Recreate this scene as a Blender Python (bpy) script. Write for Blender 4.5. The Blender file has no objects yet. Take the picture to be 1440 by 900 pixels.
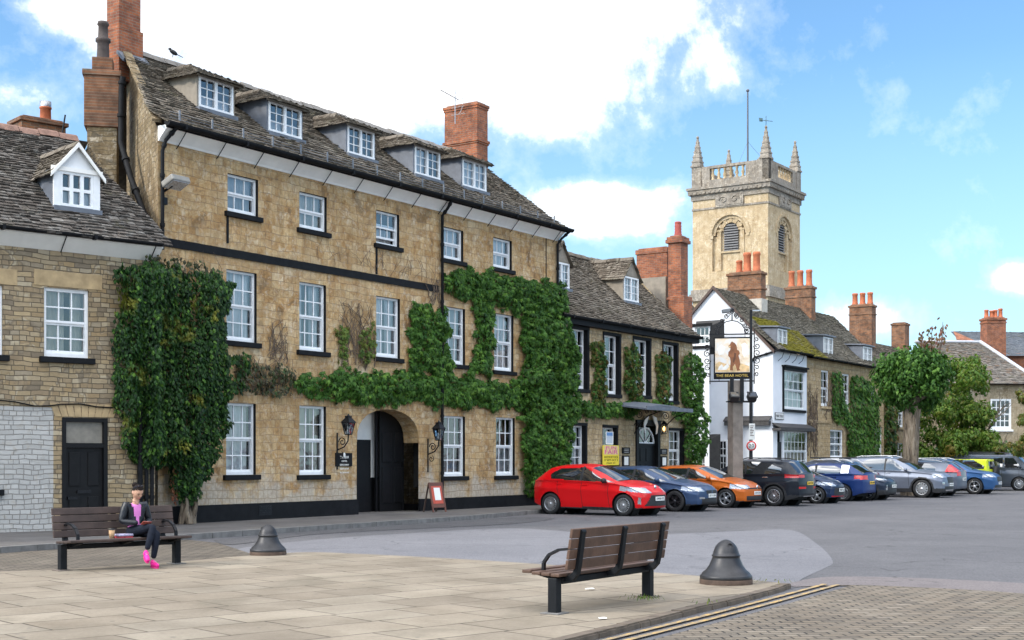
import bpy, bmesh, math, random
import numpy as np
from mathutils import Vector, Matrix
R = math.radians
rnd = random.Random(7)
scene = bpy.context.scene
COL = scene.collection

# ------------------------------------------------------------------ survey of the place
FL, HZ, CX, EYE = 1900.0, 645.0, 720.0, 1.6          # lens in photo pixels, horizon row, centre column, eye height
def gp(px, py, z=0.0):
    y = (EYE - z) * FL / (py - HZ)
    return ((px - CX) * y / FL, y)
class Frame:                                          # a building's own axes: t along the front, d back, z up
    def __init__(s, ox, oy, ang):
        s.o = (ox, oy); s.a = ang; s.c = math.cos(ang); s.s = math.sin(ang)
    def tz(s, px, py, d=0.0):
        k = (px - CX) / FL
        t = (k * (s.o[1] + d * s.c) - s.o[0] + d * s.s) / (s.c - k * s.s)
        y = s.o[1] + t * s.s + d * s.c
        return t, EYE + (HZ - py) * y / FL
    def w(s, t, d, z=0.0):
        return Vector((s.o[0] + t * s.c - d * s.s, s.o[1] + t * s.s + d * s.c, z))
    def rect(s, x0, x1, y0, y1, d=0.0):               # left x, right x, top and bottom rows read at the left edge
        t0, z1 = s.tz(x0, y0, d); _, z0 = s.tz(x0, y1, d); t1, _ = s.tz(x1, y0, d)
        return t0, t1, z0, z1

# ------------------------------------------------------------------ objects
def tag(o, label=None, cat=None, group=None, kind=None):
    if label: o['label'] = label
    if cat: o['category'] = cat
    if group: o['group'] = group
    if kind: o['kind'] = kind
    return o
def empty(name, loc=(0, 0, 0), rz=0.0, label=None, cat=None, group=None, parent=None):
    o = bpy.data.objects.new(name, None); COL.objects.link(o)
    o.location = loc; o.rotation_euler = (0, 0, rz); o.empty_display_size = .2
    if parent: o.parent = parent
    return tag(o, label, cat, group)
def copy_tree(o, parent=None):
    c = o.copy(); COL.objects.link(c)
    if parent: c.parent = parent
    for ch in list(o.children): copy_tree(ch, c)
    return c
class MB:
    def __init__(s): s.v = []; s.f = []; s.m = []; s.sm = []
    def add(s, verts, faces, mi=0, smooth=False):
        n = len(s.v); s.v.extend([tuple(p) for p in verts])
        for f in faces:
            s.f.append([i + n for i in f]); s.m.append(mi); s.sm.append(smooth)
        return s
    def quad(s, a, b, c, d, mi=0): return s.add([a, b, c, d], [(0, 1, 2, 3)], mi)
    def poly(s, pts, mi=0): return s.add(pts, [tuple(range(len(pts)))], mi)
    def box(s, x0, x1, y0, y1, z0, z1, mi=0, rot=None, at=None):
        p = [(x0,y0,z0),(x1,y0,z0),(x1,y1,z0),(x0,y1,z0),(x0,y0,z1),(x1,y0,z1),(x1,y1,z1),(x0,y1,z1)]
        if rot is not None: p = [rot @ Vector(q) for q in p]
        if at is not None: p = [Vector(q) + Vector(at) for q in p]
        return s.add(p, [(0,3,2,1),(4,5,6,7),(0,1,5,4),(1,2,6,5),(2,3,7,6),(3,0,4,7)], mi)
    def bbox(s, x0, x1, y0, y1, z0, z1, b=.01, mi=0, rot=None, at=None):   # box with chamfered edges
        bm = bmesh.new()
        bmesh.ops.create_cube(bm, size=1)
        for v in bm.verts:
            v.co = Vector(((x0+x1)/2 + v.co.x*(x1-x0), (y0+y1)/2 + v.co.y*(y1-y0), (z0+z1)/2 + v.co.z*(z1-z0)))
        bmesh.ops.bevel(bm, geom=list(bm.edges), offset=b, segments=2, affect='EDGES', profile=.5)
        return s.bm(bm, mi, rot, at)
    def bm(s, bm, mi=0, rot=None, at=None, smooth=False):
        bm.verts.index_update()
        p = [v.co.copy() for v in bm.verts]
        if rot is not None: p = [rot @ q for q in p]
        if at is not None: p = [q + Vector(at) for q in p]
        fs = [[v.index for v in f.verts] for f in bm.faces]
        bm.free(); return s.add(p, fs, mi, smooth)
    def prism(s, pts, ext, mi=0):                     # polygon (3D points) extruded by a vector
        n = len(pts); e = Vector(ext)
        q = [Vector(p) for p in pts] + [Vector(p) + e for p in pts]
        return s.add(q, [tuple(range(n))[::-1], tuple(range(n, 2*n))] + [(i, (i+1) % n, n+(i+1) % n, n+i) for i in range(n)], mi)
    def tube(s, path, r, n=8, mi=0, cap=True, smooth=True):
        P = [Vector(p) for p in path]; rs = r if isinstance(r, (list, tuple)) else [r]*len(P)
        vs = []; up = Vector((0, 0, 1)); a0 = None
        for i, p in enumerate(P):
            d = (P[min(i+1, len(P)-1)] - P[max(i-1, 0)]).normalized()
            if a0 is None:
                a = d.cross(up)
                if a.length < 1e-3: a = d.cross(Vector((1, 0, 0)))
            else: a = a0 - d * a0.dot(d)
            a.normalize(); a0 = a; b = d.cross(a)
            for k in range(n):
                an = 2*math.pi*k/n
                vs.append(p + (a*math.cos(an) + b*math.sin(an))*rs[i])
        fs = [(i*n+k, i*n+(k+1) % n, (i+1)*n+(k+1) % n, (i+1)*n+k) for i in range(len(P)-1) for k in range(n)]
        s.add(vs, fs, mi, smooth)
        if cap: s.add(vs[:n], [tuple(range(n))[::-1]], mi); s.add(vs[-n:], [tuple(range(n))], mi)
        return s
    def lathe(s, prof, n=24, mi=0, at=(0,0,0), axis='z', smooth=True):
        vs = []
        for r, z in prof:
            for k in range(n):
                a = 2*math.pi*k/n; x, y = r*math.cos(a), r*math.sin(a)
                vs.append({'z': (x, y, z), 'y': (x, z, y), 'x': (z, x, y)}[axis])
        vs = [Vector(p) + Vector(at) for p in vs]; m = len(prof)
        fs = [(i*n+k, i*n+(k+1) % n, (i+1)*n+(k+1) % n, (i+1)*n+k) for i in range(m-1) for k in range(n)]
        return s.add(vs, fs, mi, smooth)
    def ell(s, c, r, mi=0, nu=16, nv=10, rot=None):
        vs = []; 
        for j in range(nv+1):
            b = math.pi*j/nv
            for k in range(nu):
                a = 2*math.pi*k/nu
                p = Vector((r[0]*math.sin(b)*math.cos(a), r[1]*math.sin(b)*math.sin(a), -r[2]*math.cos(b)))
                if rot is not None: p = rot @ p
                vs.append(p + Vector(c))
        fs = [(j*nu+k, j*nu+(k+1) % nu, (j+1)*nu+(k+1) % nu, (j+1)*nu+k) for j in range(nv) for k in range(nu)]
        return s.add(vs, fs, mi, True)
    def build(s, name, mats, parent=None, loc=None, rz=None, kind=None, fix=True):
        me = bpy.data.meshes.new(name); me.from_pydata([tuple(p) for p in s.v], [], s.f)
        if not isinstance(mats, (list, tuple)): mats = [mats]
        for m in mats: me.materials.append(m)
        me.polygons.foreach_set('material_index', s.m); me.polygons.foreach_set('use_smooth', s.sm)
        if fix and len(s.f) < 60000:
            bm = bmesh.new(); bm.from_mesh(me); bmesh.ops.recalc_face_normals(bm, faces=list(bm.faces)); bm.to_mesh(me); bm.free()
        me.update(); me.validate()
        o = bpy.data.objects.new(name, me); COL.objects.link(o)
        if parent: o.parent = parent
        if loc is not None: o.location = loc
        if rz is not None: o.rotation_euler = (0, 0, rz)
        if kind: o['kind'] = kind
        return o
FONT_CACHE = {}
def text(name, body, size, mat, parent, mtx, width=None, depth=.002):      # flat raised lettering, centred; mtx places it (x right, y up, z out)
    cu = bpy.data.curves.new('lettering', 'FONT'); cu.body = body; cu.size = size; cu.align_x = 'CENTER'; cu.align_y = 'CENTER'; cu.extrude = depth; cu.resolution_u = 2
    o = bpy.data.objects.new('tmp', cu); COL.objects.link(o)
    dg = bpy.context.evaluated_depsgraph_get()
    me = bpy.data.meshes.new_from_object(o.evaluated_get(dg)); bpy.data.objects.remove(o)
    xs = [v.co.x for v in me.vertices]
    if width and xs:
        k = width / (max(xs) - min(xs))
        me.transform(Matrix.Diagonal((k, 1, 1, 1)))
    me.transform(mtx); me.materials.clear(); me.materials.append(mat)
    t = bpy.data.objects.new(name, me); COL.objects.link(t); t.parent = parent
    return t
def face_mtx(loc, xdir, ydir):                        # columns: text x, text y, normal
    x = Vector(xdir).normalized(); y = Vector(ydir).normalized(); z = x.cross(y)
    m = Matrix((x, y, z)).transposed().to_4x4(); m.translation = Vector(loc); return m
def apply_mods(o):
    dg = bpy.context.evaluated_depsgraph_get(); dg.update()
    me = bpy.data.meshes.new_from_object(o.evaluated_get(dg)); o.modifiers.clear(); o.data = me

# ------------------------------------------------------------------ materials
def node(nt, typ, ins=None, **attrs):
    n = nt.nodes.new('ShaderNode' + typ)
    for k, v in attrs.items(): setattr(n, k, v)
    for k, v in (ins or {}).items():
        if isinstance(v, bpy.types.NodeSocket): nt.links.new(v, n.inputs[k])
        else: n.inputs[k].default_value = v
    return n
def c4(c): return (c[0], c[1], c[2], 1)
def mix(nt, fac, a, b, mode='MIX'):
    n = nt.nodes.new('ShaderNodeMix'); n.data_type = 'RGBA'; n.blend_type = mode; n.clamp_factor = True
    for i, v in ((0, fac), (6, a), (7, b)):
        if isinstance(v, bpy.types.NodeSocket): nt.links.new(v, n.inputs[i])
        else: n.inputs[i].default_value = (c4(v) if i and len(v) == 3 else v)
    return n.outputs[2]
def ramp(nt, fac, stops, interp='LINEAR'):
    n = nt.nodes.new('ShaderNodeValToRGB'); nt.links.new(fac, n.inputs[0]); cr = n.color_ramp; cr.interpolation = interp
    while len(cr.elements) < len(stops): cr.elements.new(.5)
    for e, (p, c) in zip(cr.elements, stops):
        e.position = p; e.color = c4(c) if not isinstance(c, (int, float)) else (c, c, c, 1)
    return n.outputs[0]
def math_(nt, op, a, b=None, c=None, clamp=False):
    n = nt.nodes.new('ShaderNodeMath'); n.operation = op; n.use_clamp = clamp
    for i, v in enumerate((a, b, c)):
        if v is None: continue
        if isinstance(v, bpy.types.NodeSocket): nt.links.new(v, n.inputs[i])
        else: n.inputs[i].default_value = v
    return n.outputs[0]
def newmat(name):
    m = bpy.data.materials.new(name); m.use_nodes = True; nt = m.node_tree; nt.nodes.clear()
    out = node(nt, 'OutputMaterial'); b = node(nt, 'BsdfPrincipled'); nt.links.new(b.outputs[0], out.inputs[0])
    return m, nt, b, out
def noise(nt, vec, scale, detail=4, rough=.55, dist=0.0):
    n = node(nt, 'TexNoise', {'Scale': scale, 'Detail': detail, 'Roughness': rough, 'Distortion': dist})
    if vec is not None: nt.links.new(vec, n.inputs['Vector'])
    return n.outputs[0]
def bump(nt, b, h, strength=.5, dist=.02):
    n = node(nt, 'Bump', {'Strength': strength, 'Distance': dist, 'Height': h}); nt.links.new(n.outputs[0], b.inputs['Normal'])
def objco(nt): return node(nt, 'TexCoord').outputs['Object']
def plain(name, c, rough=.6, metal=0.0, var=.12, scale=6.0, spec=.4, bmp=0.0, coat=0.0):
    m, nt, b, _ = newmat(name); co = objco(nt)
    n = noise(nt, co, scale, 5)
    lo = tuple(x*(1-var) for x in c); hi = tuple(min(1, x*(1+var)) for x in c)
    nt.links.new(ramp(nt, n, [(.3, lo), (.7, hi)]), b.inputs['Base Color'])
    b.inputs['Roughness'].default_value = rough; b.inputs['Metallic'].default_value = metal
    b.inputs['Specular IOR Level'].default_value = spec
    if coat: b.inputs['Coat Weight'].default_value = coat; b.inputs['Coat Roughness'].default_value = .03
    if bmp: bump(nt, b, noise(nt, co, scale*8, 6), bmp, .01)
    return m
def wallco(nt):                                       # (along + back, up) so that bricks run round corners
    co = objco(nt); s = node(nt, 'SeparateXYZ', {0: co})
    u = math_(nt, 'ADD', s.outputs[0], s.outputs[1])
    return co, s, node(nt, 'CombineXYZ', {0: u, 1: s.outputs[2]}).outputs[0]
def stone(name, cols, mortar, bw=.42, bh=.16, msize=.012, wob=.05, render=0.0, rcols=None, paint=None, bs=.6, low=None):
    m, nt, b, _ = newmat(name); co, s, uv = wallco(nt)
    w = node(nt, 'TexNoise', {'Scale': 1.6, 'Detail': 3}); nt.links.new(co, w.inputs['Vector'])
    wv = node(nt, 'VectorMath', {0: w.outputs['Color'], 1: (.5, .5, .5)}, operation='SUBTRACT').outputs[0]
    wv = node(nt, 'VectorMath', {0: wv, 'Scale': wob*4}, operation='SCALE').outputs[0]
    uv2 = node(nt, 'VectorMath', {0: uv, 1: wv}, operation='ADD').outputs[0]
    def bricks(bw, bh, off=.5):
        return node(nt, 'TexBrick', {'Vector': uv2, 'Color1': (0, 0, 0, 1), 'Color2': (1, 1, 1, 1), 'Mortar': (.5, .5, .5, 1), 'Scale': 1.0,
            'Mortar Size': msize, 'Mortar Smooth': .35, 'Bias': 0.0, 'Brick Width': bw, 'Row Height': bh}, offset=off, squash=.72, squash_frequency=3)
    br = bricks(bw, bh); br2 = bricks(bw*.57, bh, .37)
    sel = ramp(nt, noise(nt, co, .9, 2), [(.47, 0.0), (.53, 1.0)])
    rv = mix(nt, sel, br.outputs['Color'], br2.outputs['Color']); mf = mix(nt, sel, br.outputs['Fac'], br2.outputs['Fac'])
    base = ramp(nt, rv, [(i/(len(cols)-1), c) for i, c in enumerate(cols)])
    n1 = noise(nt, co, 9, 6, .65); n2 = noise(nt, co, .55, 4)
    base = mix(nt, .35, base, ramp(nt, n1, [(.25, (.25, .24, .22)), (.75, (1, 1, 1))]), 'MULTIPLY')
    base = mix(nt, mf, base, c4(mortar))
    h = math_(nt, 'SUBTRACT', math_(nt, 'MULTIPLY', n1, .6), mf)
    if render:                                        # weathered limewash and render left over the stones in patches
        rc = ramp(nt, noise(nt, co, 1.3, 8, .7, .4), [(i/(len(rcols)-1)*.24+.38, c) for i, c in enumerate(rcols)])
        rc = mix(nt, .65, rc, ramp(nt, noise(nt, co, 11, 7, .75), [(.36, (.42, .36, .29)), (.56, (1.05, 1.05, 1.05))]), 'MULTIPLY')
        rc = mix(nt, .5, rc, ramp(nt, noise(nt, co, 3.4, 6, .7, .5), [(.36, (.55, .46, .36)), (.54, (1.06, 1.05, 1.03))]), 'MULTIPLY')
        sx = node(nt, 'Mapping', {'Vector': co, 'Scale': (3.2, 3.2, .28)}).outputs[0]
        rc = mix(nt, .6, rc, ramp(nt, noise(nt, sx, 1.6, 6, .6), [(.36, (.5, .42, .32)), (.52, (1, 1, 1))]), 'MULTIPLY')
        rc = mix(nt, ramp(nt, noise(nt, co, 4.6, 7, .75, .4), [(.53, 0.0), (.63, .7)]), rc, (.68, .61, .50, 1))
        rc = mix(nt, ramp(nt, noise(nt, co, 2.1, 7, .75, .4), [(.56, 0.0), (.68, .5)]), rc, (.16, .115, .08, 1))
        rc = mix(nt, .38, rc, ramp(nt, rv, [(0, (.70, .68, .66)), (.5, (.98, .97, .95)), (1, (1.14, 1.13, 1.10))]), 'MULTIPLY')
        rc = mix(nt, math_(nt, 'MULTIPLY', mf, ramp(nt, noise(nt, co, 2.2, 4), [(.40, .15), (.58, .8)])), rc, c4(mortar))
        rf = ramp(nt, noise(nt, co, .8, 6, .65, .2), [(.5-render*.32, 1.0), (.66, .25)])
        base = mix(nt, rf, base, rc); h = mix(nt, rf, h, math_(nt, 'SUBTRACT', n1, math_(nt, 'MULTIPLY', mf, .5)))
    base = mix(nt, .5, base, ramp(nt, n2, [(.3, (.75, .70, .62)), (.55, (1.05, 1.04, 1.02))]), 'MULTIPLY')
    if low:                                           # grey limewash peeling off the foot of the wall
        hgt = math_(nt, 'ADD', s.outputs[2], math_(nt, 'MULTIPLY', math_(nt, 'SUBTRACT', noise(nt, co, 1.5, 7, .7), .5), 4.5))
        k = ramp(nt, math_(nt, 'DIVIDE', hgt, 4.0), [(low[0], .75), (low[0]+.14, 0.0)])
        base = mix(nt, k, base, mix(nt, mf, ramp(nt, n1, [(.3, tuple(x*.6 for x in low[1])), (.6, low[1])]), (.30, .25, .18, 1)))
    if paint:                                         # limewashed patch: t range, top, colour
        a0, a1, zt, pc = paint
        k = math_(nt, 'MULTIPLY', math_(nt, 'LESS_THAN', s.outputs[0], a1), math_(nt, 'LESS_THAN', s.outputs[2], zt))
        k = math_(nt, 'MULTIPLY', k, ramp(nt, noise(nt, co, 6, 5), [(.25, .55), (.45, 1.0)]))
        base = mix(nt, k, base, mix(nt, mf, ramp(nt, rv, [(0, pc), (1, tuple(x*.80 for x in pc))]), (.25, .235, .215)))
    nt.links.new(base, b.inputs['Base Color']); b.inputs['Roughness'].default_value = .9; b.inputs['Specular IOR Level'].default_value = .2
    bump(nt, b, h, bs, .03); return m
def brickmat(name, c1, c2, mortar=(.32, .27, .22), soot=.4):
    m, nt, b, _ = newmat(name); co, s, uv = wallco(nt)
    br = node(nt, 'TexBrick', {'Vector': uv, 'Color1': c4(c1), 'Color2': c4(c2), 'Mortar': c4(mortar), 'Scale': 1.0, 'Mortar Size': .008,
        'Mortar Smooth': .2, 'Bias': -.1, 'Brick Width': .225, 'Row Height': .075})
    n1 = noise(nt, co, 3, 6, .65)
    c = mix(nt, soot, br.outputs['Color'], ramp(nt, n1, [(.35, (.25, .22, .2)), (.6, (1, 1, 1))]), 'MULTIPLY')
    nt.links.new(c, b.inputs['Base Color']); b.inputs['Roughness'].default_value = .9
    bump(nt, b, math_(nt, 'SUBTRACT', n1, br.outputs['Fac']), .6, .015); return m
def slatemat(name, cols, lichen=(.30, .275, .225), moss=None):
    m, nt, b, _ = newmat(name); co = objco(nt); g = node(nt, 'NewGeometry')
    base = ramp(nt, g.outputs['Random Per Island'], [(i/(len(cols)-1), c) for i, c in enumerate(cols)])
    n1 = noise(nt, co, 5, 6, .7); n2 = noise(nt, co, .7, 4)
    base = mix(nt, ramp(nt, n1, [(.5, 0.0), (.68, .55)]), base, c4(lichen))
    base = mix(nt, .6, base, ramp(nt, n2, [(.3, (.68, .65, .62)), (.65, (1, 1, 1))]), 'MULTIPLY')
    base = mix(nt, ramp(nt, noise(nt, co, 1.7, 5, .7), [(.56, 0.0), (.7, .55)]), base, (.10, .095, .05, 1))
    if moss is not None: base = mix(nt, moss(nt, co), base, (.17, .15, .018, 1))
    nt.links.new(base, b.inputs['Base Color']); b.inputs['Roughness'].default_value = .95; b.inputs['Specular IOR Level'].default_value = .15
    bump(nt, b, n1, .5, .03); return m
def leafmat(name, cols, trans=.25, patch=None, rough=.42):
    m, nt, b, out = newmat(name); co = objco(nt); g = node(nt, 'NewGeometry')
    r = g.outputs['Random Per Island']
    base = ramp(nt, r, [(i/(len(cols)-1), c) for i, c in enumerate(cols)])
    base = mix(nt, .55, base, ramp(nt, noise(nt, co, 1.1, 3), [(.32, (.55, .6, .5)), (.65, (1.0, 1.0, 1.0))]), 'MULTIPLY')
    if patch: base = mix(nt, ramp(nt, noise(nt, co, patch[1], 4, .6), [(patch[2], 0.0), (patch[2]+.08, patch[3])]), base, c4(patch[0]))
    nt.links.new(base, b.inputs['Base Color']); b.inputs['Roughness'].default_value = rough; b.inputs['Specular IOR Level'].default_value = .18
    t = node(nt, 'BsdfTranslucent', {'Color': mix(nt, 1.0, base, (1.0, 1.15, .5, 1), 'MULTIPLY')})
    ms = node(nt, 'MixShader', {0: trans, 1: b.outputs[0], 2: t.outputs[0]}); nt.links.new(ms.outputs[0], out.inputs[0])
    return m
def glassmat(name, tint=(.9, .95, 1), extra=.09):
    m, nt, b, out = newmat(name)
    tr = node(nt, 'BsdfTransparent', {'Color': c4(tint)}); gl = node(nt, 'BsdfGlossy', {'Roughness': .015, 'Color': (1, 1, 1, 1)})
    co = objco(nt)
    bp = node(nt, 'Bump', {'Strength': .10, 'Distance': .05, 'Height': noise(nt, co, 3.0, 2)}); nt.links.new(bp.outputs[0], gl.inputs['Normal'])
    fr = node(nt, 'Fresnel', {'IOR': 1.5}); f = math_(nt, 'ADD', fr.outputs[0], extra, clamp=True)
    ms = node(nt, 'MixShader', {0: f, 1: tr.outputs[0], 2: gl.outputs[0]}); nt.links.new(ms.outputs[0], out.inputs[0]); return m

MT = {}
MT['white'] = plain('white_paint', (.78, .79, .80), .5, var=.06)
MT['cream'] = plain('off_white_paint', (.82, .80, .76), .7, var=.06, scale=3)
MT['black'] = plain('black_paint', (.009, .0095, .011), .65, var=.3, spec=.15)
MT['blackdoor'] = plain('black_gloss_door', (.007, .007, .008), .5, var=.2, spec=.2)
MT['iron'] = plain('black_iron', (.011, .0115, .014), .45, var=.3, metal=.1, bmp=.1, spec=.25)
MT['lead'] = plain('lead_sheet', (.13, .145, .175), .5, var=.2, scale=4)
MT['tan'] = plain('tan_render', (.27, .235, .19), .9, var=.15)
MT['curtain'] = plain('net_curtain', (.62, .60, .59), .9, var=.2, scale=2)
MT['curtain_b'] = plain('grey_net_curtain', (.40, .39, .39), .9, var=.25, scale=2); MT['curtain_c'] = plain('cream_blind', (.52, .47, .38), .9, var=.15, scale=2)
MT['brcurt'] = plain('dull_curtain', (.26, .20, .17), .9, var=.2)
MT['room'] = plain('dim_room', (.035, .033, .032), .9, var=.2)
MT['glass'] = glassmat('window_glass')
MT['terra'] = plain('terracotta', (.42, .13, .06), .85, var=.2)
MT['sootpot'] = plain('sooty_clay', (.07, .055, .05), .85, var=.3)
MT['brick'] = brickmat('chimney_brick', (.40, .125, .05), (.22, .075, .045), (.25, .19, .14), soot=.6)
MT['brickdark'] = brickmat('sooty_brick', (.30, .125, .055), (.15, .08, .05), (.22, .17, .12), soot=.7)
MT['slate'] = slatemat('stone_slates', [(.075, .06, .046), (.125, .104, .082), (.17, .145, .118), (.10, .082, .064), (.24, .21, .175)])
MT['wood'] = plain('weathered_post', (.20, .17, .145), .85, var=.3, scale=3, bmp=.3)
MT['steel'] = plain('galvanised', (.35, .36, .38), .4, metal=.8)
# ------------------------------------------------------------------ camera, sky, sun
cam = bpy.data.cameras.new('camera'); cam.sensor_width = 36; cam.lens = 36*FL/1440; cam.shift_y = (HZ-450)/1440; cam.clip_end = 6000; cam.clip_start = .5
co_ = bpy.data.objects.new('camera', cam); COL.objects.link(co_); co_.location = (0, 0, EYE); co_.rotation_euler = (R(90), 0, 0); scene.camera = co_
SUN = Vector((-.80, -.30, .56)).normalized()
sl = bpy.data.lights.new('sun', 'SUN'); sl.energy = 1.7; sl.angle = R(10); sl.color = (1, .93, .82)
so = bpy.data.objects.new('sun', sl); COL.objects.link(so); so.rotation_euler = SUN.to_track_quat('Z', 'Y').to_euler(); so.location = (0, 0, 60)
wd = bpy.data.worlds.new('World'); scene.world = wd; wd.use_nodes = True; nt = wd.node_tree; nt.nodes.clear()
wo = node(nt, 'OutputWorld')
sky = node(nt, 'TexSky', sky_type='NISHITA'); sky.sun_disc = False; sky.sun_elevation = math.asin(SUN.z); sky.sun_rotation = math.atan2(SUN.x, SUN.y)
sky.air_density = 1.0; sky.dust_density = .5; sky.ozone_density = 1.6
g_ = node(nt, 'TexCoord').outputs['Generated']; sp = node(nt, 'SeparateXYZ', {0: g_})
ay = math_(nt, 'MAXIMUM', math_(nt, 'ABSOLUTE', sp.outputs[1]), .05)
u_ = math_(nt, 'DIVIDE', sp.outputs[0], ay); w_ = math_(nt, 'DIVIDE', sp.outputs[2], ay)
uw = node(nt, 'CombineXYZ', {0: u_, 1: w_}).outputs[0]
wn = node(nt, 'TexNoise', {'Scale': 5.0, 'Detail': 6, 'Roughness': .6}); nt.links.new(g_, wn.inputs['Vector'])
fld = None                                            # cloud banks as directions in the sky: seen ones first, then unseen added ones
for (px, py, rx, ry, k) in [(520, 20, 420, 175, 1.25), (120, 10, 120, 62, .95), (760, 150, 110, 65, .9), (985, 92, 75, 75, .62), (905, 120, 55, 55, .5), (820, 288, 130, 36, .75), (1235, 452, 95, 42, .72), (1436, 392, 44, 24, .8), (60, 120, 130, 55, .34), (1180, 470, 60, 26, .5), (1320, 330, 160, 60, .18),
                            (300, -520, 1100, 350, .8), (1900, -700, 700, 300, .8), (-900, 200, 700, 300, .8), (2900, 250, 900, 420, .85)]:  # this row lies out of view, added to fill the street with light
    a = math_(nt, 'DIVIDE', math_(nt, 'SUBTRACT', u_, (px-CX)/FL), rx/FL); b2 = math_(nt, 'DIVIDE', math_(nt, 'SUBTRACT', w_, (HZ-py)/FL), ry/FL)
    d2 = math_(nt, 'ADD', math_(nt, 'MULTIPLY', a, a), math_(nt, 'MULTIPLY', b2, b2))
    e = math_(nt, 'MULTIPLY', math_(nt, 'POWER', 2.718, math_(nt, 'MULTIPLY', d2, -.9)), k)
    fld = e if fld is None else math_(nt, 'MAXIMUM', fld, e)
fld = math_(nt, 'MAXIMUM', fld, ramp(nt, sp.outputs[2], [(.5, 0.0), (.75, .62)]))  # unseen cloud overhead, added to throw more light on the ground
n1 = noise(nt, g_, 9.0, 9, .62, .3); n2 = noise(nt, g_, 32.0, 7, .65)
tot = math_(nt, 'ADD', fld, math_(nt, 'MULTIPLY', math_(nt, 'SUBTRACT', n1, .5), 1.6))
tot = math_(nt, 'ADD', tot, math_(nt, 'MULTIPLY', math_(nt, 'SUBTRACT', n2, .5), .7))
cm = ramp(nt, tot, [(.22, 0.0), (.42, .16), (.58, .62), (.82, 1.0)])
skyc = mix(nt, 1.0, sky.outputs[0], (.72, .95, 1.08, 1), 'MULTIPLY')
skyc = mix(nt, ramp(nt, sp.outputs[2], [(.0, .7), (.28, .0)]), skyc, (3.1, 4.6, 5.6, 1))
SKYK = .1
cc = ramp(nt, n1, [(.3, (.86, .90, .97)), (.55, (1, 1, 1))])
bri = node(nt, 'MapRange', {'Value': sp.outputs[1], 'From Min': -.25, 'From Max': .55, 'To Min': 29.0, 'To Max': 8.2}).outputs[0]   # unseen banks behind the viewer brightened as added fill light
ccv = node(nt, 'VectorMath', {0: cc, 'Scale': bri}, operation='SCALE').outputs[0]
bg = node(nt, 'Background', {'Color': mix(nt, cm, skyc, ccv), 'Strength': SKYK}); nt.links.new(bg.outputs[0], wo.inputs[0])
scene.view_settings.view_transform = 'Standard'; scene.view_settings.look = 'None'; scene.view_settings.gamma = 1; scene.view_settings.exposure = 1.1
scene.view_settings.use_curve_mapping = False
scene.cycles.max_bounces = 8; scene.cycles.transparent_max_bounces = 12; scene.cycles.use_denoising = True

# ------------------------------------------------------------------ the ground
ROAD = -.06
def asphalt(name, c, k=1.0, patchy=.35):
    m, nt, b, _ = newmat(name); co = objco(nt)
    v = node(nt, 'TexVoronoi', {'Scale': 55.0, 'Randomness': 1.0}); nt.links.new(co, v.inputs['Vector'])
    n1 = noise(nt, co, .35, 5, .6); n2 = noise(nt, co, 40, 4, .7); n3 = noise(nt, co, 3.5, 6, .7)
    base = mix(nt, .8, c4(c), ramp(nt, v.outputs['Color'], [(.1, (.62, .62, .64)), (.9, (1.15, 1.14, 1.12))]), 'MULTIPLY')
    base = mix(nt, .7, base, ramp(nt, n2, [(.3, (.72, .72, .72)), (.7, (1.12, 1.12, 1.1))]), 'MULTIPLY')
    base = mix(nt, patchy*1.6, base, ramp(nt, n1, [(.35, (.70, .70, .71)), (.65, (1.08, 1.07, 1.06))]), 'MULTIPLY')
    base = mix(nt, .5, base, ramp(nt, n3, [(.3, (.80, .80, .80)), (.6, (1, 1, 1))]), 'MULTIPLY')
    cv = node(nt, 'TexVoronoi', {'Scale': .33}, feature='DISTANCE_TO_EDGE'); wn_ = node(nt, 'TexNoise', {'Scale': 1.4, 'Detail': 6}); nt.links.new(co, wn_.inputs['Vector']); nt.links.new(node(nt, 'VectorMath', {0: co, 1: wn_.outputs['Color']}, operation='ADD').outputs[0], cv.inputs['Vector'])
    base = mix(nt, math_(nt, 'MULTIPLY', ramp(nt, cv.outputs['Distance'], [(.0, .75), (.012, 0.0)]), ramp(nt, noise(nt, co, .5, 3), [(.45, 0.0), (.55, 1.0)])), base, tuple(x*.35 for x in c)+(1,))
    ov = node(nt, 'TexVoronoi', {'Scale': .8}); nt.links.new(co, ov.inputs['Vector']); base = mix(nt, ramp(nt, math_(nt, 'ADD', ov.outputs['Distance'], math_(nt, 'MULTIPLY', n3, .25)), [(.20, .55), (.34, 0.0)]), base, tuple(x*.6 for x in c)+(1,))
    nt.links.new(base, b.inputs['Base Color']); b.inputs['Roughness'].default_value = .88; b.inputs['Specular IOR Level'].default_value = .25
    bump(nt, b, n2, .4*k, .012); return m
MT['asphalt'] = asphalt('asphalt', (.135, .133, .142)); MT['patch'] = asphalt('paler_asphalt', (.19, .19, .208), .7, .25)
MT['darkroad'] = asphalt('worn_asphalt', (.11, .108, .114))
MT['edge'] = asphalt('road_edge_strip', (.19, .168, .168), .6, .2)
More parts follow.
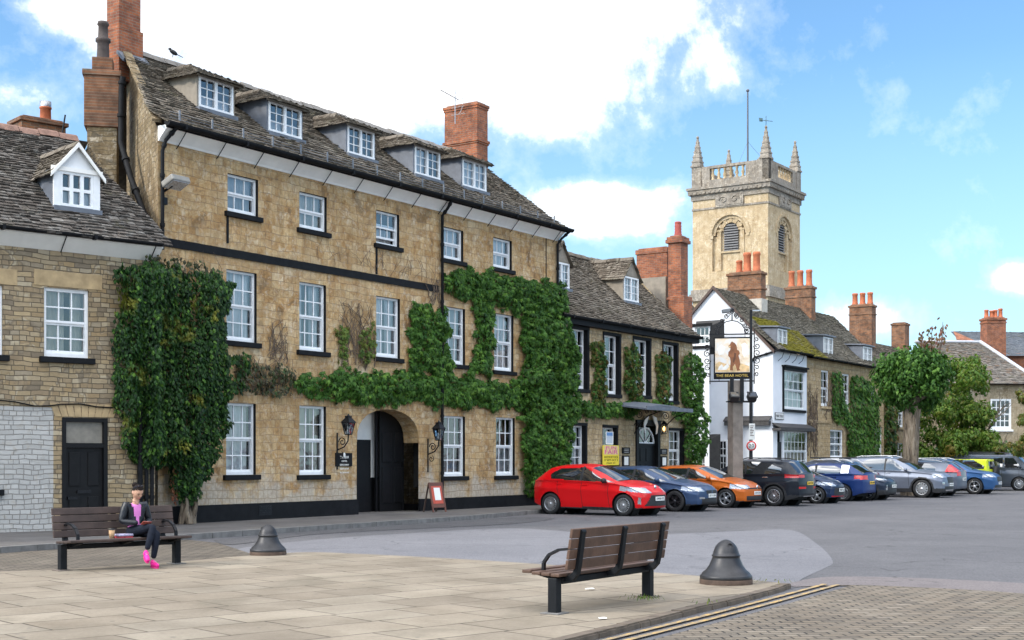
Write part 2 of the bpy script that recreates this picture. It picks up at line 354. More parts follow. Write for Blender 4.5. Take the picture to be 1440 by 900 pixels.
def paving(name, w, h, cols, mortar, msize, off=.5, ang=0.0, wob=.0, bs=.5, smooth=.15, stain=.5, sq=1.0, sqf=2):
    m, nt, b, _ = newmat(name); co = objco(nt)
    mp = node(nt, 'Mapping', {'Vector': co, 'Rotation': (0, 0, ang)}).outputs[0]
    if wob:
        wv = node(nt, 'TexNoise', {'Scale': 2.5, 'Detail': 2}); nt.links.new(co, wv.inputs['Vector'])
        w2 = node(nt, 'VectorMath', {0: node(nt, 'VectorMath', {0: wv.outputs['Color'], 1: (.5, .5, .5)}, operation='SUBTRACT').outputs[0], 'Scale': wob}, operation='SCALE').outputs[0]
        mp = node(nt, 'VectorMath', {0: mp, 1: w2}, operation='ADD').outputs[0]
    br = node(nt, 'TexBrick', {'Vector': mp, 'Color1': (0, 0, 0, 1), 'Color2': (1, 1, 1, 1), 'Mortar': (.5, .5, .5, 1), 'Scale': 1.0, 'Mortar Size': msize, 'Mortar Smooth': smooth,
        'Bias': 0.0, 'Brick Width': w, 'Row Height': h}, offset=off, squash=sq, squash_frequency=sqf)
    base = ramp(nt, br.outputs['Color'], [(i/(len(cols)-1), c) for i, c in enumerate(cols)])
    n1 = noise(nt, co, 1.1, 7, .68, .3); n2 = noise(nt, co, 22, 5, .7); n3 = noise(nt, co, .28, 4, .6)
    base = mix(nt, stain, base, ramp(nt, n1, [(.32, (.55, .52, .48)), (.6, (1, 1, 1))]), 'MULTIPLY')
    base = mix(nt, .6, base, ramp(nt, n2, [(.3, (.75, .74, .72)), (.65, (1.08, 1.08, 1.08))]), 'MULTIPLY')
    base = mix(nt, .6, base, ramp(nt, n3, [(.35, (.74, .72, .70)), (.62, (1.06, 1.05, 1.03))]), 'MULTIPLY')
    sp = node(nt, 'TexVoronoi', {'Scale': 2.6}); nt.links.new(co, sp.inputs['Vector'])
    base = mix(nt, ramp(nt, sp.outputs['Distance'], [(.05, .65), (.085, 0.0)]), base, (.09, .085, .08, 1))
    base = mix(nt, ramp(nt, noise(nt, co, .55, 6, .7, .6), [(.54, 0.0), (.66, .45)]), base, (.13, .115, .085, 1))
    mf = math_(nt, 'MULTIPLY', br.outputs['Fac'], ramp(nt, noise(nt, co, 1.7, 4), [(.3, .35), (.6, 1.0)]))
    base = mix(nt, mf, base, c4(mortar))
    nt.links.new(base, b.inputs['Base Color']); b.inputs['Roughness'].default_value = .85; b.inputs['Specular IOR Level'].default_value = .25
    bump(nt, b, math_(nt, 'SUBTRACT', math_(nt, 'MULTIPLY', n2, .35), br.outputs['Fac']), bs, .015); return m
FLA = R(-56)
MT['flags'] = paving('flagstones', 1.05, .72, [(.25, .212, .165), (.285, .245, .192), (.232, .198, .155), (.30, .26, .205), (.265, .232, .185)], (.055, .044, .034), .014, .43, R(-42), .03, .35, .2, .55, .75, 3)
MT['blocks'] = paving('block_paving', .215, .15, [(.165, .138, .108), (.21, .175, .135), (.14, .12, .098), (.24, .205, .162)], (.018, .017, .016), .012, .5, R(-4), .02, .9, .3, .35)
MT['setts'] = paving('old_setts', .26, .15, [(.13, .11, .09), (.17, .147, .12), (.105, .092, .078)], (.03, .027, .024), .016, .5, R(-42), .03, .8, .3, .4)
MT['pave'] = paving('pavement_slabs', .9, .6, [(.115, .11, .11), (.15, .142, .14), (.13, .125, .123)], (.06, .06, .06), .01, .5, R(-56), .03, .4)
MT['kerb'] = plain('kerb_stone', (.115, .09, .068), .9, var=.35, scale=5, bmp=.4)
MT['kerbg'] = plain('granite_kerb', (.15, .145, .14), .9, var=.3, scale=5, bmp=.3)
m, nt, b, _ = newmat('worn_yellow_paint'); co = objco(nt)
nt.links.new(mix(nt, ramp(nt, noise(nt, co, 9, 6, .7), [(.46, .85), (.60, .1)]), (.48, .30, .085, 1), (.16, .14, .115, 1)), b.inputs['Base Color']); b.inputs['Roughness'].default_value = .8; MT['yellow'] = m
def sheet(name, pts, z, mat, kind='structure'):
    bm = bmesh.new(); vs = [bm.verts.new((x, y, z)) for x, y in pts]; f = bm.faces.new(vs)
    bmesh.ops.triangulate(bm, faces=[f]); bmesh.ops.recalc_face_normals(bm, faces=list(bm.faces))
    if sum(f.normal.z for f in bm.faces) < 0: bmesh.ops.reverse_faces(bm, faces=list(bm.faces))
    return MB().bm(bm).build(name, mat, kind=kind, fix=False)
def smooth_pts(pts, n=6):                             # Catmull-Rom through ground points (closed = False)
    out = []
    for i in range(len(pts)-1):
        p0, p1, p2, p3 = (Vector(pts[max(0, i-1)]), Vector(pts[i]), Vector(pts[i+1]), Vector(pts[min(len(pts)-1, i+2)]))
        for k in range(n):
            t = k/n
            out.append(tuple(.5*((2*p1) + (p2-p0)*t + (2*p0-5*p1+4*p2-p3)*t*t + (3*p1-p0-3*p2+p3)*t**3)))
    out.append(tuple(pts[-1])); return out
MB().quad((-900, -60, ROAD), (900, -60, ROAD), (900, 3000, ROAD), (-900, 3000, ROAD)).build('road', MT['asphalt'], kind='structure')
# forecourt of flagstones, standing 6 cm above the road
fe = [gp(*p) for p in [(75, 801), (245, 790), (350, 781), (430, 776.5), (500, 778.5), (610, 784), (720, 790.5), (830, 798), (935, 806), (1040, 814), (1112, 821)]]
ke = [gp(*p) for p in [(1112, 821), (1090, 828), (1040, 841), (960, 860), (900, 875), (842, 889)]]
dk = Vector(ke[-1]) - Vector(ke[-3]); dk.normalize(); k_end = tuple(Vector(ke[-1]) + dk*9)
kdir = Vector((ke[0][0]-k_end[0], ke[0][1]-k_end[1])).normalized(); kn = Vector((-kdir.y, kdir.x))
fe = [(fe[0][0]-14, fe[0][1]-6.5)] + smooth_pts(fe)
kl = smooth_pts(ke, 4) + [k_end]
kin = [tuple(Vector(p) + kn*.14) for p in kl]
fore = fe + kin[1:] + [(-14, 3.0), (-24, 8)]
def slab(name, pts, z, mat, depth):
    o = sheet(name, pts, z, mat)
    mb = MB(); n = len(pts)
    for i in range(n):
        a, b_ = pts[i], pts[(i+1) % n]
        mb.quad((a[0], a[1], z), (b_[0], b_[1], z), (b_[0], b_[1], z-depth), (a[0], a[1], z-depth))
    me = o.data; bm = bmesh.new(); bm.from_mesh(me)
    for f in mb.f: bm.faces.new([bm.verts.new(mb.v[i]) for i in f])
    bm.to_mesh(me); bm.free(); return o
slab('forecourt_paving', fore, 0.0, MT['flags'], .12)
km = MB()
for i in range(len(kl)-1):                            # kerb stones along the right edge, worn and uneven
    a, b_ = Vector(kl[i]), Vector(kl[i+1]); L = (b_-a).length; n = max(1, round(L/.9))
    for j in range(n):
        p = a + (b_-a)*((j+.012)/n); q = a + (b_-a)*((j+.988)/n); z = .006 + rnd.uniform(-.004, .006); w = kn*.132; s2 = -kn*rnd.uniform(0, .012)
        km.prism([(*(p+s2*1.4), -.12), (*(q+s2*1.4), -.12), (*(q+w), -.12), (*(p+w), -.12)], (0, 0, .12+z-.018))
        km.prism([(*(p+s2+kn*.014), z-.018), (*(q+s2+kn*.014), z-.018), (*(q+w), z-.018), (*(p+w), z-.018)], (0, 0, .018))
km.build('kerb', MT['kerb'], kind='structure')
rg = lambda p: gp(p[0], p[1], ROAD)
sheet('road_repair', smooth_pts([rg(p) for p in [(300, 786), (345, 770), (470, 757), (580, 750), (720, 743), (830, 750), (940, 751), (1040, 747), (1112, 745.5), (1150, 766), (1171, 789), (1160, 799), (1132, 812), (1112, 822), (1060, 826), (900, 820), (600, 800), (380, 792), (300, 786)]], 4)[:-1], ROAD+.004, MT['patch'])
sheet('old_road', smooth_pts([rg(p) for p in [(300, 760), (420, 748), (560, 738), (720, 728), (780, 729), (720, 737), (580, 744), (440, 752), (330, 766), (300, 760)]], 4)[:-1], ROAD+.008, MT['darkroad'])
sheet('sett_paving', [rg(p) for p in [(-260, 790), (0, 773.5), (70, 769.5), (160, 764), (250, 758.5), (305, 764), (352, 779), (400, 782), (200, 806), (60, 815), (-260, 845)]], ROAD+.012, MT['setts'])
# right hand side: block paving with a paler strip where it meets the road
arc = smooth_pts([rg(p) for p in [(1118, 826), (1150, 825), (1210, 824), (1290, 827), (1370, 831), (1440, 836), (1560, 846)]])
far = smooth_pts([rg(p) for p in [(1100, 823.5), (1150, 813), (1210, 811.5), (1290, 813.5), (1370, 817), (1440, 821), (1560, 829)]])
sheet('road_edge_strip', far + arc[::-1], ROAD+.008, MT['edge'])
y0 = [rg(p) for p in [(1118, 826), (1000, 862), (905, 891)]]; yd = (Vector(y0[2])-Vector(y0[1])).normalized()
yn = Vector((yd.y, -yd.x)); yn = yn if yn.x > 0 else -yn
yl = [Vector(p) for p in [rg((1160, 823)), rg((1075, 846)), rg((990, 868)), rg((893, 892))]]; yl.append(yl[-1] + (yl[-1]-yl[-2]).normalized()*9)
blk = arc[3:] + [(14, 6), (2.5, 4.5)] + [tuple(p + yn*.34) for p in yl[::-1]]
sheet('block_paving', blk, ROAD+.012, MT['blocks'])
for k in (0.0, .17):
    L = [p + yn*k for p in yl]
    sheet('yellow_line', [tuple(p - yn*.034) for p in L] + [tuple(p + yn*.034) for p in L[::-1]], ROAD+.018, MT['yellow'])
# bay lines of the car park are worn away; the pavement along the hotel
# ------------------------------------------------------------------ building kit (local axes: x along the front, y back, z up)
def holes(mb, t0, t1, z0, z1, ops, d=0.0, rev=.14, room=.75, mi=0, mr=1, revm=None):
    xs = sorted({t0, t1} | {a for o in ops for a in o[:2]}); zs = sorted({z0, z1} | {a for o in ops for a in o[2:4]})
    for i in range(len(xs)-1):
        for j in range(len(zs)-1):
            cx, cz = (xs[i]+xs[i+1])/2, (zs[j]+zs[j+1])/2
            if any(o[0] < cx < o[1] and o[2] < cz < o[3] for o in ops): continue
            mb.quad((xs[i], d, zs[j]), (xs[i+1], d, zs[j]), (xs[i+1], d, zs[j+1]), (xs[i], d, zs[j+1]), mi)
    for a, b, c, e in [o[:4] for o in ops if len(o) == 4]:
        r = d+rev; q = mi if revm is None else revm
        mb.quad((a, d, c), (a, r, c), (a, r, e), (a, d, e), q); mb.quad((b, d, c), (b, d, e), (b, r, e), (b, r, c), q)
        mb.quad((a, d, e), (a, r, e), (b, r, e), (b, d, e), q); mb.quad((a, d, c), (b, d, c), (b, r, c), (a, r, c), q)
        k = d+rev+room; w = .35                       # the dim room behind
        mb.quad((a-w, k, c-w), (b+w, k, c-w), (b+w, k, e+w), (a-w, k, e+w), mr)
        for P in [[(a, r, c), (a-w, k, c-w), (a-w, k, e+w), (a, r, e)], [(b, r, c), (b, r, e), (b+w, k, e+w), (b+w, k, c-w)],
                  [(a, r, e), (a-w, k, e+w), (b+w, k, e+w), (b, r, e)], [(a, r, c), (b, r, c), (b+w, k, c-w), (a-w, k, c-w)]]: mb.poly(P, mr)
def window(parent, t0, t1, z0, z1, cols=3, rows=(2, 2), d=0.0, rev=.14, sill=None, curtain='nets', surround=None, bar=.028, fw=.06, open_=0.0, xf=None, name='window', frame=None, lean=0):
    fr = frame or MT['white']; y = d+rev-.03
    mb = MB(); zm = (z0+z1)/2 if len(rows) == 2 else z1
    def box(a, b, ya, yb, c, e): mb.box(a, b, ya, yb, c, e)
    box(t0, t0+fw, y-.02, y+.09, z0, z1); box(t1-fw, t1, y-.02, y+.09, z0, z1)
    box(t0+fw, t1-fw, y-.02, y+.09, z1-fw, z1); box(t0+fw, t1-fw, y-.02, y+.09, z0, z0+fw*1.2)
    parts = [(zm, z1-fw, y), (z0+fw*1.2, zm, y+.035)] if len(rows) == 2 else [(z0+fw, z1-fw, y)]
    gl = MB()
    for k, (c, e, yy) in enumerate(parts):
        if k == 1 and open_: c += open_; e += open_
        nr = rows[k]; a, b = t0+fw, t1-fw
        if len(rows) == 2: box(a, b, yy, yy+.045, c-.0 if k == 0 else e-.05, c+.05 if k == 0 else e)
        if k == 1: box(a, b, yy, yy+.045, c, c+.06)
        for i in range(1, cols):
            x = a+(b-a)*i/cols; box(x-bar/2, x+bar/2, yy+.004, yy+.035, c, e)
        for j in range(1, nr):
            zz = c+(e-c)*j/nr; box(a, b, yy+.006, yy+.033, zz-bar/2, zz+bar/2)
        gl.quad((a, yy+.02, c), (b, yy+.02, c), (b, yy+.02, e), (a, yy+.02, e))
    if surround:                                      # painted margin in the reveal
        pass
    w = mb.build(name, fr, parent); gl.build('pane', MT['glass'], w, fix=False)
    if curtain:
        cb = MB(); yc = d+rev+.16; n = 26
        spans = {'nets': [(t0, t1, 1)], 'sides': [(t0, t0+(t1-t0)*.36, 1), (t1-(t1-t0)*.33, t1, 1)], 'gap': [(t0, t0+(t1-t0)*.55, 1), (t0+(t1-t0)*.68, t1, 1)],
                 'half': [(t0, t1, .5)], 'left': [(t0, t0+(t1-t0)*.4, 1)], 'low': [(t0, t1, .62)], 'brown': [(t0, t1, 1)]}[curtain]
        ph = rnd.uniform(0, 6)
        for a, b, hf in spans:
            m_ = max(6, int(n*(b-a)/(t1-t0)))
            top = z0+(z1-z0)*hf
            pts = [(a+(b-a)*i/m_, yc+.03*math.sin(ph+i*1.9)+rnd.uniform(-.012, .012)) for i in range(m_+1)]
            for i in range(m_): cb.quad((*pts[i], z0), (*pts[i+1], z0), (*pts[i+1], top), (*pts[i], top))
        cb.build('curtain', MT['brcurt'] if curtain == 'brown' else MT[rnd.choice(['curtain', 'curtain', 'curtain_b', 'curtain_c'])], w, fix=False)
    if sill:
        sb = MB(); sb.bbox(t0-.11, t1+.11, d-.09, d+rev, z0-.13, z0-.002, .012); sb.build('sill', sill, w)
    return w
def slates(mb, prof, L0, L1, course=.15, wid=.2, skip=None, thick=.028, seed=1, flip=False):
    """rows of stone slates on a slope; prof = [(d, z), ...] from eaves to ridge; runs from L0(w) to L1(w) along x"""
    r = random.Random(seed); cum = [0]
    for a, b in zip(prof, prof[1:]): cum.append(cum[-1] + math.hypot(b[0]-a[0], b[1]-a[1]))
    S = cum[-1]
    def pt(w):
        w = max(-.3, min(S, w))
        for i in range(len(prof)-1):
            if w <= cum[i+1] or i == len(prof)-2:
                k = (w-cum[i])/(cum[i+1]-cum[i]); return (prof[i][0]+(prof[i+1][0]-prof[i][0])*k, prof[i][1]+(prof[i+1][1]-prof[i][1])*k)
    def nrm(w):
        a, b = pt(w-.05), pt(w+.05); dx, dz = b[0]-a[0], b[1]-a[1]; l = math.hypot(dx, dz) or 1
        return (-dz/l, dx/l)
    course *= .72; wid *= .72; w = -.06; row = 0
    while w < S-.04:
        c = course*(1.15-.45*w/S)
        x = L0(w) - r.uniform(0, wid); x1 = L1(w)
        while x < x1:
            sw = wid*r.uniform(.55, 1.5)*(1.1-.3*w/S); a, b = max(x, L0(w)), min(x+sw-.012, x1)
            x += sw
            if b-a < .06: continue
            wm = w+c*.5
            if skip and skip((a+b)/2, wm, pt(wm)): continue
            j = r.uniform(-.03, .03); lift = r.uniform(.008, .03); la = r.uniform(-.008, .008)
            p0, p1 = pt(w+j), pt(min(S, w+c*1.25)); n0, n1 = nrm(w), nrm(w+c)
            th = thick*r.uniform(.7, 1.4)
            A = (a, p0[0]+n0[0]*(lift+th), p0[1]+n0[1]*(lift+th)); B = (b, p0[0]+n0[0]*(lift+th+la), p0[1]+n0[1]*(lift+th+la))
            C = (b, p1[0]+n1[0]*.012, p1[1]+n1[1]*.012); D = (a, p1[0]+n1[0]*.012, p1[1]+n1[1]*.012)
            A2 = (a, A[1]-n0[0]*th, A[2]-n0[1]*th); B2 = (b, B[1]-n0[0]*th, B[2]-n0[1]*th)
            mb.add([A, B, C, D, A2, B2], [(0, 1, 2, 3), (0, 4, 5, 1), (0, 3, 4), (1, 5, 2)])
        w += c; row += 1
    xs = [(L0(w_), L1(w_), pt(w_)) for w_ in [S*i/8 for i in range(9)]]
    for (a, b, p), (a2, b2, p2) in zip(xs, xs[1:]):
        mb.quad((a, p[0], p[1]), (b, p[0], p[1]), (b2, p2[0], p2[1]), (a2, p2[0], p2[1]))
    return S
def ridge(mb, a, b, n, sz=.14, seed=3):               # ridge tiles between two points
    r = random.Random(seed); a, b = Vector(a), Vector(b); d = (b-a)/n; u = d.normalized(); s = Vector((-u.y, u.x, 0)).normalized()
    for i in range(n):
        p, q = a+d*(i+.02), a+d*(i+.98); z = Vector((0, 0, r.uniform(-.02, .03)))
        pr = [(-sz*1.25, -sz*.85), (-sz*.5, .02), (0, .06), (sz*.5, .02), (sz*1.25, -sz*.85)]
        vs = [p+s*x+Vector((0, 0, h))+z for x, h in pr]+[q+s*x+Vector((0, 0, h))+z for x, h in pr]
        mb.add(vs, [(k, k+1, 6+k, 5+k) for k in range(4)]+[(0, 1, 2, 3, 4), (9, 8, 7, 6, 5)])
def stack(name, parent, x0, x1, y0, y1, z0, z1, mat, bands=((.0, .06, .12),), pots=(), cap=True, potmat=None):
    """chimney: shaft with projecting courses near the top (offset from top, projection, height) and pots as sub-parts"""
    mb = MB(); mb.bbox(x0, x1, y0, y1, z0, z1, .012)
    for off, pr, h in bands: mb.bbox(x0-pr, x1+pr, y0-pr, y1+pr, z1-off-h, z1-off+.003, .015)
    if cap: mb.bbox(x0+.05, x1-.05, y0+.05, y1-.05, z1, z1+.07, .03)
    c = mb.build(name, mat, parent)
    for (px, py, r, h) in pots:
        p = MB(); p.lathe([(r*1.08, 0), (r*1.1, .08), (r*.95, .12), (r*.88, h*.8), (r*1.02, h*.84), (r*1.02, h*.93), (r*.9, h), (r*.7, h), (r*.65, h*.5), (0, h*.5)], 14, at=(px, py, z1+.06)); p.build('chimney_pot', potmat or MT['terra'], c)
    return c
def corner_px(fr, xl, xc, xr, d0):                      # plan of a stack from its left edge, near corner and right edge
    t0 = fr.tz(xc, 400, d0)[0]; t1 = fr.tz(xr, 400, d0)[0]; lo, hi = d0, d0+5
    for _ in range(40):
        m_ = (lo+hi)/2; p = fr.w(t0, m_); x = CX+FL*p.x/p.y
        if x > xl: lo = m_
        else: hi = m_
    return t0, t1, d0, lo
def gutter(parent, a, b, z, d, r=.075, mat=None):     # half round gutter along the eaves
    mb = MB(); n = 8; L = [(r*math.cos(math.pi*i/n), -r*math.sin(math.pi*i/n)) for i in range(n+1)]
    vs = [(a, d+y, z+h) for y, h in L]+[(b, d+y, z+h) for y, h in L]+[(a, d+y*.85, z+h*.85) for y, h in L]+[(b, d+y*.85, z+h*.85) for y, h in L]; m_ = n+1
    mb.add(vs, [(i, i+1, m_+i+1, m_+i) for i in range(n)]+[(2*m_+i, 3*m_+i, 3*m_+i+1, 2*m_+i+1) for i in range(n)]+[(0, 2*m_, 3*m_, m_), (n, m_+n, 3*m_+n, 2*m_+n)]+[tuple(range(m_)), tuple(range(m_, 2*m_))])
    x = a+.5
    while x < b: mb.box(x-.03, x+.03, d-r-.012, d+r+.01, z-r-.012, z+.012); x += 2.0
    return mb.build('gutter', mat or MT['black'], parent)
def downpipe(parent, pts, r=.045, mat=None):
    mb = MB(); mb.tube(pts, r, 10)
    for a, b in zip(pts, pts[1:]):
        A, B = Vector(a), Vector(b); L = (B-A).length; n = int(L/1.8)
        for i in range(n+1):
            p = A+(B-A)*((i+.5)/(n+1)); u = (B-A).normalized()*.04; mb.tube([p-u, p+u], r*1.35, 10)
    return mb.build('downpipe', mat or MT['black'], parent)
def dormer(parent, t0, t1, zb, zt, d, roofd, style, cheek, back=2.2, slope=1.0, wcols=2, wrows=3, seed=5, over=.22, rise=.55, curtain='half', frame=None):
    """dormer standing on a roof: cheeks (mesh), roof, window, pane"""
    w = .08 if style != 'pediment' else .17; back_d = d+(zt-zb)/slope+.25
    mb = MB()
    for x in (t0-w, t1+w):                            # cheeks run back into the slope
        s = .05 if x < t0 else -.05
        mb.prism([(x, d, zb-.1), (x, d, zt+.04), (x, back_d+.2, zt+.04), (x, d+.05, zb-.1)], (s, 0, 0))
    mb.box(t0-w, t1+w, d, d+.06, zt, zt+.06, 0); mb.box(t0-w-.02, t1+w+.02, d-.12, d+.05, zb-.12, zb-.02, 1)
    tm = (t0+t1)/2; W = (t1-t0)/2+w; zr = zt+rise+(rise/W*over*.8 if style == 'hip' else 0)
    if style in ('gable', 'pediment'):
        mb.add([(t0-w, d, zt+.04), (t1+w, d, zt+.04), (tm, d, zr)], [(0, 1, 2)], 2)
    if style == 'pediment':
        for a_, b_ in ((t0-w, t0-.02), (t1+.02, t1+w)): mb.box(a_, b_, d-.04, d+.03, zb-.04, zt+.05, 2)
    dm = mb.build('dormer', [cheek, MT['lead'], MT['tan'] if style == 'gable' else MT['white']], parent)
    rb = MB(); y0 = d-over; e = W+over*.8; rr = back_d+1.0 if style != 'hip' else back_d+.7
    sl = rise/W; ze = zr-sl*e
    if style == 'flat':
        rb.prism([(t0-w-.1, d-.14, zt+.05), (t1+w+.1, d-.14, zt+.05), (t1+w+.1, back_d+.6, zt+.16), (t0-w-.1, back_d+.6, zt+.16)], (0, 0, .07)); rb.build('dormer_roof', MT['lead'], dm)
    else:
        y1 = d+(.9 if style == 'hip' else -over); S = math.hypot(e, zr-ze)
        for sgn in (-1, 1):                           # two sides as slates in a turned frame
            tmp = MB(); slates(tmp, [(0, 0), (e, zr-ze)], lambda q: y0+(y1-y0)*max(0, q)/S, lambda q: rr, .16, .2, None, .024, seed+sgn)
            for f, sm in zip(tmp.f, tmp.sm): pass
            vs = [((tm+sgn*(e-p[1])), p[0], ze+p[2]) for p in tmp.v]
            rb.add(vs, tmp.f)
        if style == 'hip':
            tmp = MB(); S = math.hypot(y1-y0, zr-ze)
            slates(tmp, [(y0, ze), (y1, zr)], lambda q: tm-e*(1-max(0, q)/S), lambda q: tm+e*(1-max(0, q)/S), .15, .2, None, .024, seed+9); rb.add(tmp.v, tmp.f)
        ridge(rb, (tm, y1, zr+.03), (tm, rr, zr+.03), 4, .09)
        rb.box(tm-e+.02, tm+e-.02, y0+.02, y0+.06, ze-.05, ze+.0) if style == 'hip' else None
        rb.build('dormer_roof', MT['slate'], dm)
        if style == 'pediment':                       # white bargeboards
            bb = MB()
            for sgn in (-1, 1):
                bb.prism([(tm+sgn*e, y0-.02, ze-.06), (tm, y0-.02, zr-.06), (tm, y0-.02, zr+.04), (tm+sgn*e, y0-.02, ze+.04)], (0, .04, 0))
            bb.box(t0-w-.05, t1+w+.05, d-.07, d-.01, zt, zt+.09); bb.build('bargeboard', MT['cream'], dm)
    # casement or sash window as sub-parts
    f = MB(); y = d+.02; fw = .06; gl = MB(); 
    f.box(t0-.02, t1+.02, y-.05, y+.05, zt-fw, zt); f.box(t0-.02, t1+.02, y-.06, y+.05, zb, zb+fw)
    nl = wcols; lw = (t1-t0)/nl
    for i in range(nl+1):
        x = t0+lw*i; f.box(max(t0-.02, x-fw*.7), min(t1+.02, x+fw*.7), y-.045, y+.045, zb+fw, zt-fw)
    if style == 'pediment': f.box(t0+.04, t1-.04, y-.03, y+.03, (zb+zt)/2-.035, (zb+zt)/2+.035)
    for i in range(nl):
        a, b = t0+lw*i+fw*.7, t0+lw*(i+1)-fw*.7
        if style != 'pediment': f.box((a+b)/2-.011, (a+b)/2+.011, y-.01, y+.02, zb+fw, zt-fw)
        for j in range(1, wrows):
            if style == 'pediment': continue
            zz = zb+fw+(zt-zb-2*fw)*j/wrows; f.box(a, b, y-.008, y+.018, zz-.011, zz+.011)
    gl.quad((t0, y+.01, zb), (t1, y+.01, zb), (t1, y+.01, zt), (t0, y+.01, zt))
    f.build('window_frame', frame or MT['white'], dm); gl.build('pane', MT['glass'], dm, fix=False)
    c = MB(); c.quad((t0-.05, y+.75, zb-.2), (t1+.05, y+.75, zb-.2), (t1+.05, y+.75, zt), (t0-.05, y+.75, zt), 0)
    if curtain:
        q = {'half': (t0, t1, zb, zb+(zt-zb)*.45), 'left': (t0, (t0+t1)/2, zb, zt), 'full': (t0, t1, zb, zt)}[curtain]
        c.quad((q[0], y+.12, q[2]), (q[1], y+.12, q[2]), (q[1], y+.12, q[3]), (q[0], y+.12, q[3]), 1)
    c.build('curtain', [MT['room'], MT['curtain']], dm, fix=False)
    return dm
# ================================================================== the hotel
th = math.atan2(1280, 1900); HA = math.pi/2 - th      # the street front runs away to the right
HX = gp(222, 738, .05); HF = Frame(HX[0], HX[1], HA); PZ = .05
VD = Vector((HF.c, HF.s)); NF = Vector((HF.s, -HF.c))  # along the front, outwards to the street
# pavement in front of the hotel, with its kerb
kp = [gp(p[0], p[1], 0) for p in [(-330, 800), (0, 774), (75, 769), (255, 756), (420, 744.5), (560, 735), (660, 728)]]
kp += [tuple(HF.w(15.2, -2.0)[:2]), tuple(HF.w(17.5, -1.35)[:2]), tuple(HF.w(21, -1.2)[:2]), tuple(HF.w(30, -1.2)[:2]), tuple(HF.w(75, -1.2)[:2])]
back = [tuple(HF.w(75, 1)[:2]), tuple(HF.w(0, .4)[:2]), (-19, 22.3), (-27, 20)]
slab('hotel_pavement', smooth_pts(kp, 4) + back, PZ, MT['pave'], .13)
km = MB(); kk = smooth_pts(kp, 4)
for a, b in zip(kk, kk[1:]):
    a, b = Vector(a), Vector(b); n_ = max(1, round((b-a).length/1.0)); u = (b-a).normalized(); o = Vector((-u.y, u.x))
    for j in range(n_):
        p, q = a+(b-a)*((j+.01)/n_), a+(b-a)*((j+.99)/n_); z = rnd.uniform(0, .006)
        km.prism([(*(p-o*.02), -.1), (*(q-o*.02), -.1), (*(q+o*.13), -.1), (*(p+o*.13), -.1)], (0, 0, .155+z))
km.build('kerb', MT['kerbg'], kind='structure')

MT['hotelstone'] = stone('weathered_limestone_front', [(.46, .31, .155), (.34, .21, .10), (.55, .40, .22), (.40, .285, .16), (.62, .50, .33)], (.26, .185, .115), .42, .20, .009, .04, .9,
    [(.20, .12, .06), (.50, .28, .11), (.58, .37, .165), (.66, .50, .29), (.47, .275, .12), (.72, .60, .43)], low=(.16, (.50, .45, .38)))
MT['gablestone'] = stone('rubble_gable', [(.25, .18, .10), (.36, .27, .15), (.18, .14, .09), (.42, .33, .20)], (.12, .10, .07), .34, .12, .014, .06, .3, [(.17, .13, .08), (.30, .23, .14), (.35, .29, .19)])
hotel = empty('hotel_building', HF.w(0, 0), HA, 'large three storey golden stone hotel with five roof dormers and an arched carriage entrance', 'hotel')
EZ = 9.42; TL = HF.tz(784, 640)[0]
def P(x0, x1, y0, y1, d=0): return HF.rect(x0, x1, y0, y1, d)
topw = [P(320, 363, 243, 297), P(421, 459.5, 268.5, 320), P(529, 561.5, 294.7, 342), P(622.7, 651.5, 318, 363), P(693.5, 719.8, 333, 375.3)]
midw = [P(318.5, 361, 378, 478.5), P(421, 458.5, 395.6, 492), P(529, 562.5, 415.6, 501.5), P(626, 654, 430.5, 511), P(695, 722, 440, 520.5)]
lowr = [P(318, 359.8, 566, 668), P(421, 458.5, 570, 668), P(624, 654, 584.5, 670), P(697.5, 724, 586.7, 669)]
ar = P(501.5, 588.5, 573.5, 718); arch = (ar[0], ar[1], PZ, ar[3]); ah = .95
ops = topw + midw + lowr
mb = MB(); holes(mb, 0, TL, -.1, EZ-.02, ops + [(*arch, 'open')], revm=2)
# round the carriage arch: fill the spandrels, then the passage
a0, a1, zt = arch[0], arch[1], arch[3]; zs = zt-ah; tm = (a0+a1)/2; n = 16; rx = (a1-a0)/2
ap = [(tm-rx*math.cos(math.pi*i/n), zs+ah*(abs(math.sin(math.pi*i/n)))**.72) for i in range(n+1)]
for i in range(n):
    (x, z), (x2, z2) = ap[i], ap[i+1]
    mb.quad((x, 0, z), (x2, 0, z2), (x2, 0, zt), (x, 0, zt)); mb.quad((x, 0, z), (x, .55, z), (x2, .55, z2), (x2, 0, z2))
mb.v = mb.v
gl_r = HF.tz(175, 62)                                 # left verge leans back with the party wall
RD, RZ0, RZ1 = 3.5, 12.25, 12.45
t_l = HF.tz(178, 62, RD)[0]
mb2 = MB()
mb2.poly([(0, 0, -.1), (t_l, RD, -.1), (t_l, RD, RZ0-.05), (.02, .02, EZ-.1)], 0)          # leaning left gable
mb2.poly([(0, 0, EZ-.1), (.02, .0, EZ-.12), (t_l, RD, RZ0-.1)], 0)
mb2.poly([(TL, 0, -.1), (TL, 7.0, -.1), (TL, 7.0, EZ), (TL, RD, RZ1-.1), (TL, 0, EZ)], 0)
mb2.poly([(TL, 7, -.1), (2*t_l, 7.0, -.1), (2*t_l, 7, EZ), (TL, 7, EZ)], 0)
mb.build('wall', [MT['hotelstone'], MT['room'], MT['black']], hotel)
mb2.build('gable_wall', MT['gablestone'], hotel)
for i, o in enumerate(topw): window(hotel, *o, cols=3, rows=(1, 1) if i != 99 else (1, 1), sill=MT['black'], curtain=['nets', 'nets', 'half', 'nets', 'nets'][i], open_=.12 if i == 2 else 0)
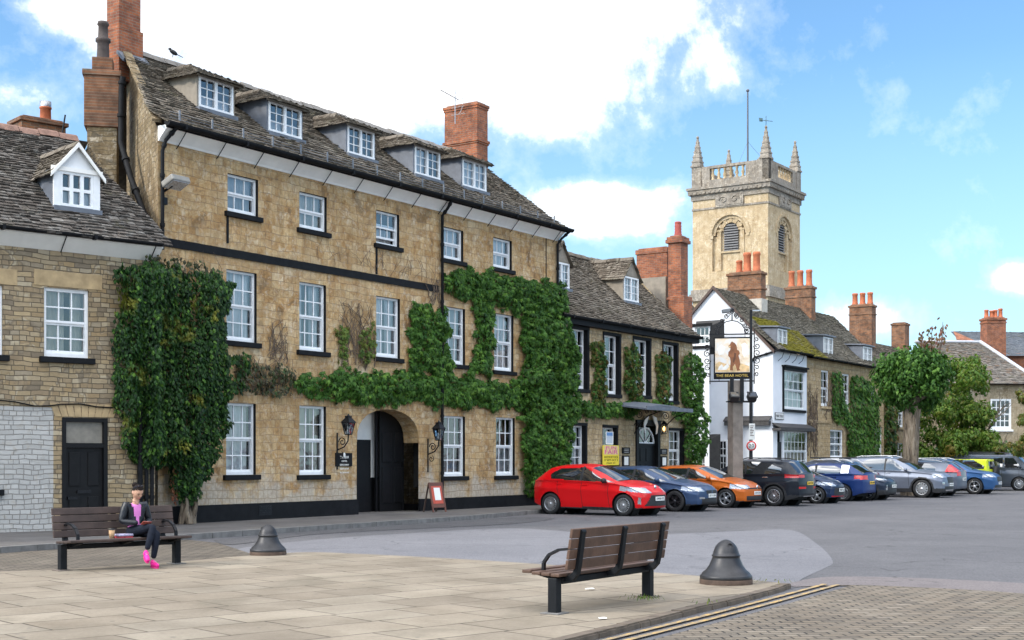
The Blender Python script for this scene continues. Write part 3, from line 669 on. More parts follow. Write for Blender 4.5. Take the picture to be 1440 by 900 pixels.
for i, o in enumerate(midw): window(hotel, *o, cols=3, rows=(2, 2), sill=MT['black'], curtain=['nets', 'sides', 'gap', 'nets', 'nets'][i])
for i, o in enumerate(lowr): window(hotel, *o, cols=3, rows=(2, 2), sill=MT['black'], curtain=['nets', 'gap', 'brown', 'half'][i])
# black painted bands, plinth
s0 = HF.tz(222, 338)[1]; te = HF.tz(616, 400)[0]
b = MB(); b.box(-.02, te, -.035, .0, s0-.11, s0+.09); b.build('string_course', MT['black'], hotel)
b = MB(); b.box(-.02, a0-.0, -.07, 0, -.1, PZ+.42); b.build('plinth', MT['black'], hotel)
b = MB(); b.box(a1+.0, TL, -.07, 0, -.1, PZ+.36); b.build('plinth', MT['black'], hotel)
for px, y1, y2 in ((319.5, 300, 345), (529, 345, 388)):
    t = HF.tz(px, y1)[0]; b = MB(); b.box(t-.03, t+.03, -.03, 0, HF.tz(px, y2)[1]+.05, HF.tz(px, y1)[1]); b.build('drip_strip', MT['black'], hotel)
b = MB(); b.box(HF.tz(768, 340)[0]-.03, HF.tz(768, 340)[0]+.0, -.02, 0, 5.5, EZ-.3); b.build('cable', MT['black'], hotel)
# coved soffit, gutter and brackets
b = MB(); prof = [(0, EZ-.37), (-.03, EZ-.37), (-.06, EZ-.32), (-.16, EZ-.22), (-.34, EZ-.07), (-.34, EZ-.02), (0, EZ-.02)]
n = len(prof); b.add([(0.0, d, z) for d, z in prof]+[(TL, d, z) for d, z in prof], [(i, (i+1) % n, n+(i+1) % n, n+i) for i in range(n)]+[tuple(range(n)), tuple(range(n, 2*n))])
b.build('eaves_cove', MT['cream'], hotel)
gutter(hotel, -.1, TL+.25, EZ+.02, -.43, .105)
b = MB(); b.box(-.05, TL+.2, -.35, -.33, EZ-.1, EZ+.05); b.build('fascia', MT['black'], hotel)
for i in range(14):
    x = .55+i*(TL-.9)/13; b = MB(); b.tube([(x, -.02, EZ-.46), (x, -.12, EZ-.36), (x, -.40, EZ-.06)], .012, 6); b.build('gutter_bracket', MT['black'], hotel)
# roof of stone slates, sprocketed at the eaves
prof = [(-.42, EZ-.0), (.3, EZ+.42), (.9, EZ+.90), (RD, RZ0)]
dorm = []
for (x0, x1, y0, y1) in [(280, 326.5, 106, 150), (378, 422.5, 141, 184), (489, 525, 175, 215), (583.5, 617.5, 204, 244), (650.5, 682.5, 222, 261)]:
    best = None
    for k in range(60):
        d = .2+k*.03; r = HF.rect(x0, x1, y0, y1, d); zr = np.interp(d, [p[0] for p in prof], [p[1] for p in prof]); e = abs(r[2]-.06-zr)
        if best is None or e < best[0]: best = (e, d, r)
    dorm.append((best[1], best[2]))
def dskip(x, w, p): return any(r[0]-.03 < x < r[1]+.03 and p[0] > d+.05 and p[1] < r[3] for d, r in dorm)
S = sum(math.hypot(b_[0]-a_[0], b_[1]-a_[1]) for a_, b_ in zip(prof, prof[1:]))
rb = MB(); slates(rb, prof, lambda w: -.12+(t_l+.1)*max(0, w-.7)/(S-.7), lambda w: TL+.16, .2, .27, dskip, .03, 11)
bp = [(2*RD+.42, EZ), (RD, RZ0)]
rb.quad((2*t_l-.1, bp[0][0], bp[0][1]), (TL+.16, bp[0][0], bp[0][1]), (TL+.16, RD, RZ0), (t_l-.1, RD, RZ0))
roof = rb.build('roof', MT['slate'], hotel, fix=False)
b = MB(); ridge(b, (t_l-.05, RD, RZ0+.06), (TL+.1, RD, RZ0+.1), 38); b.build('ridge_tile_row', plain('ridge_stone', (.22, .20, .18), .9, var=.3, scale=4), roof)
b = MB()
for i in range(18):
    A = Vector((-.1, -.1, EZ)).lerp(Vector((t_l-.05, RD, RZ0)), i/18); B = Vector((-.1, -.1, EZ)).lerp(Vector((t_l-.05, RD, RZ0)), (i+.97)/18)
    z = Vector((0, 0, rnd.uniform(.02, .06))); b.prism([A+z+Vector((-.16, 0, 0)), B+z+Vector((-.16, 0, 0)), B+z+Vector((.12, 0, .02)), A+z+Vector((.12, 0, .02))], (0, 0, .07))
b.build('verge_stone_row', MT['gablestone'], roof)
b = MB(); zg = EZ+.12
for i in range(17):
    x = .5+i*(TL-1)/16; b.box(x-.02, x+.02, -.2, -.17, EZ+.1, EZ+.42)
for zz in (.2, .27, .34): b.tube([(.2, -.185, EZ+zz), (TL-.2, -.185, EZ+zz)], .006, 4)
b.build('snow_guard', plain('grey_metal', (.20, .21, .23), .5, metal=.5), roof)
for i, (d, r) in enumerate(dorm):
    dormer(hotel, *r, d, 0, 'hip', [MT['tan'], MT['lead'], MT['lead'], MT['lead'], MT['lead']][i], slope=.95, seed=20+i, rise=.42, over=.17, curtain=['half', 'half', None, 'left', 'full'][i])
# chimneys
r = HF.rect(623, 687, 145, 240, RD); tx0, tx1 = HF.tz(624, 160, RD)[0]+.1, HF.tz(672, 160, RD)[0]
def top_at(px, py, d): return HF.tz(px, py, d)[1]
c = stack('chimney', hotel, *corner_px(HF, 625, 671, 686, RD-.7), RZ1-1.6, top_at(672, 144, RD-.7), MT['brick'], ((.0, .05, .10), (.1, .025, .08), (1.25, .06, .10), (1.35, .03, .06)))
zt_ = 16.6
tA = HF.tz(150, 60, RD)[0]
q4 = corner_px(HF, 150, 167.5, 198, RD-.3); c = stack('chimney', hotel, *q4, RZ0-.9, zt_, MT['brick'], ((.0, .06, .12), (zt_-HF.tz(167, 36, RD-.3)[1], .05, .09)))
b = MB(); b.bbox(q4[0]-.045, q4[1]+.045, q4[2]-.045, q4[3]+.045, RZ0-.9, HF.tz(167, 40, RD-.3)[1], .012); b.build('stack_base', MT['brick'], c)
b = MB(); b.prism([(q4[0]-.1, RD-.58, RZ0-.50), (q4[1]+.12, RD-.58, RZ0-.50), (q4[1]+.12, RD-.3, RZ0-.24), (q4[0]-.1, RD-.3, RZ0-.24)], (0, -.03, .07)); b.build('flashing', MT['lead'], c)
# downpipes
downpipe(hotel, [(.22, -.43, EZ-.05), (.12, -.14, EZ-.35), (.06, -.09, EZ-.6), (.06, -.09, 6.5)])
t = HF.tz(620, 330)[0]; downpipe(hotel, [(t, -.43, EZ-.05), (t-.06, -.3, EZ-.3), (t-.06, -.1, EZ-.5), (t-.06, -.1, .3)])
downpipe(hotel, [(TL+.12, -.43, EZ-.05), (TL-.05, -.2, EZ-.3), (TL-.12, -.08, EZ-.5), (TL-.12, -.08, 5.6)])
# flue stack on the left gable: stone foot, brick shaft, narrow brick neck and a black pot
gdir = Vector((t_l, RD)).normalized()
def gpos(px, py, s):                                   # point beside the leaning gable at distance s along it
    return None
GY = 34.3                                             # world depth of the flue
def lx(px, py, Y): 
    v = Vector(((px-CX)*Y/FL, Y, EYE+(HZ-py)*Y/FL)); q = v-HF.w(0, 0); return Vector((q.x*HF.c+q.y*HF.s, -q.x*HF.s+q.y*HF.c, v.z))
A = lx(145, 215, GY); zb = A.z
def lz(py): return EYE+(HZ-py)*GY/FL
sm_ = MB(); rot = Matrix.Rotation(-HA+R(12), 3, 'Z')
def sbox(x, y, z0, z1, bv=.015): return MB().bbox(-x/2, x/2, -y/2, y/2, z0, z1, bv, rot=rot, at=(A.x, A.y, 0))
st = sbox(.72, .66, lz(240)-1.5, lz(182)).build('chimney', MT['gablestone'], hotel)
q = sbox(.86, .78, lz(183), lz(108)); q.bbox(-.47, .47, -.43, .43, lz(112), lz(104), .015, rot=rot, at=(A.x, A.y, 0)); q.build('brick_shaft', MT['brickdark'], st)
sbox(.5, .5, lz(104), lz(84)).build('brick_neck', MT['brickdark'], st)
p = MB(); p.lathe([(.16, 0), (.15, .3), (.15, .42), (.19, .45), (.19, .52), (.13, .56), (.12, .85), (.15, .88), (.13, .96), (.05, .97), (.05, .7)], 14, at=(A.x, A.y, lz(84))); p.build('chimney_pot', MT['sootpot'], st)
# big soil pipe down the left gable
def lp(px, py, Y): return lx(px, py, Y)
pts = [lp(173, 108, 33.9), lp(171, 125, 33.9), lp(170, 200, 33.8), lp(184, 250, 33.1), lp(212, 325, 31.7), lp(216, 350, 31.35)]
downpipe(hotel, pts, .075)
# carriage passage: dark side walls, one black leaf open against the right, panelled doors inside
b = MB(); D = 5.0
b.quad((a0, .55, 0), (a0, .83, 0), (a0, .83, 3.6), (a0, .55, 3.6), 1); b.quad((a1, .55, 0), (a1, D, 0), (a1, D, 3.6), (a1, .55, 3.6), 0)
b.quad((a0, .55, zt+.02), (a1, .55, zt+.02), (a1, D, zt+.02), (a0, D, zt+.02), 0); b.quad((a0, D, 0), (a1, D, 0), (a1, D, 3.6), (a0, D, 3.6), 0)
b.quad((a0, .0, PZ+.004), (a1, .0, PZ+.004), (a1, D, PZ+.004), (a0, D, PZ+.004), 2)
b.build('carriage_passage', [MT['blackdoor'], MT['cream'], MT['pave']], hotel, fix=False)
lf = MB(); lx0 = HF.tz(534, 640, .64)[0]; lf.box(lx0, a1-.02, .64, .70, PZ, zt-.03); lf.box(lx0-.10, lx0-.02, .70, .76, PZ, zt)
for i in range(2):
    x = lx0+.10+i*.56; lf.bbox(x, x+.42, .615, .645, PZ+.25, PZ+1.3, .01); lf.bbox(x, x+.42, .615, .645, PZ+1.45, zs+.3, .01)
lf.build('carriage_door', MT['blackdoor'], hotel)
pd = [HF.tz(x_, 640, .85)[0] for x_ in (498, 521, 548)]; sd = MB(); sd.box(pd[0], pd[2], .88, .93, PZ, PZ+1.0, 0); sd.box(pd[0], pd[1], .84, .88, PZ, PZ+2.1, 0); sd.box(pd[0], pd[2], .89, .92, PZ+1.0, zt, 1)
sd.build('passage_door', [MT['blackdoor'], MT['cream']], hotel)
b = MB()
for i in range(n-0 if False else 16):
    (x, z), (x2, z2) = ap[i], ap[i+1]; v = Vector((x-tm, 0, (z-zs)*1.2)).normalized()*.24; v2 = Vector((x2-tm, 0, (z2-zs)*1.2)).normalized()*.24
    b.prism([(x, -.012, z), (x2-.004, -.012, z2), (x2+v2.x, -.012, z2+v2.z), (x+v.x+.006, -.012, z+v.z)], (0, .011, 0))
b.build('arch_ring', MT['hotelstone'], hotel)

# ================================================================== the lower wing of the hotel
W0 = TL; W1 = HF.tz(974, 640)[0]; WE = HF.tz(890, 462)[1]
MT['wingstone'] = stone('wing_rubble_stone', [(.44, .34, .20), (.54, .43, .27), (.34, .26, .155), (.60, .50, .34)], (.24, .19, .13), .40, .19, .016, .05, .35, [(.36, .26, .14), (.52, .40, .24), (.58, .47, .31)])
wing = empty('hotel_wing', HF.w(W0, 0), HA, 'lower two storey stone wing with four tall sash windows and a glazed entrance canopy', 'hotel')
WF = Frame(HF.w(W0, 0).x, HF.w(W0, 0).y, HA); WL = W1-W0
up = [WF.rect(803.5, 825.5, 461, 546), WF.rect(849, 870.5, 470, 553.5), WF.rect(891, 913, 476, 555), WF.rect(932.5, 951.5, 483, 563)]
lo = [WF.rect(802.5, 823, 598, 660), WF.rect(847, 866.5, 601, 652), WF.rect(940.5, 960, 605, 662)]
dr = WF.rect(893.5, 927, 590, 672); dr = (dr[0], dr[1], PZ, dr[3]); lo = [(a, b_, max(c, .95), e) for a, b_, c, e in lo]
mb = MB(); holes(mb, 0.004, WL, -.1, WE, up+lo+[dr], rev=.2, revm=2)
mb.poly([(WL, 0, -.1), (WL, 6.4, -.1), (WL, 6.4, WE), (WL, 3.2, WE+3.35), (WL, 0, WE)], 0)
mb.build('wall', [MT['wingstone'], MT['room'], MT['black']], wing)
for i, o in enumerate(up):
    window(wing, *o, cols=3, rows=(2, 2), rev=.2, sill=MT['black'], curtain=None)
    b = MB(); a0_, b0_, c0_, e0_ = o; b.box(b0_, b0_+.13, -.03, .0, c0_-.05, e0_+.1); b.box(a0_-.08, a0_, -.03, 0, c0_-.05, e0_+.1); b.box(a0_-.08, b0_+.13, -.04, 0, e0_, e0_+.1); b.build('window_surround', MT['black'], wing)
for i, o in enumerate(lo):
    window(wing, *o, cols=3, rows=(2, 2), rev=.2, sill=MT['black'], curtain=['nets', 'half', 'nets'][i])
    b = MB(); a0_, b0_, c0_, e0_ = o; b.box(b0_, b0_+.11, -.03, .0, c0_-.05, e0_+.1); b.box(a0_, b0_+.11, -.04, 0, e0_, e0_+.1); b.build('window_surround', MT['black'], wing)
# entrance: dark panelled door with fanlight, pilasters
dw = MB(); c0 = (dr[0]+dr[1])/2; hw = (dr[1]-dr[0])/2
dw.box(dr[0], dr[0]+.2, -.06, .2, PZ, dr[3]); dw.box(dr[1]-.2, dr[1], -.06, .2, PZ, dr[3]); dw.box(dr[0], dr[1], -.08, .2, dr[3]-.22, dr[3]); dw.box(dr[0]+.2, dr[1]-.2, .1, .16, PZ, PZ+2.05)
for x in (c0-.42, c0+.05):
    for z in (.15, .85, 1.45): dw.bbox(x, x+.36, .08, .1, PZ+z, PZ+z+.5, .01)
dw.box(dr[0]+.2, dr[1]-.2, .06, .16, PZ+2.05, PZ+2.13)
do = dw.build('entrance_door', MT['blackdoor'], wing)
fl = MB(); N = 12; rr_ = hw-.24; zf = PZ+2.14
for i in range(N):
    a, b_ = math.pi*i/N, math.pi*(i+1)/N
    fl.prism([(c0+rr_*math.cos(a), .08, zf+.62*math.sin(a)), (c0+rr_*math.cos(b_), .08, zf+.62*math.sin(b_)), (c0+(rr_-.06)*math.cos(b_), .08, zf+.56*math.sin(b_)), (c0+(rr_-.06)*math.cos(a), .08, zf+.56*math.sin(a))], (0, .05, 0))
for a in (45, 90, 135): fl.tube([(c0, .1, zf), (c0+rr_*math.cos(R(a)), .1, zf+.6*math.sin(R(a)))], .018, 5)
fl.box(c0-rr_, c0+rr_, .08, .13, zf-.02, zf+.04); fl.build('fanlight', MT['white'], do)
g = MB(); g.quad((c0-rr_, .12, zf), (c0+rr_, .12, zf), (c0+rr_, .12, zf+.6), (c0-rr_, .12, zf+.6)); g.build('pane', MT['glass'], do, fix=False)
# canopy of lead and glass on curled iron brackets
cz = WF.tz(895, 578)[1]; cl, cr_ = WF.tz(893, 578, -.6)[0]-.35, WF.tz(962, 578, -.6)[0]-.6
cb = MB(); nx = 14
for i in range(nx):
    f0, f1 = i/nx, (i+1)/nx
    def zz(f): return cz+.10+.16*math.sin(math.pi*min(1, f*1.15))**.8*(1 if f < .85 else .9)
    a_, b_ = cl+(cr_-cl)*f0, cl+(cr_-cl)*f1
    cb.prism([(a_, 0, zz(f0)+.1), (b_, 0, zz(f1)+.1), (b_, -1.25, zz(f1)-.06), (a_, -1.25, zz(f0)-.06)], (0, 0, -.06))
cb.box(cl, cr_, -1.29, -1.25, cz-.02, cz+.12)
can = cb.build('entrance_canopy', MT['lead'], wing)
def curl(mb, c, r0, turns, a0, plane, r=.012, sgn=1, shrink=.8):
    pts = []
    for i in range(26):
        k = i/25; rr = r0*(1-shrink*k); a = a0+sgn*turns*2*math.pi*k
        p = (rr*math.cos(a), rr*math.sin(a)); pts.append(Vector(c)+Vector(plane[0])*p[0]+Vector(plane[1])*p[1])
    mb.tube(pts, r, 5)
for x in (dr[0]-.12, dr[1]+.12):
    b = MB(); b.tube([(x, -.03, cz-.85), (x, -.25, cz-.5), (x, -.6, cz-.2), (x, -1.2, cz)], .022, 6)
    for (y, z, r_) in ((-.22, -.15, .17), (-.55, -.02, .12), (-.14, -.55, .12)): curl(b, (x, y, cz+z), r_, 1.6, 0, ((0, 1, 0), (0, 0, 1)), .016)
    b.build('scroll_bracket', MT['iron'], can)
b = MB()                                              # pale fretted shapes under the canopy
for s in (-1, 1):
    q = [(c0+s*x, -.16, cz-z) for x, z in ((.15, .14), (.45, .22), (.58, .5), (.5, .82), (.42, .86), (.44, .55), (.3, .42))]; b.prism(q, (0, .03, 0))
b.build('fretwork', MT['cream'], can)
gutter(wing, -.05, WL+.15, WE+.06, -.3, .1)
b = MB(); b.box(.01, WL+.12, -.24, .02, WE-.22, WE-.02); b.build('eaves_board', MT['black'], wing)
WR = WE+3.1
prof = [(-.3, WE+.04), (.5, WE+.62), (3.2, WR)]
wd_ = []
for (x0, x1, y0, y1) in [(779, 799.5, 367, 402), (877.5, 897, 388, 422)]:
    best = None
    for k in range(70):
        d = .2+k*.03; r_ = WF.rect(x0, x1, y0, y1, d); zr = np.interp(d, [p[0] for p in prof], [p[1] for p in prof]); e = abs(r_[2]-.06-zr)
        if best is None or e < best[0]: best = (e, d, r_)
    wd_.append((best[1], best[2]))
rb = MB(); slates(rb, prof, lambda w: .01, lambda w: WL+.2, .19, .25, lambda x, w, p: any(r_[0]-.03 < x < r_[1]+.03 and p[0] > d+.05 and p[1] < r_[3] for d, r_ in wd_), .03, 31)
rb.quad((0, 6.7, WE), (WL+.2, 6.7, WE), (WL+.2, 3.2, WR), (0, 3.2, WR))
roof = rb.build('roof', MT['slate'], wing, fix=False)
b = MB(); ridge(b, (.05, 3.2, WR+.06), (WL+.15, 3.2, WR+.06), 22); b.build('ridge_tile_row', MT['slate'], roof)
for i, (d, r_) in enumerate(wd_): dormer(wing, *r_, d, 0, 'gable', MT['tan'], slope=.95, seed=40+i, rise=.72, over=.12, curtain='full')
# tall brick stack at the end of the wing, low broad one behind it
ct = WF.tz(951, 336, 1.6)[1]
c = stack('chimney', wing, *corner_px(WF, 939.5, 957.5, 967.5, 1.1), WE+.2, ct, MT['brick'], ((.0, .05, .12), (.12, .09, .14), (2.55, .05, .1)), pots=())
b = MB(); b.bbox(*corner_px(WF, 941, 962, 974, .7), WE+.1, WF.tz(955, 418, 1.2)[1], .03); b.build('stack_base', MT['brick'], c)
p = MB(); q5 = corner_px(WF, 939.5, 957.5, 967.5, 1.1); x_, y_, z_ = (q5[0]+q5[1])/2, (q5[2]+q5[3])/2, ct+.05
p.lathe([(.16, 0), (.16, .1), (.14, .14), (.15, .2), (.13, .24), (.15, .32), (.13, .36), (.15, .44), (.13, .48), (.14, .56), (.15, .58), (.12, .62), (.08, .6)], 12, at=(x_, y_, z_)); p.build('chimney_pot', plain('red_clay_pot', (.33, .075, .06), .8), c)
c2 = stack('chimney', wing, *corner_px(WF, 895, 938, 946, 2.1), WR-1.4, WF.tz(920, 358, 3.5)[1], MT['brick'], ((.0, .04, .2),))
b = MB(); b.box(*corner_px(WF, 902, 936, 946, 1.9), WR-1.9, WR-.3); b.build('chimney_foot', MT['tan'], c2)
# ================================================================== stone house on the left
lx0, ly0 = gp(218, 741.0, .05); LA = math.atan2(.666, .746); LFr = Frame(lx0, ly0, LA)
MT['leftstone'] = stone('coursed_rubble_stone', [(.38, .27, .145), (.29, .22, .145), (.45, .34, .20), (.22, .175, .125), (.49, .41, .29), (.35, .26, .15), (.41, .33, .22)], (.13, .105, .075), .38, .105, .009, .03, 0, None, (-30, LFr.tz(75, 600)[0], LFr.tz(40, 572)[1], (.47, .455, .43)), .9)
left = empty('stone_house', LFr.w(0, 0), LA, 'two storey rubble stone house with a whitewashed patch, black door and one white dormer', 'house')
LE = LFr.tz(100, 337)[1]
lw = [LFr.rect(62, 125.5, 403, 501), LFr.rect(-60, 4.5, 396, 496), LFr.rect(-190, -125, 385, 490)]
lg = [LFr.rect(-110, -3, 600, 690)]
ld = LFr.rect(87, 151, 587, 721); ld = (ld[0], ld[1], PZ, ld[3])
mb = MB(); holes(mb, -14, 0.0, -.1, LE, lw+lg+[ld], rev=.12)
mb.poly([(0, 0.02, -.1), (0, 7, -.1), (0, 7, LE), (0, 3.5, LE+3), (0, 0.02, LE)], 0)
mb.poly([(-14, 0.02, -.1), (-14, 7, -.1), (-14, 7, LE), (-14, 3.5, LE+3), (-14, 0.02, LE)], 0); mb.quad((-14, 7, -.1), (0, 7, -.1), (0, 7, LE), (-14, 7, LE))
mb.build('wall', [MT['leftstone'], MT['room']], left)
for o in lw: window(left, *o, cols=3, rows=(2, 2), rev=.12, sill=MT['black'], curtain='gap', bar=.03, fw=.075)
window(left, *lg[0], cols=4, rows=(2, 2), rev=.12, sill=MT['black'], curtain='nets')
LINT = plain('lintel_stone', (.40, .29, .16), .9, var=.25, scale=4, bmp=.3)
for o in lw:
    b = MB(); b.bbox(o[0]-.22, o[1]+.3, -.015, .05, o[3]+.02, o[3]+.36, .012); b.build('lintel', LINT, left)
b = MB(); n = 9; w_ = ld[1]-ld[0]+.3
for i in range(n):
    a_, b_ = ld[0]-.15+w_*i/n, ld[0]-.15+w_*(i+.94)/n; tl = (i+.5-n/2)*.03
    b.prism([(a_, -.012, ld[3]+.02), (b_, -.012, ld[3]+.02), (b_+tl, -.012, ld[3]+.3), (a_+tl, -.012, ld[3]+.3)], (0, .06, 0))
b.build('door_lintel', LINT, left)
b = MB(); b.box(ld[0], ld[0]+.09, -.02, .15, PZ, ld[3]); b.box(ld[1]-.09, ld[1], -.02, .15, PZ, ld[3]); b.box(ld[0]+.09, ld[1]-.09, -.015, .15, ld[3]-.09, ld[3])
zt_ = ld[3]-.55; b.box(ld[0]+.09, ld[1]-.09, -.01, .15, zt_-.1, zt_); b.box(ld[0]+.09, ld[1]-.09, .06, .12, PZ, zt_-.1)
pw = (ld[1]-ld[0]-.18)/2
for i in range(2):
    x = ld[0]+.09+pw*i
    for z0_, z1_ in ((.12, .72), (.95, zt_-.2-PZ)): b.bbox(x+.09, x+pw-.09, .035, .07, PZ+z0_, PZ+z1_, .012)
d_ = b.build('front_door', MT['blackdoor'], left)
b = MB(); b.box((ld[0]+ld[1])/2-.16, (ld[0]+ld[1])/2+.16, .02, .06, PZ+.79, PZ+.86); b.box(ld[0]+.14, ld[0]+.36, .01, .06, PZ+.66, PZ+.72); b.build('letter_plate', MT['iron'], d_)
b = MB(); b.quad((ld[0]+.09, .07, zt_), (ld[1]-.09, .07, zt_), (ld[1]-.09, .07, ld[3]-.09), (ld[0]+.09, .07, ld[3]-.09)); b.build('fanlight_pane', plain('dusty_pane', (.20, .18, .15), .35, var=.2), d_)
b = MB(); b.box(-14, .05, -.30, 0, LE-.02, LE+.03); b.prism([(-14, 0, LE-.28), (-14, -.28, LE-.02), (-14, 0, LE-.02)], (14.04, 0, 0)); b.build('eaves_board', MT['cream'], left)
gutter(left, -14.1, .0, LE+.08, -.36, .075)
for px in (-90, 85, 210):
    t = LFr.tz(px, 345)[0]; b = MB(); b.tube([(t, -.02, LE-.3), (t, -.33, LE+.02)], .012, 6); b.build('gutter_bracket', MT['black'], left)
LR = LE+3.05; prof = [(-.34, LE+.06), (.4, LE+.6), (3.5, LR)]
best = None
for k in range(70):
    d = .2+k*.03; r_ = LFr.rect(85, 129.5, 240, 289, d); e = abs(r_[2]-.08-np.interp(d, [p[0] for p in prof], [p[1] for p in prof]))
    if best is None or e < best[0]: best = (e, d, r_)
ld_ = best
rb = MB(); slates(rb, prof, lambda w: -14.1, lambda w: .25-.55*max(0, w-1)/3, .18, .25, lambda x, w, p: ld_[2][0]-.05 < x < ld_[2][1]+.05 and p[0] > ld_[1]+.05 and p[1] < ld_[2][3], .032, 51)
rb.quad((-14.1, 7.3, LE), (0, 7.3, LE), (0, 3.5, LR), (-14.1, 3.5, LR)); lroof = rb.build('roof', slatemat('mossy_stone_slates', [(.045, .039, .035), (.08, .07, .062), (.115, .10, .088), (.06, .053, .047), (.18, .165, .15)], (.34, .33, .31)), left, fix=False)
b = MB(); ridge(b, (-14, 3.5, LR+.05), (-.3, 3.5, LR+.05), 28); b.build('ridge_tile_row', plain('red_ridge', (.22, .13, .10), .9, var=.3), lroof)
dormer(left, *ld_[2], ld_[1], 0, 'pediment', MT['lead'], slope=.9, seed=60, rise=.62, over=.12, curtain='half', wcols=3, wrows=2)
c = stack('chimney', left, LFr.tz(22, 180, 7)[0], LFr.tz(84, 180, 7)[0], 6.6, 7.4, LR-1.5, LFr.tz(50, 172, 7)[1], MT['brickdark'], ((.0, .06, .1),))
p = MB(); p.lathe([(.15, 0), (.14, .35), (.16, .36), (.16, .4), (.1, .42), (0, .42)], 12, at=(LFr.tz(64, 172, 7)[0], 7, LFr.tz(64, 172, 7)[1])); p.lathe([(.15, .4), (.15, .55), (0, .56)], 12, at=(LFr.tz(64, 172, 7)[0], 7, LFr.tz(64, 172, 7)[1]), mi=1); p.build('chimney_pot', [MT['terra'], MT['steel']], c)
downpipe(left, [(LFr.tz(194, 655)[0], -.1, 1.75+.9), (LFr.tz(194, 655)[0], -.1, .1)], .06)
downpipe(left, [(LFr.tz(203, 655)[0], -.1, 1.75+.9), (LFr.tz(203, 655)[0], -.1, .1)], .045)
downpipe(left, [(LFr.tz(210, 655)[0], -.13, 1.75+.9), (LFr.tz(210, 655)[0], -.13, .1)], .045)
b = MB(); b.tube([(LFr.tz(x, y)[0], -.03, LFr.tz(x, y)[1]) for x, y in ((-100, 566), (0, 563), (20, 565), (48, 571), (66, 571), (85, 568.5), (112, 568), (135, 572), (168, 574))], .016, 6); tag(b.build('wall_cable', MT['black'], None, HF.w(0, 0)*0+LFr.w(0, 0), LA), 'thin black cable sagging along the left stone house above its door', 'cable')
b = MB(); b.tube([(0, 0, 0), (.10, 0, .62)], .02, 6); tag(b.build('roof_mast', MT['iron'], None, tuple(LFr.w(LFr.tz(86, 184, 3.6)[0], 3.6, LR-.05))), 'thin leaning mast behind the ridge of the left house', 'mast')

# ================================================================== white rendered house at the corner of the side lane
MT['limewash'] = plain('white_render', (.74, .76, .80), .85, var=.06, scale=1.2, bmp=.25)
MT['dorset'] = MT['cream']
q0 = HF.tz(1087, 640)[0]; q1 = HF.tz(1134.5, 640)[0]; q2 = HF.tz(1243, 640)[0]
Q = HF.w(q0, 0); QF = Frame(Q.x, Q.y, HA); ql = q1-q0; QE = QF.tz(1089, 493)[1]
white = empty('white_house', Q, HA, 'white rendered corner house with two pointed gables, a bow window and mossy roof', 'house')
DP = 5.9; QR = HF.tz(1003, 404, 2.95)[1]
QRt = QF.tz(1003, 404, 2.95)
QR = EYE+(HZ-404)*(QF.w(0, 2.95).y)/FL
bayw = QF.rect(1101.5, 1130.5, 520, 575); shopw = QF.rect(1102, 1136, 606, 668); shopw = (shopw[0], ql-.08, 1.0, shopw[3])
sd_ = (QF.tz(1093, 610)[0], QF.tz(1100.5, 610)[0], PZ, QF.tz(1093, 606)[1])
mb = MB(); holes(mb, 0, ql, -.1, QE, [bayw, shopw, sd_], rev=.15)
mb.poly([(0, 0, -.1), (0, DP, -.1), (0, DP, QE), (0, DP/2, QR), (0, 0, QE)], 0)
mb.quad((0, DP, -.1), (ql, DP, -.1), (ql, DP, QE), (0, DP, QE))
mb.build('wall', [MT['limewash'], MT['room']], white)
window(white, *bayw, cols=4, rows=(2, 2), rev=.05, sill=MT['black'], curtain='nets')
b = MB(); o = bayw; b.box(o[0]-.12, o[0], -.06, .02, o[2]-.1, o[3]+.1); b.box(o[0]-.12, o[1]+.1, -.14, .02, o[3], o[3]+.14); b.box(o[0]-.2, o[1]+.16, -.22, .02, o[3]+.14, o[3]+.22); b.build('window_hood', MT['black'], white)
window(white, *shopw, cols=6, rows=(2, 2), rev=.04, sill=MT['white'], curtain='low')
b = MB(); b.box(sd_[0], sd_[1], .06, .12, PZ, sd_[3]-.5); b.build('front_door', MT['blackdoor'], white)
b = MB(); zb_ = sd_[3]+.02; b.box(-.1, ql+.12, -.42, -.0, zb_, zb_+.1); b.prism([(-.1, -.42, zb_+.1), (ql+.12, -.42, zb_+.1), (ql+.12, 0, zb_+.3), (-.1, 0, zb_+.3)], (0, 0, .05)); b.build('shop_hood', plain('dark_timber', (.05, .047, .047), .7, var=.3), white)
b = MB(); zs2 = QF.tz(1087, 594)[1]; b.box(-.28, 0, .1, 2.3, zs2-.12, zs2+.06); b.prism([(-.3, .05, zs2+.06), (-.3, 2.35, zs2+.06), (0, 2.35, zs2+.26), (0, .05, zs2+.26)], (0, 0, .05)); b.build('side_hood', plain('dark_timber_side', (.05, .047, .047), .7, var=.3), white)
for i in range(4):
    x = .55+i*(ql-.8)/4; b = MB(); b.tube([(x, -.02, QE-.45), (x+.02, -.2, QE-.3), (x+.05, -.3, QE-.02)], .014, 5); b.build('gutter_bracket', MT['iron'], white)
gutter(white, -.1, ql+.0, QE+.06, -.32, .08)
downpipe(white, [(-.06, -.3, QE), (-.06, .9, QE-.3), (-.06, 1.05, QE-.5), (-.06, 1.05, zs2+.3)], .045)
def mossq(nt, co):
    s = node(nt, 'SeparateXYZ', {0: co}); 
    k = math_(nt, 'MULTIPLY', math_(nt, 'LESS_THAN', s.outputs[2], QE+1.75), math_(nt, 'GREATER_THAN', s.outputs[0], .9))
    return math_(nt, 'MULTIPLY', k, ramp(nt, noise(nt, co, 2.6, 5, .7), [(.30, 0.0), (.45, 1.0)]))
rb = MB(); prof = [(-.3, QE+.05), (.5, QE+.68), (DP/2, QR)]
qd = []
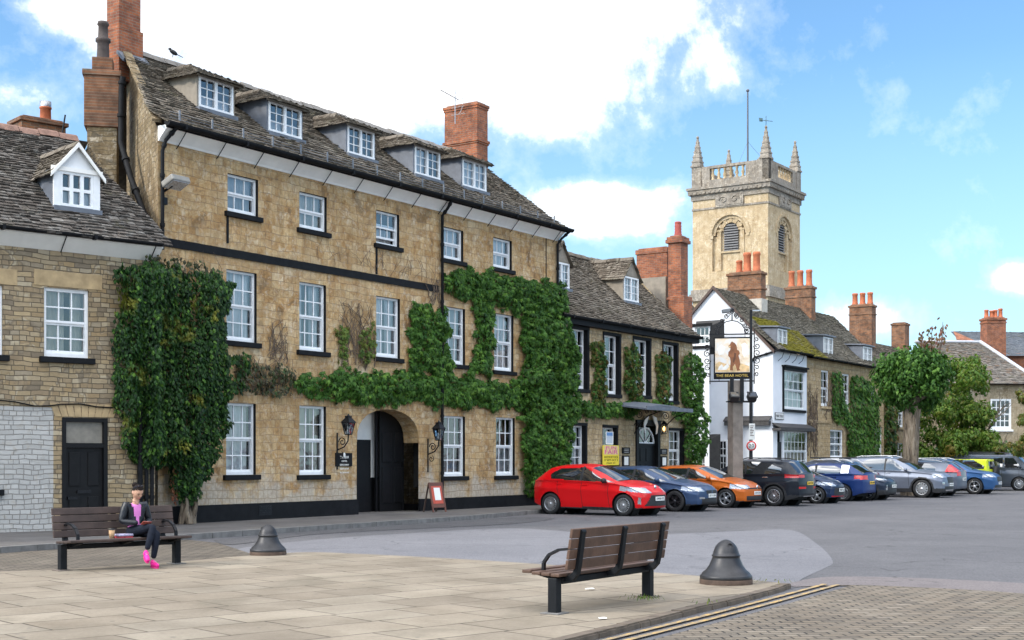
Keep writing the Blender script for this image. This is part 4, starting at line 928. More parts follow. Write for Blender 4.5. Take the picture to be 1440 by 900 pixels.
for (x0, x1, y0, y1, g) in [(1093.5, 1106, 462, 491, 0), (1158, 1170.5, 473.5, 500, 1), (1213.5, 1225.5, 487, 513.5, 1)]:
    best = None
    for k in range(80):
        d = .1+k*.02; r_ = QF.rect(x0, x1, y0, y1, d); e = abs(r_[2]-.06-np.interp(d, [p[0] for p in prof], [p[1] for p in prof]))
        if best is None or e < best[0]: best = (e, d, r_, g)
    qd.append(best)
sk = lambda x, w, p: any(r_[0]-.03 < x < r_[1]+.03 and p[0] > d+.05 and p[1] < r_[3] for _, d, r_, g in qd)
slates(rb, prof, lambda w: -.12, lambda w: ql, .17, .23, sk, .03, 61)
rb.quad((-.12, DP+.3, QE), (ql, DP+.3, QE), (ql, DP/2, QR), (-.12, DP/2, QR))
roof = rb.build('roof', slatemat('mossy_roof_slates', [(.085, .074, .058), (.14, .125, .10), (.18, .165, .135), (.11, .098, .08)], moss=mossq), white, fix=False)
dormer(white, *qd[0][2], qd[0][1], 0, 'flat', MT['lead'], slope=.95, seed=70, rise=.3, curtain='full', frame=MT['white'])
b = MB()
for A_, B_ in (((0, -.1, QE-.05), (0, DP/2, QR)), ((0, DP+.1, QE-.05), (0, DP/2, QR))):
    A_, B_ = Vector(A_), Vector(B_); b.prism([A_+Vector((-.14, 0, -.1)), B_+Vector((-.14, 0, -.1)), B_+Vector((-.14, 0, .06)), A_+Vector((-.14, 0, .06))], (.14, 0, 0))
b.build('bargeboard', plain('brown_bargeboard', (.09, .06, .05), .8), white)
zc = QF.tz(1050, 378, 2.6)[1]
xc0, xc1 = QF.tz(1035, 400, 2.9)[0], QF.tz(1079, 400, 2.2)[0]
cq = corner_px(QF, 1023, 1070, 1077, DP/2-.9); c = stack('chimney', white, *cq, QR-1.3, QF.tz(1075, 383, DP/2-.9)[1], MT['brickdark'], ((.0, .06, .12), (.75, .05, .1)), pots=[((cq[0]+cq[1])/2, cq[2]+(cq[3]-cq[2])*f, r_, h_) for f, r_, h_ in ((.72, .16, .6), (.48, .2, .95), (.2, .19, .95))])
b = MB(); b.box(cq[0]-.06, cq[1]+.06, cq[2]-.06, cq[3]+.06, QR-1.4, QR-.25); b.build('stack_base', plain('rendered_stack', (.45, .42, .37), .9, var=.2), c)
b = MB(); nm = face_mtx((-.022, 1.0, QF.tz(1090, 585)[1]), (0, -1, 0), (0, 0, 1)); b.box(-.02, -.0, .3, 1.6, -.13, .13, at=(0, 0, 0))
# rear wing with the second gable, nearer the camera
rx, ry = -1.7, 3.75
rear = empty('white_cottage', QF.w(rx, ry), HA, 'narrow white gabled cottage beside the tall brick chimney with an upper casement', 'house')
gE = EYE+(HZ-474)*QF.w(rx, ry).y/FL; gw = 4.2; gR = EYE+(HZ-404)*QF.w(rx, ry+gw/2).y/FL+.25
RFr = Frame(QF.w(rx, ry).x, QF.w(rx, ry).y, HA+math.pi/2)    # its gable runs back from the lane: local t = back
def rt(px, py):                                       # point on the gable plane -> (back, z)
    k = (px-CX)/FL; o = QF.w(rx, ry); vx, vy = -HF.s, HF.c
    s = (k*o.y-o.x)/(vx-k*vy); return s, EYE+(HZ-py)*(o.y+s*vy)/FL
a_, z1_ = rt(975, 457); b__, z0_ = rt(998, 487)
mb = MB(); lo_, hi_ = sorted((a_, b__)); 
wl = []
for x0, x1, y0, y1 in ((976, 997.5, 458, 486), (976, 1003, 617, 662), (1008, 1022, 617, 662)): pass
tmp = MB(); ops2 = [(-rt(977, 458)[0], -rt(997.5, 458)[0], rt(990, 486)[1], rt(990, 459)[1]), (-rt(977, 620)[0], -rt(992, 620)[0], 1.0, rt(990, 621)[1])]
holes(tmp, -gw, 0, -.1, gE, ops2, rev=.1)
mb.add([(p[1]*1.0, -p[0], p[2]) for p in tmp.v], tmp.f); mb.m[-len(tmp.f):] = tmp.m
mb.add([(0, 0, gE), (0, gw, gE), (0, gw/2, gR)], [(0, 1, 2)]); mb.quad((0, 0, -.1), (4, 0, -.1), (4, 0, gE), (0, 0, gE))
mb.build('wall', [MT['limewash'], MT['room']], rear)
for o in ops2:
    w_ = window(rear, *o, cols=3, rows=(1, 1) if o[2] > 3 else (2, 2), rev=.1, sill=MT['black'], curtain='half'); w_.rotation_euler = (0, 0, -math.pi/2)
b = MB(); o = ops2[0]; b.box(-.05, .0, -o[1]-.15, -o[0]+.15, o[3], o[3]+.14); b.build('window_hood', MT['black'], rear)
b = MB(); zq = rt(1000, 612)[1]; b.prism([(-.4, -.6, zq-.1), (-.4, gw, zq-.1), (0, gw, zq+.15), (0, -.6, zq+.15)], (0, 0, .12)); b.build('shop_hood', MT['black'], rear)
rb = MB()
for sgn in (-1, 1):
    tmp = MB(); slates(tmp, [(-.15, gE-.1), (gw/2, gR)], lambda w: -.12, lambda w: 4, .18, .25, None, .03, 66+sgn)
    rb.add([(p[0], p[1] if sgn < 0 else gw-p[1], p[2]) for p in tmp.v], tmp.f)
rb.build('roof', MT['slate'], rear, fix=False)
b = MB()
for A_, B_ in (((0, -.15, gE-.15), (0, gw/2, gR)), ((0, gw+.15, gE-.15), (0, gw/2, gR))):
    A_, B_ = Vector(A_), Vector(B_); b.prism([A_+Vector((-.14, 0, -.1)), B_+Vector((-.14, 0, -.1)), B_+Vector((-.14, 0, .06)), A_+Vector((-.14, 0, .06))], (.14, 0, 0))
b.build('bargeboard', plain('brown_barge', (.09, .055, .045), .8), rear)
# small shop windows at lane level in the white side wall
def qt(px, py):
    k = (px-CX)/FL; vx, vy = -HF.s, HF.c; q = (k*Q.y-Q.x)/(vx-k*vy); return q, EYE+(HZ-py)*(Q.y+q*vy)/FL
for x0, x1 in ((1008, 1024),):
    a_, b_ = -qt(x0, 620)[0], -qt(x1, 620)[0]; zt_ = qt(1016, 619)[1]
    m_ = MB(); m_.box(-.012, -.004, -b_, -a_, 1.0, zt_); bk_ = m_.build('window_backing', MT['room'], white)
    w_ = window(white, a_, b_, 1.0, zt_, cols=3, rows=(2, 2), d=-.13, rev=.05, sill=MT['white'], curtain=None); w_.rotation_euler = (0, 0, -math.pi/2)
b = MB(); sw = [(x, x+.95) for x in (-1.15, )]
ws_ = QF.rect(1009, 1026, 622, 662, 2.6)
# street name plate on the white house
npz = QF.tz(1092, 585)[1]; t_ = QF.tz(1089.5, 585)[0]; t2_ = QF.tz(1101, 585)[0]
plate = empty('street_name_plate', QF.w((t_+t2_)/2, -.03, npz), HA, 'small white street name plate with black letters on the white house', 'sign')
b = MB(); hw_ = (t2_-t_)/2; b.bbox(-hw_, hw_, -.015, .015, -.14, .14, .006); b.build('plate', plain('name_plate_white', (.62, .62, .62), .5), plate)
b = MB(); b.box(-hw_-.02, hw_+.02, -.012, .01, -.16, .16); b.build('plate_border', MT['black'], plate)
text('lettering', 'PARK STREET', .17, MT['black'], plate, face_mtx((0, -.018, 0), (1, 0, 0), (0, 0, 1)), hw_*1.75)

# ================================================================== stone terrace beyond it
Tt = HF.w(q1, 0); TF = Frame(Tt.x, Tt.y, HA); tl_ = q2-q1
MT['terrstone'] = stone('buff_stone_terrace', [(.38, .29, .17), (.46, .35, .21), (.31, .24, .145), (.52, .41, .26)], (.19, .15, .10), .5, .2, .01, .04, .8, [(.40, .29, .16), (.46, .34, .19), (.50, .39, .24), (.36, .27, .16)])
terr = empty('stone_terrace', Tt, HA, 'ochre stone terrace with narrow sash windows, dormers and half its front under creeper', 'house')
TEz = TF.tz(1136, 503)[1]
tw = [TF.rect(1154.5, 1166, 520, 571), TF.rect(1184.5, 1195, 525, 576), TF.rect(1167.5, 1186, 604, 645), TF.rect(1225, 1231, 541, 580), TF.rect(1231, 1241, 600, 650)]
tw = [(a, b_, max(c, 1.0), e) for a, b_, c, e in tw]
mb = MB(); holes(mb, 0.003, tl_, -.1, TEz, tw, rev=.12); mb.poly([(tl_, 0, -.1), (tl_, DP, -.1), (tl_, DP, TEz), (tl_, DP/2, QR), (tl_, 0, TEz)]); mb.quad((0, DP, -.1), (tl_, DP, -.1), (tl_, DP, TEz), (0, DP, TEz)); mb.build('wall', [MT['terrstone'], MT['room']], terr)
for i, o in enumerate(tw): window(terr, *o, cols=2, rows=(2, 2) if i != 2 else (2, 2), rev=.12, sill=MT['terrstone'], curtain='nets', fw=.08)
b = MB(); zq = TF.tz(1138, 592)[1]; b.box(0.02, TF.tz(1168, 590)[0], -.05, 0, zq-.07, zq+.07); b.build('string_course', MT['terrstone'], terr)
gutter(terr, 0.02, tl_, TEz+.06, -.32, .08)
off = ql
sk2 = lambda x, w, p: sk(x+off, w, p)
rb = MB(); slates(rb, [(-.3, TEz+.05), (.5, TEz+.66), (DP/2, QR-.02)], lambda w: .0, lambda w: tl_+.15, .17, .24, sk2, .03, 71)
rb.quad((0, DP+.3, TEz), (tl_, DP+.3, TEz), (tl_, DP/2, QR-.05), (0, DP/2, QR-.05))
def mosst(nt, co):
    s = node(nt, 'SeparateXYZ', {0: co}); k = math_(nt, 'MULTIPLY', math_(nt, 'LESS_THAN', s.outputs[2], TEz+1.5), math_(nt, 'LESS_THAN', s.outputs[0], 2.1))
    return math_(nt, 'MULTIPLY', k, ramp(nt, noise(nt, co, 2.6, 5, .7), [(.36, 0.0), (.48, .9)]))
rb.build('roof', slatemat('terrace_slates', [(.085, .074, .058), (.14, .125, .10), (.18, .165, .135), (.11, .098, .08)], moss=mosst), terr, fix=False)
for e, d, r_, g in qd[1:]:
    dormer(terr, r_[0]-off, r_[1]-off, r_[2], r_[3], d, 0, 'flat', MT['lead'], slope=.95, seed=72, rise=.3, curtain='full')
def tstack(px0, px1, pyt, npot, ph, mat, w=1.0, d0=DP/2):
    q_ = corner_px(TF, px0, px1-6, px1, d0-.7); z_ = TF.tz((px0+px1)/2, pyt, d0)[1]
    return stack('chimney', terr, *q_, QR-1.5, z_, mat, ((.0, .06, .12), (.5, .04, .08)), pots=[((q_[0]+q_[1])/2, q_[2]+(q_[3]-q_[2])*(i+.5)/npot, .17, ph) for i in range(npot)])
tstack(1104, 1147, 404, 3, .85, MT['brickdark']); tstack(1194, 1232, 430, 3, .7, MT['brickdark'])
# next house down the row, mostly behind the trees
N0 = HF.w(q2+.01, .25); nh = empty('creeper_clad_house', N0, HA, 'far end house of the row behind the thick trunked tree', 'house')
mb = MB(); NF_ = Frame(N0.x, N0.y, HA); nw = [(3.2, 4.2, 3.4, 5.0), (3.0, 4.1, .9, 2.5), (6.5, 7.5, 3.4, 5.0), (6.4, 7.5, .9, 2.5)]
holes(mb, 0, 12, -.1, TEz-.5, nw, rev=.12); mb.poly([(12, 0, -.1), (12, 6, -.1), (12, 6, TEz-.5), (12, 3, TEz+2.2), (12, 0, TEz-.5)]); mb.build('wall', [MT['terrstone'], MT['room']], nh)
for o in nw: window(nh, *o, cols=2, rows=(2, 2), rev=.12, sill=MT['terrstone'], curtain='nets')
rb = MB(); slates(rb, [(-.3, TEz-.45), (3, TEz+2.2)], lambda w: 0, lambda w: 12.1, .22, .3, None, .03, 75); rb.build('roof', MT['slate'], nh, fix=False)
z_ = NF_.tz(1267, 456, 3)[1]; t_ = NF_.tz(1262, 470, 3)[0]; stack('chimney', nh, t_, t_+.85, 2.5, 3.4, TEz+1, z_, MT['brickdark'], ((.0, .05, .12),))

# ================================================================== the church tower
TH = math.atan2(1280, 1900); cx_, cy_ = 0, 0
ctr = Vector(((1079-CX)/FL*105.0, 105.0)); CH = HA
MT['ashlar'] = stone('pale_ashlar', [(.50, .375, .22), (.56, .43, .27), (.46, .34, .20), (.58, .47, .32)], (.42, .36, .25), 1.3, .42, .006, .0, .5, [(.44, .335, .21), (.56, .45, .30), (.62, .52, .38)], bs=.25)
MT['greystone'] = stone('grey_lichen_stone', [(.26, .235, .21), (.33, .30, .265), (.29, .26, .23)], (.22, .20, .18), 1.1, .4, .006, 0, .4, [(.22, .20, .18), (.33, .30, .265), (.38, .34, .29)], bs=.25)
def twz(py, Y=105.0): return EYE+(HZ-py)*Y/FL
TW = 6.5; zC = twz(262); zB = twz(400)
church = empty('church_tower', (ctr.x+.1, ctr.y+.2, 0), CH, 'square pale stone church tower with louvred bell openings and corner pinnacles', 'church')
# local: corner at the origin, faces run along +x (right face at y=0) and +y (left face at x=0)
mb = MB(); zA0, zA1 = twz(375), twz(296)             # belfry arch niche
def face(mb, P, zlo, zhi, niche):                     # P(u, depth, z) on a tower face of width TW
    c = TW/2; nw_, na = 1.52, .34; zt2 = niche[1]-nw_; N = 14
    for a, b_ in ((0, c-nw_), (c+nw_, TW)): mb.quad(P(a, 0, zlo), P(b_, 0, zlo), P(b_, 0, zhi), P(a, 0, zhi))
    mb.quad(P(c-nw_, 0, zlo), P(c+nw_, 0, zlo), P(c+nw_, 0, niche[0]), P(c-nw_, 0, niche[0]))
    mb.quad(P(c-nw_, na, niche[0]), P(c+nw_, na, niche[0]), P(c+nw_, na, niche[1]), P(c-nw_, na, niche[1]))
    for s in (-1, 1): mb.quad(P(c+s*nw_, 0, niche[0]), P(c+s*nw_, na, niche[0]), P(c+s*nw_, na, zt2), P(c+s*nw_, 0, zt2))
    mb.quad(P(c-nw_, 0, niche[0]), P(c+nw_, 0, niche[0]), P(c+nw_, na, niche[0]), P(c-nw_, na, niche[0]))
    for i in range(N):
        a, b_ = math.pi*i/N, math.pi*(i+1)/N
        p, q = (c-nw_*math.cos(a), zt2+nw_*math.sin(a)), (c-nw_*math.cos(b_), zt2+nw_*math.sin(b_))
        mb.quad(P(p[0], 0, p[1]), P(q[0], 0, q[1]), P(q[0], 0, zhi), P(p[0], 0, zhi)); mb.quad(P(p[0], 0, p[1]), P(p[0], na, p[1]), P(q[0], na, q[1]), P(q[0], 0, q[1]))
PR = lambda u, d, z: (u, d, z); PL = lambda u, d, z: (d, u, z)
for P_ in (PR, PL): face(mb, P_, -.1, zC, (zA0, zA1))
mb.quad((TW, 0, -.1), (TW, TW, -.1), (TW, TW, zC), (TW, 0, zC)); mb.quad((0, TW, -.1), (TW, TW, -.1), (TW, TW, zC), (0, TW, zC))
mb.build('wall', MT['ashlar'], church, fix=False)
def onface(P, mb, u0, u1, d0, d1, z0, z1, mi=0):
    a = P(u0, d0, z0); b_ = P(u1, d1, z1); mb.box(min(a[0], b_[0]), max(a[0], b_[0]), min(a[1], b_[1]), max(a[1], b_[1]), z0, z1, mi)
for P_ in (PR, PL):
    c_ = TW/2; w2 = .62; z0, z1 = twz(346), twz(306)
    b = MB(); zs_ = z1-w2; pts = [(c_-w2, z0), (c_+w2, z0)]+[(c_+w2*math.cos(math.pi*i/10), zs_+w2*math.sin(math.pi*i/10)) for i in range(11)]
    b.poly([P_(u, .33, z) for u, z in pts]); lv = b.build('bell_opening', MT['room'], church, fix=False)
    b = MB(); n = 11
    for i in range(n):
        z = z0+(z1-z0)*(i+.3)/n; hw_ = w2 if z < zs_ else math.sqrt(max(.01, w2*w2-(z-zs_)**2)); b.prism([P_(c_-hw_, .31, z), P_(c_+hw_, .31, z), P_(c_+hw_, .2, z-.1), P_(c_-hw_, .2, z-.1)], (0, 0, .05))
    b.build('louvre_set', plain('grey_louvre', (.17, .165, .165), .8), lv)
    b = MB()                                          # moulded surround, pilasters, sill and blocked arch
    for s in (-1, 1):
        u = c_+s*1.0; onface(P_, b, u-.16, u+.16, .16, .335, twz(374), zs_-.05); onface(P_, b, u-.22, u+.22, .12, .335, zs_-.05, zs_+.1)
        onface(P_, b, c_+s*1.55-.13, c_+s*1.55+.13, -.06, 0, zA1-1.75, zA1-1.5)
        onface(P_, b, c_+s*1.32-.18, c_+s*1.32+.18, .22, .335, zA0, zA1-1.6)
    onface(P_, b, c_-.85, c_+.85, .2, .34, z0-.16, z0)
    N = 11
    for rr0, rr1, dd, gap in ((w2+.02, w2+.34, .2, .0), (1.3, 1.52, .1, 0), (1.56, 1.78, -.06, 0)):
        for i in range(N):
            k = .12 if (rr0 < 1 and i % 2) else 0
            a, a2 = math.pi*i/N, math.pi*(i+.99)/N; zc_ = zs_ if rr0 < 1 else zA1-1.52
            q = [P_(c_-r_*math.cos(x), dd-k*.5, zc_+r_*math.sin(x)) for r_, x in ((rr0, a), (rr0, a2), (rr1+k, a2), (rr1+k, a))]
            e = P_(0, .33-dd if rr0 < 1.5 else .08, 0); b.prism(q, e)
    b.build('arch_surround', MT['ashlar'], lv)
    b = MB(); onface(P_, b, c_-1.2, c_+1.2, -.12, 0, twz(283), twz(264)-.02); onface(P_, b, c_-1.05, c_+1.05, -.15, -.1, twz(281), twz(266)-.02)
    pa = b.build('carved_panel', MT['greystone'], church)
    b = MB()
    for s in (-1, 1):
        curl_c = Vector(P_(c_+s*.5, -.17, twz(273.5))); ux = Vector(P_(1, 0, 0)); pts = []
        for i in range(20):
            a = i/19*math.pi*2.4; r_ = .36*(1-.7*i/19); pts.append(curl_c+ux*(s*r_*math.cos(a))+Vector((0, 0, r_*.8*math.sin(a))))
        b.tube(pts, .05, 5)
    b.build('scroll_relief', MT['greystone'], pa)
b = MB()
for z0, z1, pr in ((zC-.45, zC-.02, .10), (zC-.02, zC+.18, .28), (zC+.18, zC+.36, .30), (zC+.36, zC+.55, .40), ):
    b.box(-pr, TW+pr, -pr, TW+pr, z0, z1)
for q in (((zB-.35, zB-.0, .12), (zB-.9, zB-.35, .22)), ((zC-1.25, zC-1.1, .06),)):
    b2 = MB(); [b2.box(-pr, TW+pr, -pr, TW+pr, z0, z1) for z0, z1, pr in q]; b2.build('string_course', MT['greystone'], church)
i = 0
while i*.4 < TW: b.box(i*.4, i*.4+.2, -.34, -.2, zC+.02, zC+.17); b.box(-.34, -.2, i*.4, i*.4+.2, zC+.02, zC+.17); i += 1
b.build('cornice', MT['greystone'], church)
zP0, zP1 = zC+.55, twz(222)
b = MB()                                              # parapet with balusters on the street side
for x0, x1, y0, y1 in ((.0, TW, TW-.4, TW), (TW-.4, TW, 0, TW)): b.box(x0, x1, y0, y1, zP0, zP1)
for P_, gaps in ((PL, (1.9, 5.0)), (PR, (2.0, 5.0))):
    onface(P_, b, 0, gaps[0], 0, .4, zP0, zP1); onface(P_, b, gaps[1], TW, 0, .4, zP0, zP1); onface(P_, b, gaps[0], gaps[1], 0, .4, zP0, zP0+.55); onface(P_, b, gaps[0], gaps[1], 0, .4, zP1-.2, zP1+.01)
    onface(P_, b, -.06, .9, -.06, .46, zP0, zP1+.08)
    onface(P_, b, TW-.8, TW+.06, -.06, .46, zP0, zP1+.08)
par = b.build('parapet', MT['greystone'], church)
for P_ in (PL, PR):
    for k in range(6):
        u = 2.2+k*.52; x, y, _ = P_(u, .2, 0); p = MB(); h = zP1-.2-zP0-.55
        p.lathe([(.14, 0), (.14, .1), (.08, .16), (.15, h*.4), (.08, h*.75), (.13, h*.85), (.13, h)], 8, at=(x, y, zP0+.55)); p.build('baluster', MT['ashlar'], par)
for (x, y, zt2) in ((.3, .3, twz(178)), (.3, TW-.3, twz(194, 108.5)), (TW-.3, .3, twz(200, 110)), (TW-.3, TW-.3, twz(215, 114))):
    p = MB(); h = zt2-zP1; w_ = .39
    for i in range(6):
        f0, f1 = i/6, (i+1)/6; a, b_ = w_*(1-f0*.86), w_*(1-f1*.86); z0, z1 = zP1+.05+h*f0, zP1+.05+h*f1
        p.add([(s*a, t*a, z0) for s, t in ((-1, -1), (1, -1), (1, 1), (-1, 1))]+[(s*b_, t*b_, z1) for s, t in ((-1, -1), (1, -1), (1, 1), (-1, 1))], [(0, 1, 5, 4), (1, 2, 6, 5), (2, 3, 7, 6), (3, 0, 4, 7), (4, 5, 6, 7)])
        p.box(-a*1.12, a*1.12, -a*1.12, a*1.12, z0, z0+h*.05)
    p.ell((0, 0, zt2+.1), (.12, .12, .14), nu=8, nv=6)
    p.v = [(q[0]+x, q[1]+y, q[2]) for q in p.v]; p.build('pinnacle', MT['greystone'], church)
p = MB(); fx, fy = TW*.5+.2, TW*.5; p.tube([(fx, fy, zP0), (fx, fy, twz(129, 110))], [.09, .06], 8); p.ell((fx, fy, twz(128, 110)), (.14, .14, .12)); p.tube([(fx, fy, zP1+2.4), (fx-3, fy, zP0+.5)], .012, 4); p.tube([(fx, fy, zP1+2.4), (fx+2, fy-2.5, zP0+.5)], .012, 4); p.build('flagpole', plain('flagpole_grey', (.10, .10, .115), .5), church)
p = MB(); x, y = .3, .3; zt2 = twz(178); p.tube([(x, y, zt2), (x, y, zt2+1.0)], .03, 6); p.tube([(x-.45, y+.3, zt2+.62), (x+.5, y-.33, zt2+.62)], .03, 5); p.prism([(x-.5, y+.33, zt2+.5), (x-.25, y+.17, zt2+.5), (x-.25, y+.17, zt2+.78), (x-.55, y+.36, zt2+.78)], (.02, .02, 0)); p.build('weather_vane', plain('vane_verdigris', (.10, .17, .17), .5), church)

# ================================================================== house at the far right
rxp = (( 1392-CX)/FL*88, 88.0); RA = R(6)
RH = Frame(rxp[0], rxp[1], RA); rh = empty('far_stone_house', RH.w(0, 0), RA, 'stone house at the right edge with hipped roof, white sash window and red brick stack', 'house')
MT['rhstone'] = stone('far_house_stone', [(.36, .30, .20), (.42, .36, .25), (.30, .25, .17), (.46, .40, .30)], (.28, .235, .165), .5, .2, .008, .03, .4, [(.34, .28, .19), (.43, .36, .25)])
re = RH.tz(1400, 540)[1]; rw = [RH.rect(1393, 1422, 561, 604), RH.rect(1396, 1420, 628, 668)]; rw[1] = (rw[1][0], rw[1][1], 1.0, 2.4)
mb = MB(); holes(mb, -3.2, 9, -.1, re, rw, rev=.1); mb.quad((-3.2, 0, -.1), (-3.2, 9, -.1), (-3.2, 9, re), (-3.2, 0, re)); mb.build('wall', [MT['rhstone'], MT['room']], rh)
for o in rw:
    window(rh, *o, cols=4, rows=(2, 2), rev=.06, sill=MT['white'], curtain=None, fw=.12, bar=.05)
rr2 = RH.tz(1372, 482, 4)[1]; 
tR = RH.tz(1378, 482, 4)[0]
S_ = math.hypot(4.4, rr2-re); rb = MB()
slates(rb, [(-.35, re), (4, rr2)], lambda w: -3.4-.0*w, lambda w: 3.2+.2-(3.4-tR)*max(0, w)/S_, .24, .32, None, .035, 81)
rb.add([(3.4, -.35, re), (3.4, 9, re), (tR, 4, rr2)], [(0, 1, 2)]); roof = rb.build('roof', slatemat('far_roof_tiles', [(.10, .09, .085), (.16, .145, .13), (.20, .185, .17), (.17, .12, .09)]), rh, fix=False)
b = MB(); b.tube([(3.4, -.35, re+.05), (tR, 4, rr2+.08)], .13, 6); b.tube([(-3.4, 4, rr2+.05), (tR, 4, rr2+.05)], .12, 6); b.build('hip_flashing', plain('pale_lead', (.42, .43, .46), .6), roof)
gutter(rh, -3.5, 9, re+.02, -.42, .08)
cz_ = RH.tz(1400, 448, 5)[1]; ca = RH.tz(1384, 460, 5)[0]; cb_ = RH.tz(1411, 460, 5)[0]
stack('chimney', rh, ca, cb_, 4.6, 5.6, re+.6, cz_, MT['brick'], ((.0, .07, .14), (.25, .04, .1)), pots=[(ca+(cb_-ca)*f, 5.1, .15, h_) for f, h_ in ((.15, .55), (.42, .5), (.62, .55), (.88, .65))])
bk = empty('slate_roofed_house', RH.w(4.2, 7), R(6), 'brick house with a blue slate roof behind the far stone house', 'house')
b = MB(); z0_, z1_ = RH.tz(1436, 500, 9)[1], RH.tz(1412, 466, 10)[1]
b.poly([(-3, 0, -.1), (9, 0, -.1), (9, 0, z0_), (-3, 0, z0_)], 0); b.poly([(-3, 0, z0_), (.8, 0, z0_-.3), (-2.2, 3, z1_)], 0); b.build('wall', [MT['brick']], bk)
b = MB(); slates(b, [(-.3, z0_-.2), (3.5, z1_)], lambda w: -2.2-.0*w, lambda w: 9.3, .25, .3, None, .015, 83); b.build('roof', slatemat('blue_slate', [(.10, .115, .135), (.13, .145, .165), (.115, .125, .15)], (.16, .17, .18)), bk, fix=False)
# ================================================================== creepers and trees
G_IVY = [(.026, .068, .014), (.050, .125, .020), (.082, .185, .028), (.036, .095, .018), (.15, .28, .042)]
MT['creeper'] = leafmat('creeper_leaves', G_IVY, .22)
MT['ivydark'] = leafmat('dark_ivy_leaves', [(.008, .025, .009), (.018, .052, .013), (.034, .092, .019), (.011, .034, .011), (.10, .21, .03)], .2, patch=((.20, .19, .025), 1.1, .60, .75))  # yellow-green patches paint lit streaks into the leaf colour
MT['drybrown'] = leafmat('dry_creeper', [(.07, .055, .035), (.045, .06, .025), (.10, .075, .045), (.05, .085, .03), (.035, .03, .025)], .15)
MT['turning'] = leafmat('turning_creeper', [(.022, .055, .014), (.045, .105, .020), (.07, .15, .026), (.15, .085, .03), (.11, .22, .035)], .25, patch=((.17, .06, .025), 2.2, .60, .6))
MT['limeleaf'] = leafmat('yellowing_leaves', [(.10, .17, .035), (.15, .20, .04), (.07, .13, .03), (.20, .18, .04)], .3)
m, nt, b, _ = newmat('ridged_bark'); co = objco(nt); st_ = node(nt, 'Mapping', {'Vector': co, 'Scale': (7, 7, 1.1)}).outputs[0]; nz = noise(nt, st_, 1.3, 8, .7, .6)
nt.links.new(mix(nt, .6, ramp(nt, nz, [(.36, (.06, .045, .034)), (.50, (.20, .155, .11)), (.62, (.30, .25, .19))]), ramp(nt, noise(nt, co, 1.5, 5), [(.35, (.55, .55, .5)), (.6, (1, 1, 1))]), 'MULTIPLY'), b.inputs['Base Color']); b.inputs['Roughness'].default_value = .95; bump(nt, b, nz, 1.0, .06); MT['bark'] = m
MT['vine'] = plain('bare_vine', (.13, .095, .07), .95, var=.3)
def inpoly(p, poly):
    x, y = p; c = False; n = len(poly); j = n-1
    for i in range(n):
        xi, yi = poly[i]; xj, yj = poly[j]
        if (yi > y) != (yj > y) and x < (xj-xi)*(y-yi)/(yj-yi)+xi: c = not c
        j = i
    return c
def edge_d(p, poly):
    best = 9; P = Vector(p)
    for i in range(len(poly)):
        a, b = Vector(poly[i]), Vector(poly[(i+1) % len(poly)]); ab = b-a; k = max(0, min(1, (P-a).dot(ab)/(ab.dot(ab) or 1))); best = min(best, (P-a-ab*k).length)
    return best
def leaf(mb, c, n, up, L, W, bend=.25, mi=0):
    """one leaf: folded blade of four faces hanging from c along -up, facing n"""
    n = n.normalized(); d = -(up - n*up.dot(n)); 
    if d.length < 1e-4: d = Vector((0, 0, -1))
    d.normalize(); s = n.cross(d)
    m = c+d*L*.45; t = c+d*L-n*L*bend
    mb.add([c, m+s*W*.5-n*W*.14, m+n*W*.06, m-s*W*.5-n*W*.14, t], [(0, 1, 2), (0, 2, 3), (1, 4, 2), (2, 4, 3)], mi, False)
def palm(mb, c, n, up, L, r):
    """five fingered creeper leaf: narrow hanging leaflets from one stalk"""
    n = n.normalized(); d = -(up - n*up.dot(n))
    if d.length < 1e-4: d = Vector((0, 0, -1))
    d.normalize(); s = n.cross(d); vs = [c]; fs = []
    for a, k in ((-1.05, .68), (-.5, .9), (0.0, 1.0), (.52, .88), (1.1, .66)):
        e = d*math.cos(a)+s*math.sin(a); f = n.cross(e); l = L*k*r.uniform(.8, 1.15); m = c+e*l*.5+n*l*.10; i = len(vs)
        vs += [m+f*l*.17, m-f*l*.17, c+e*l-n*l*r.uniform(.1, .4)]; fs += [(0, i, i+2, i+1)]
    mb.add(vs, fs)
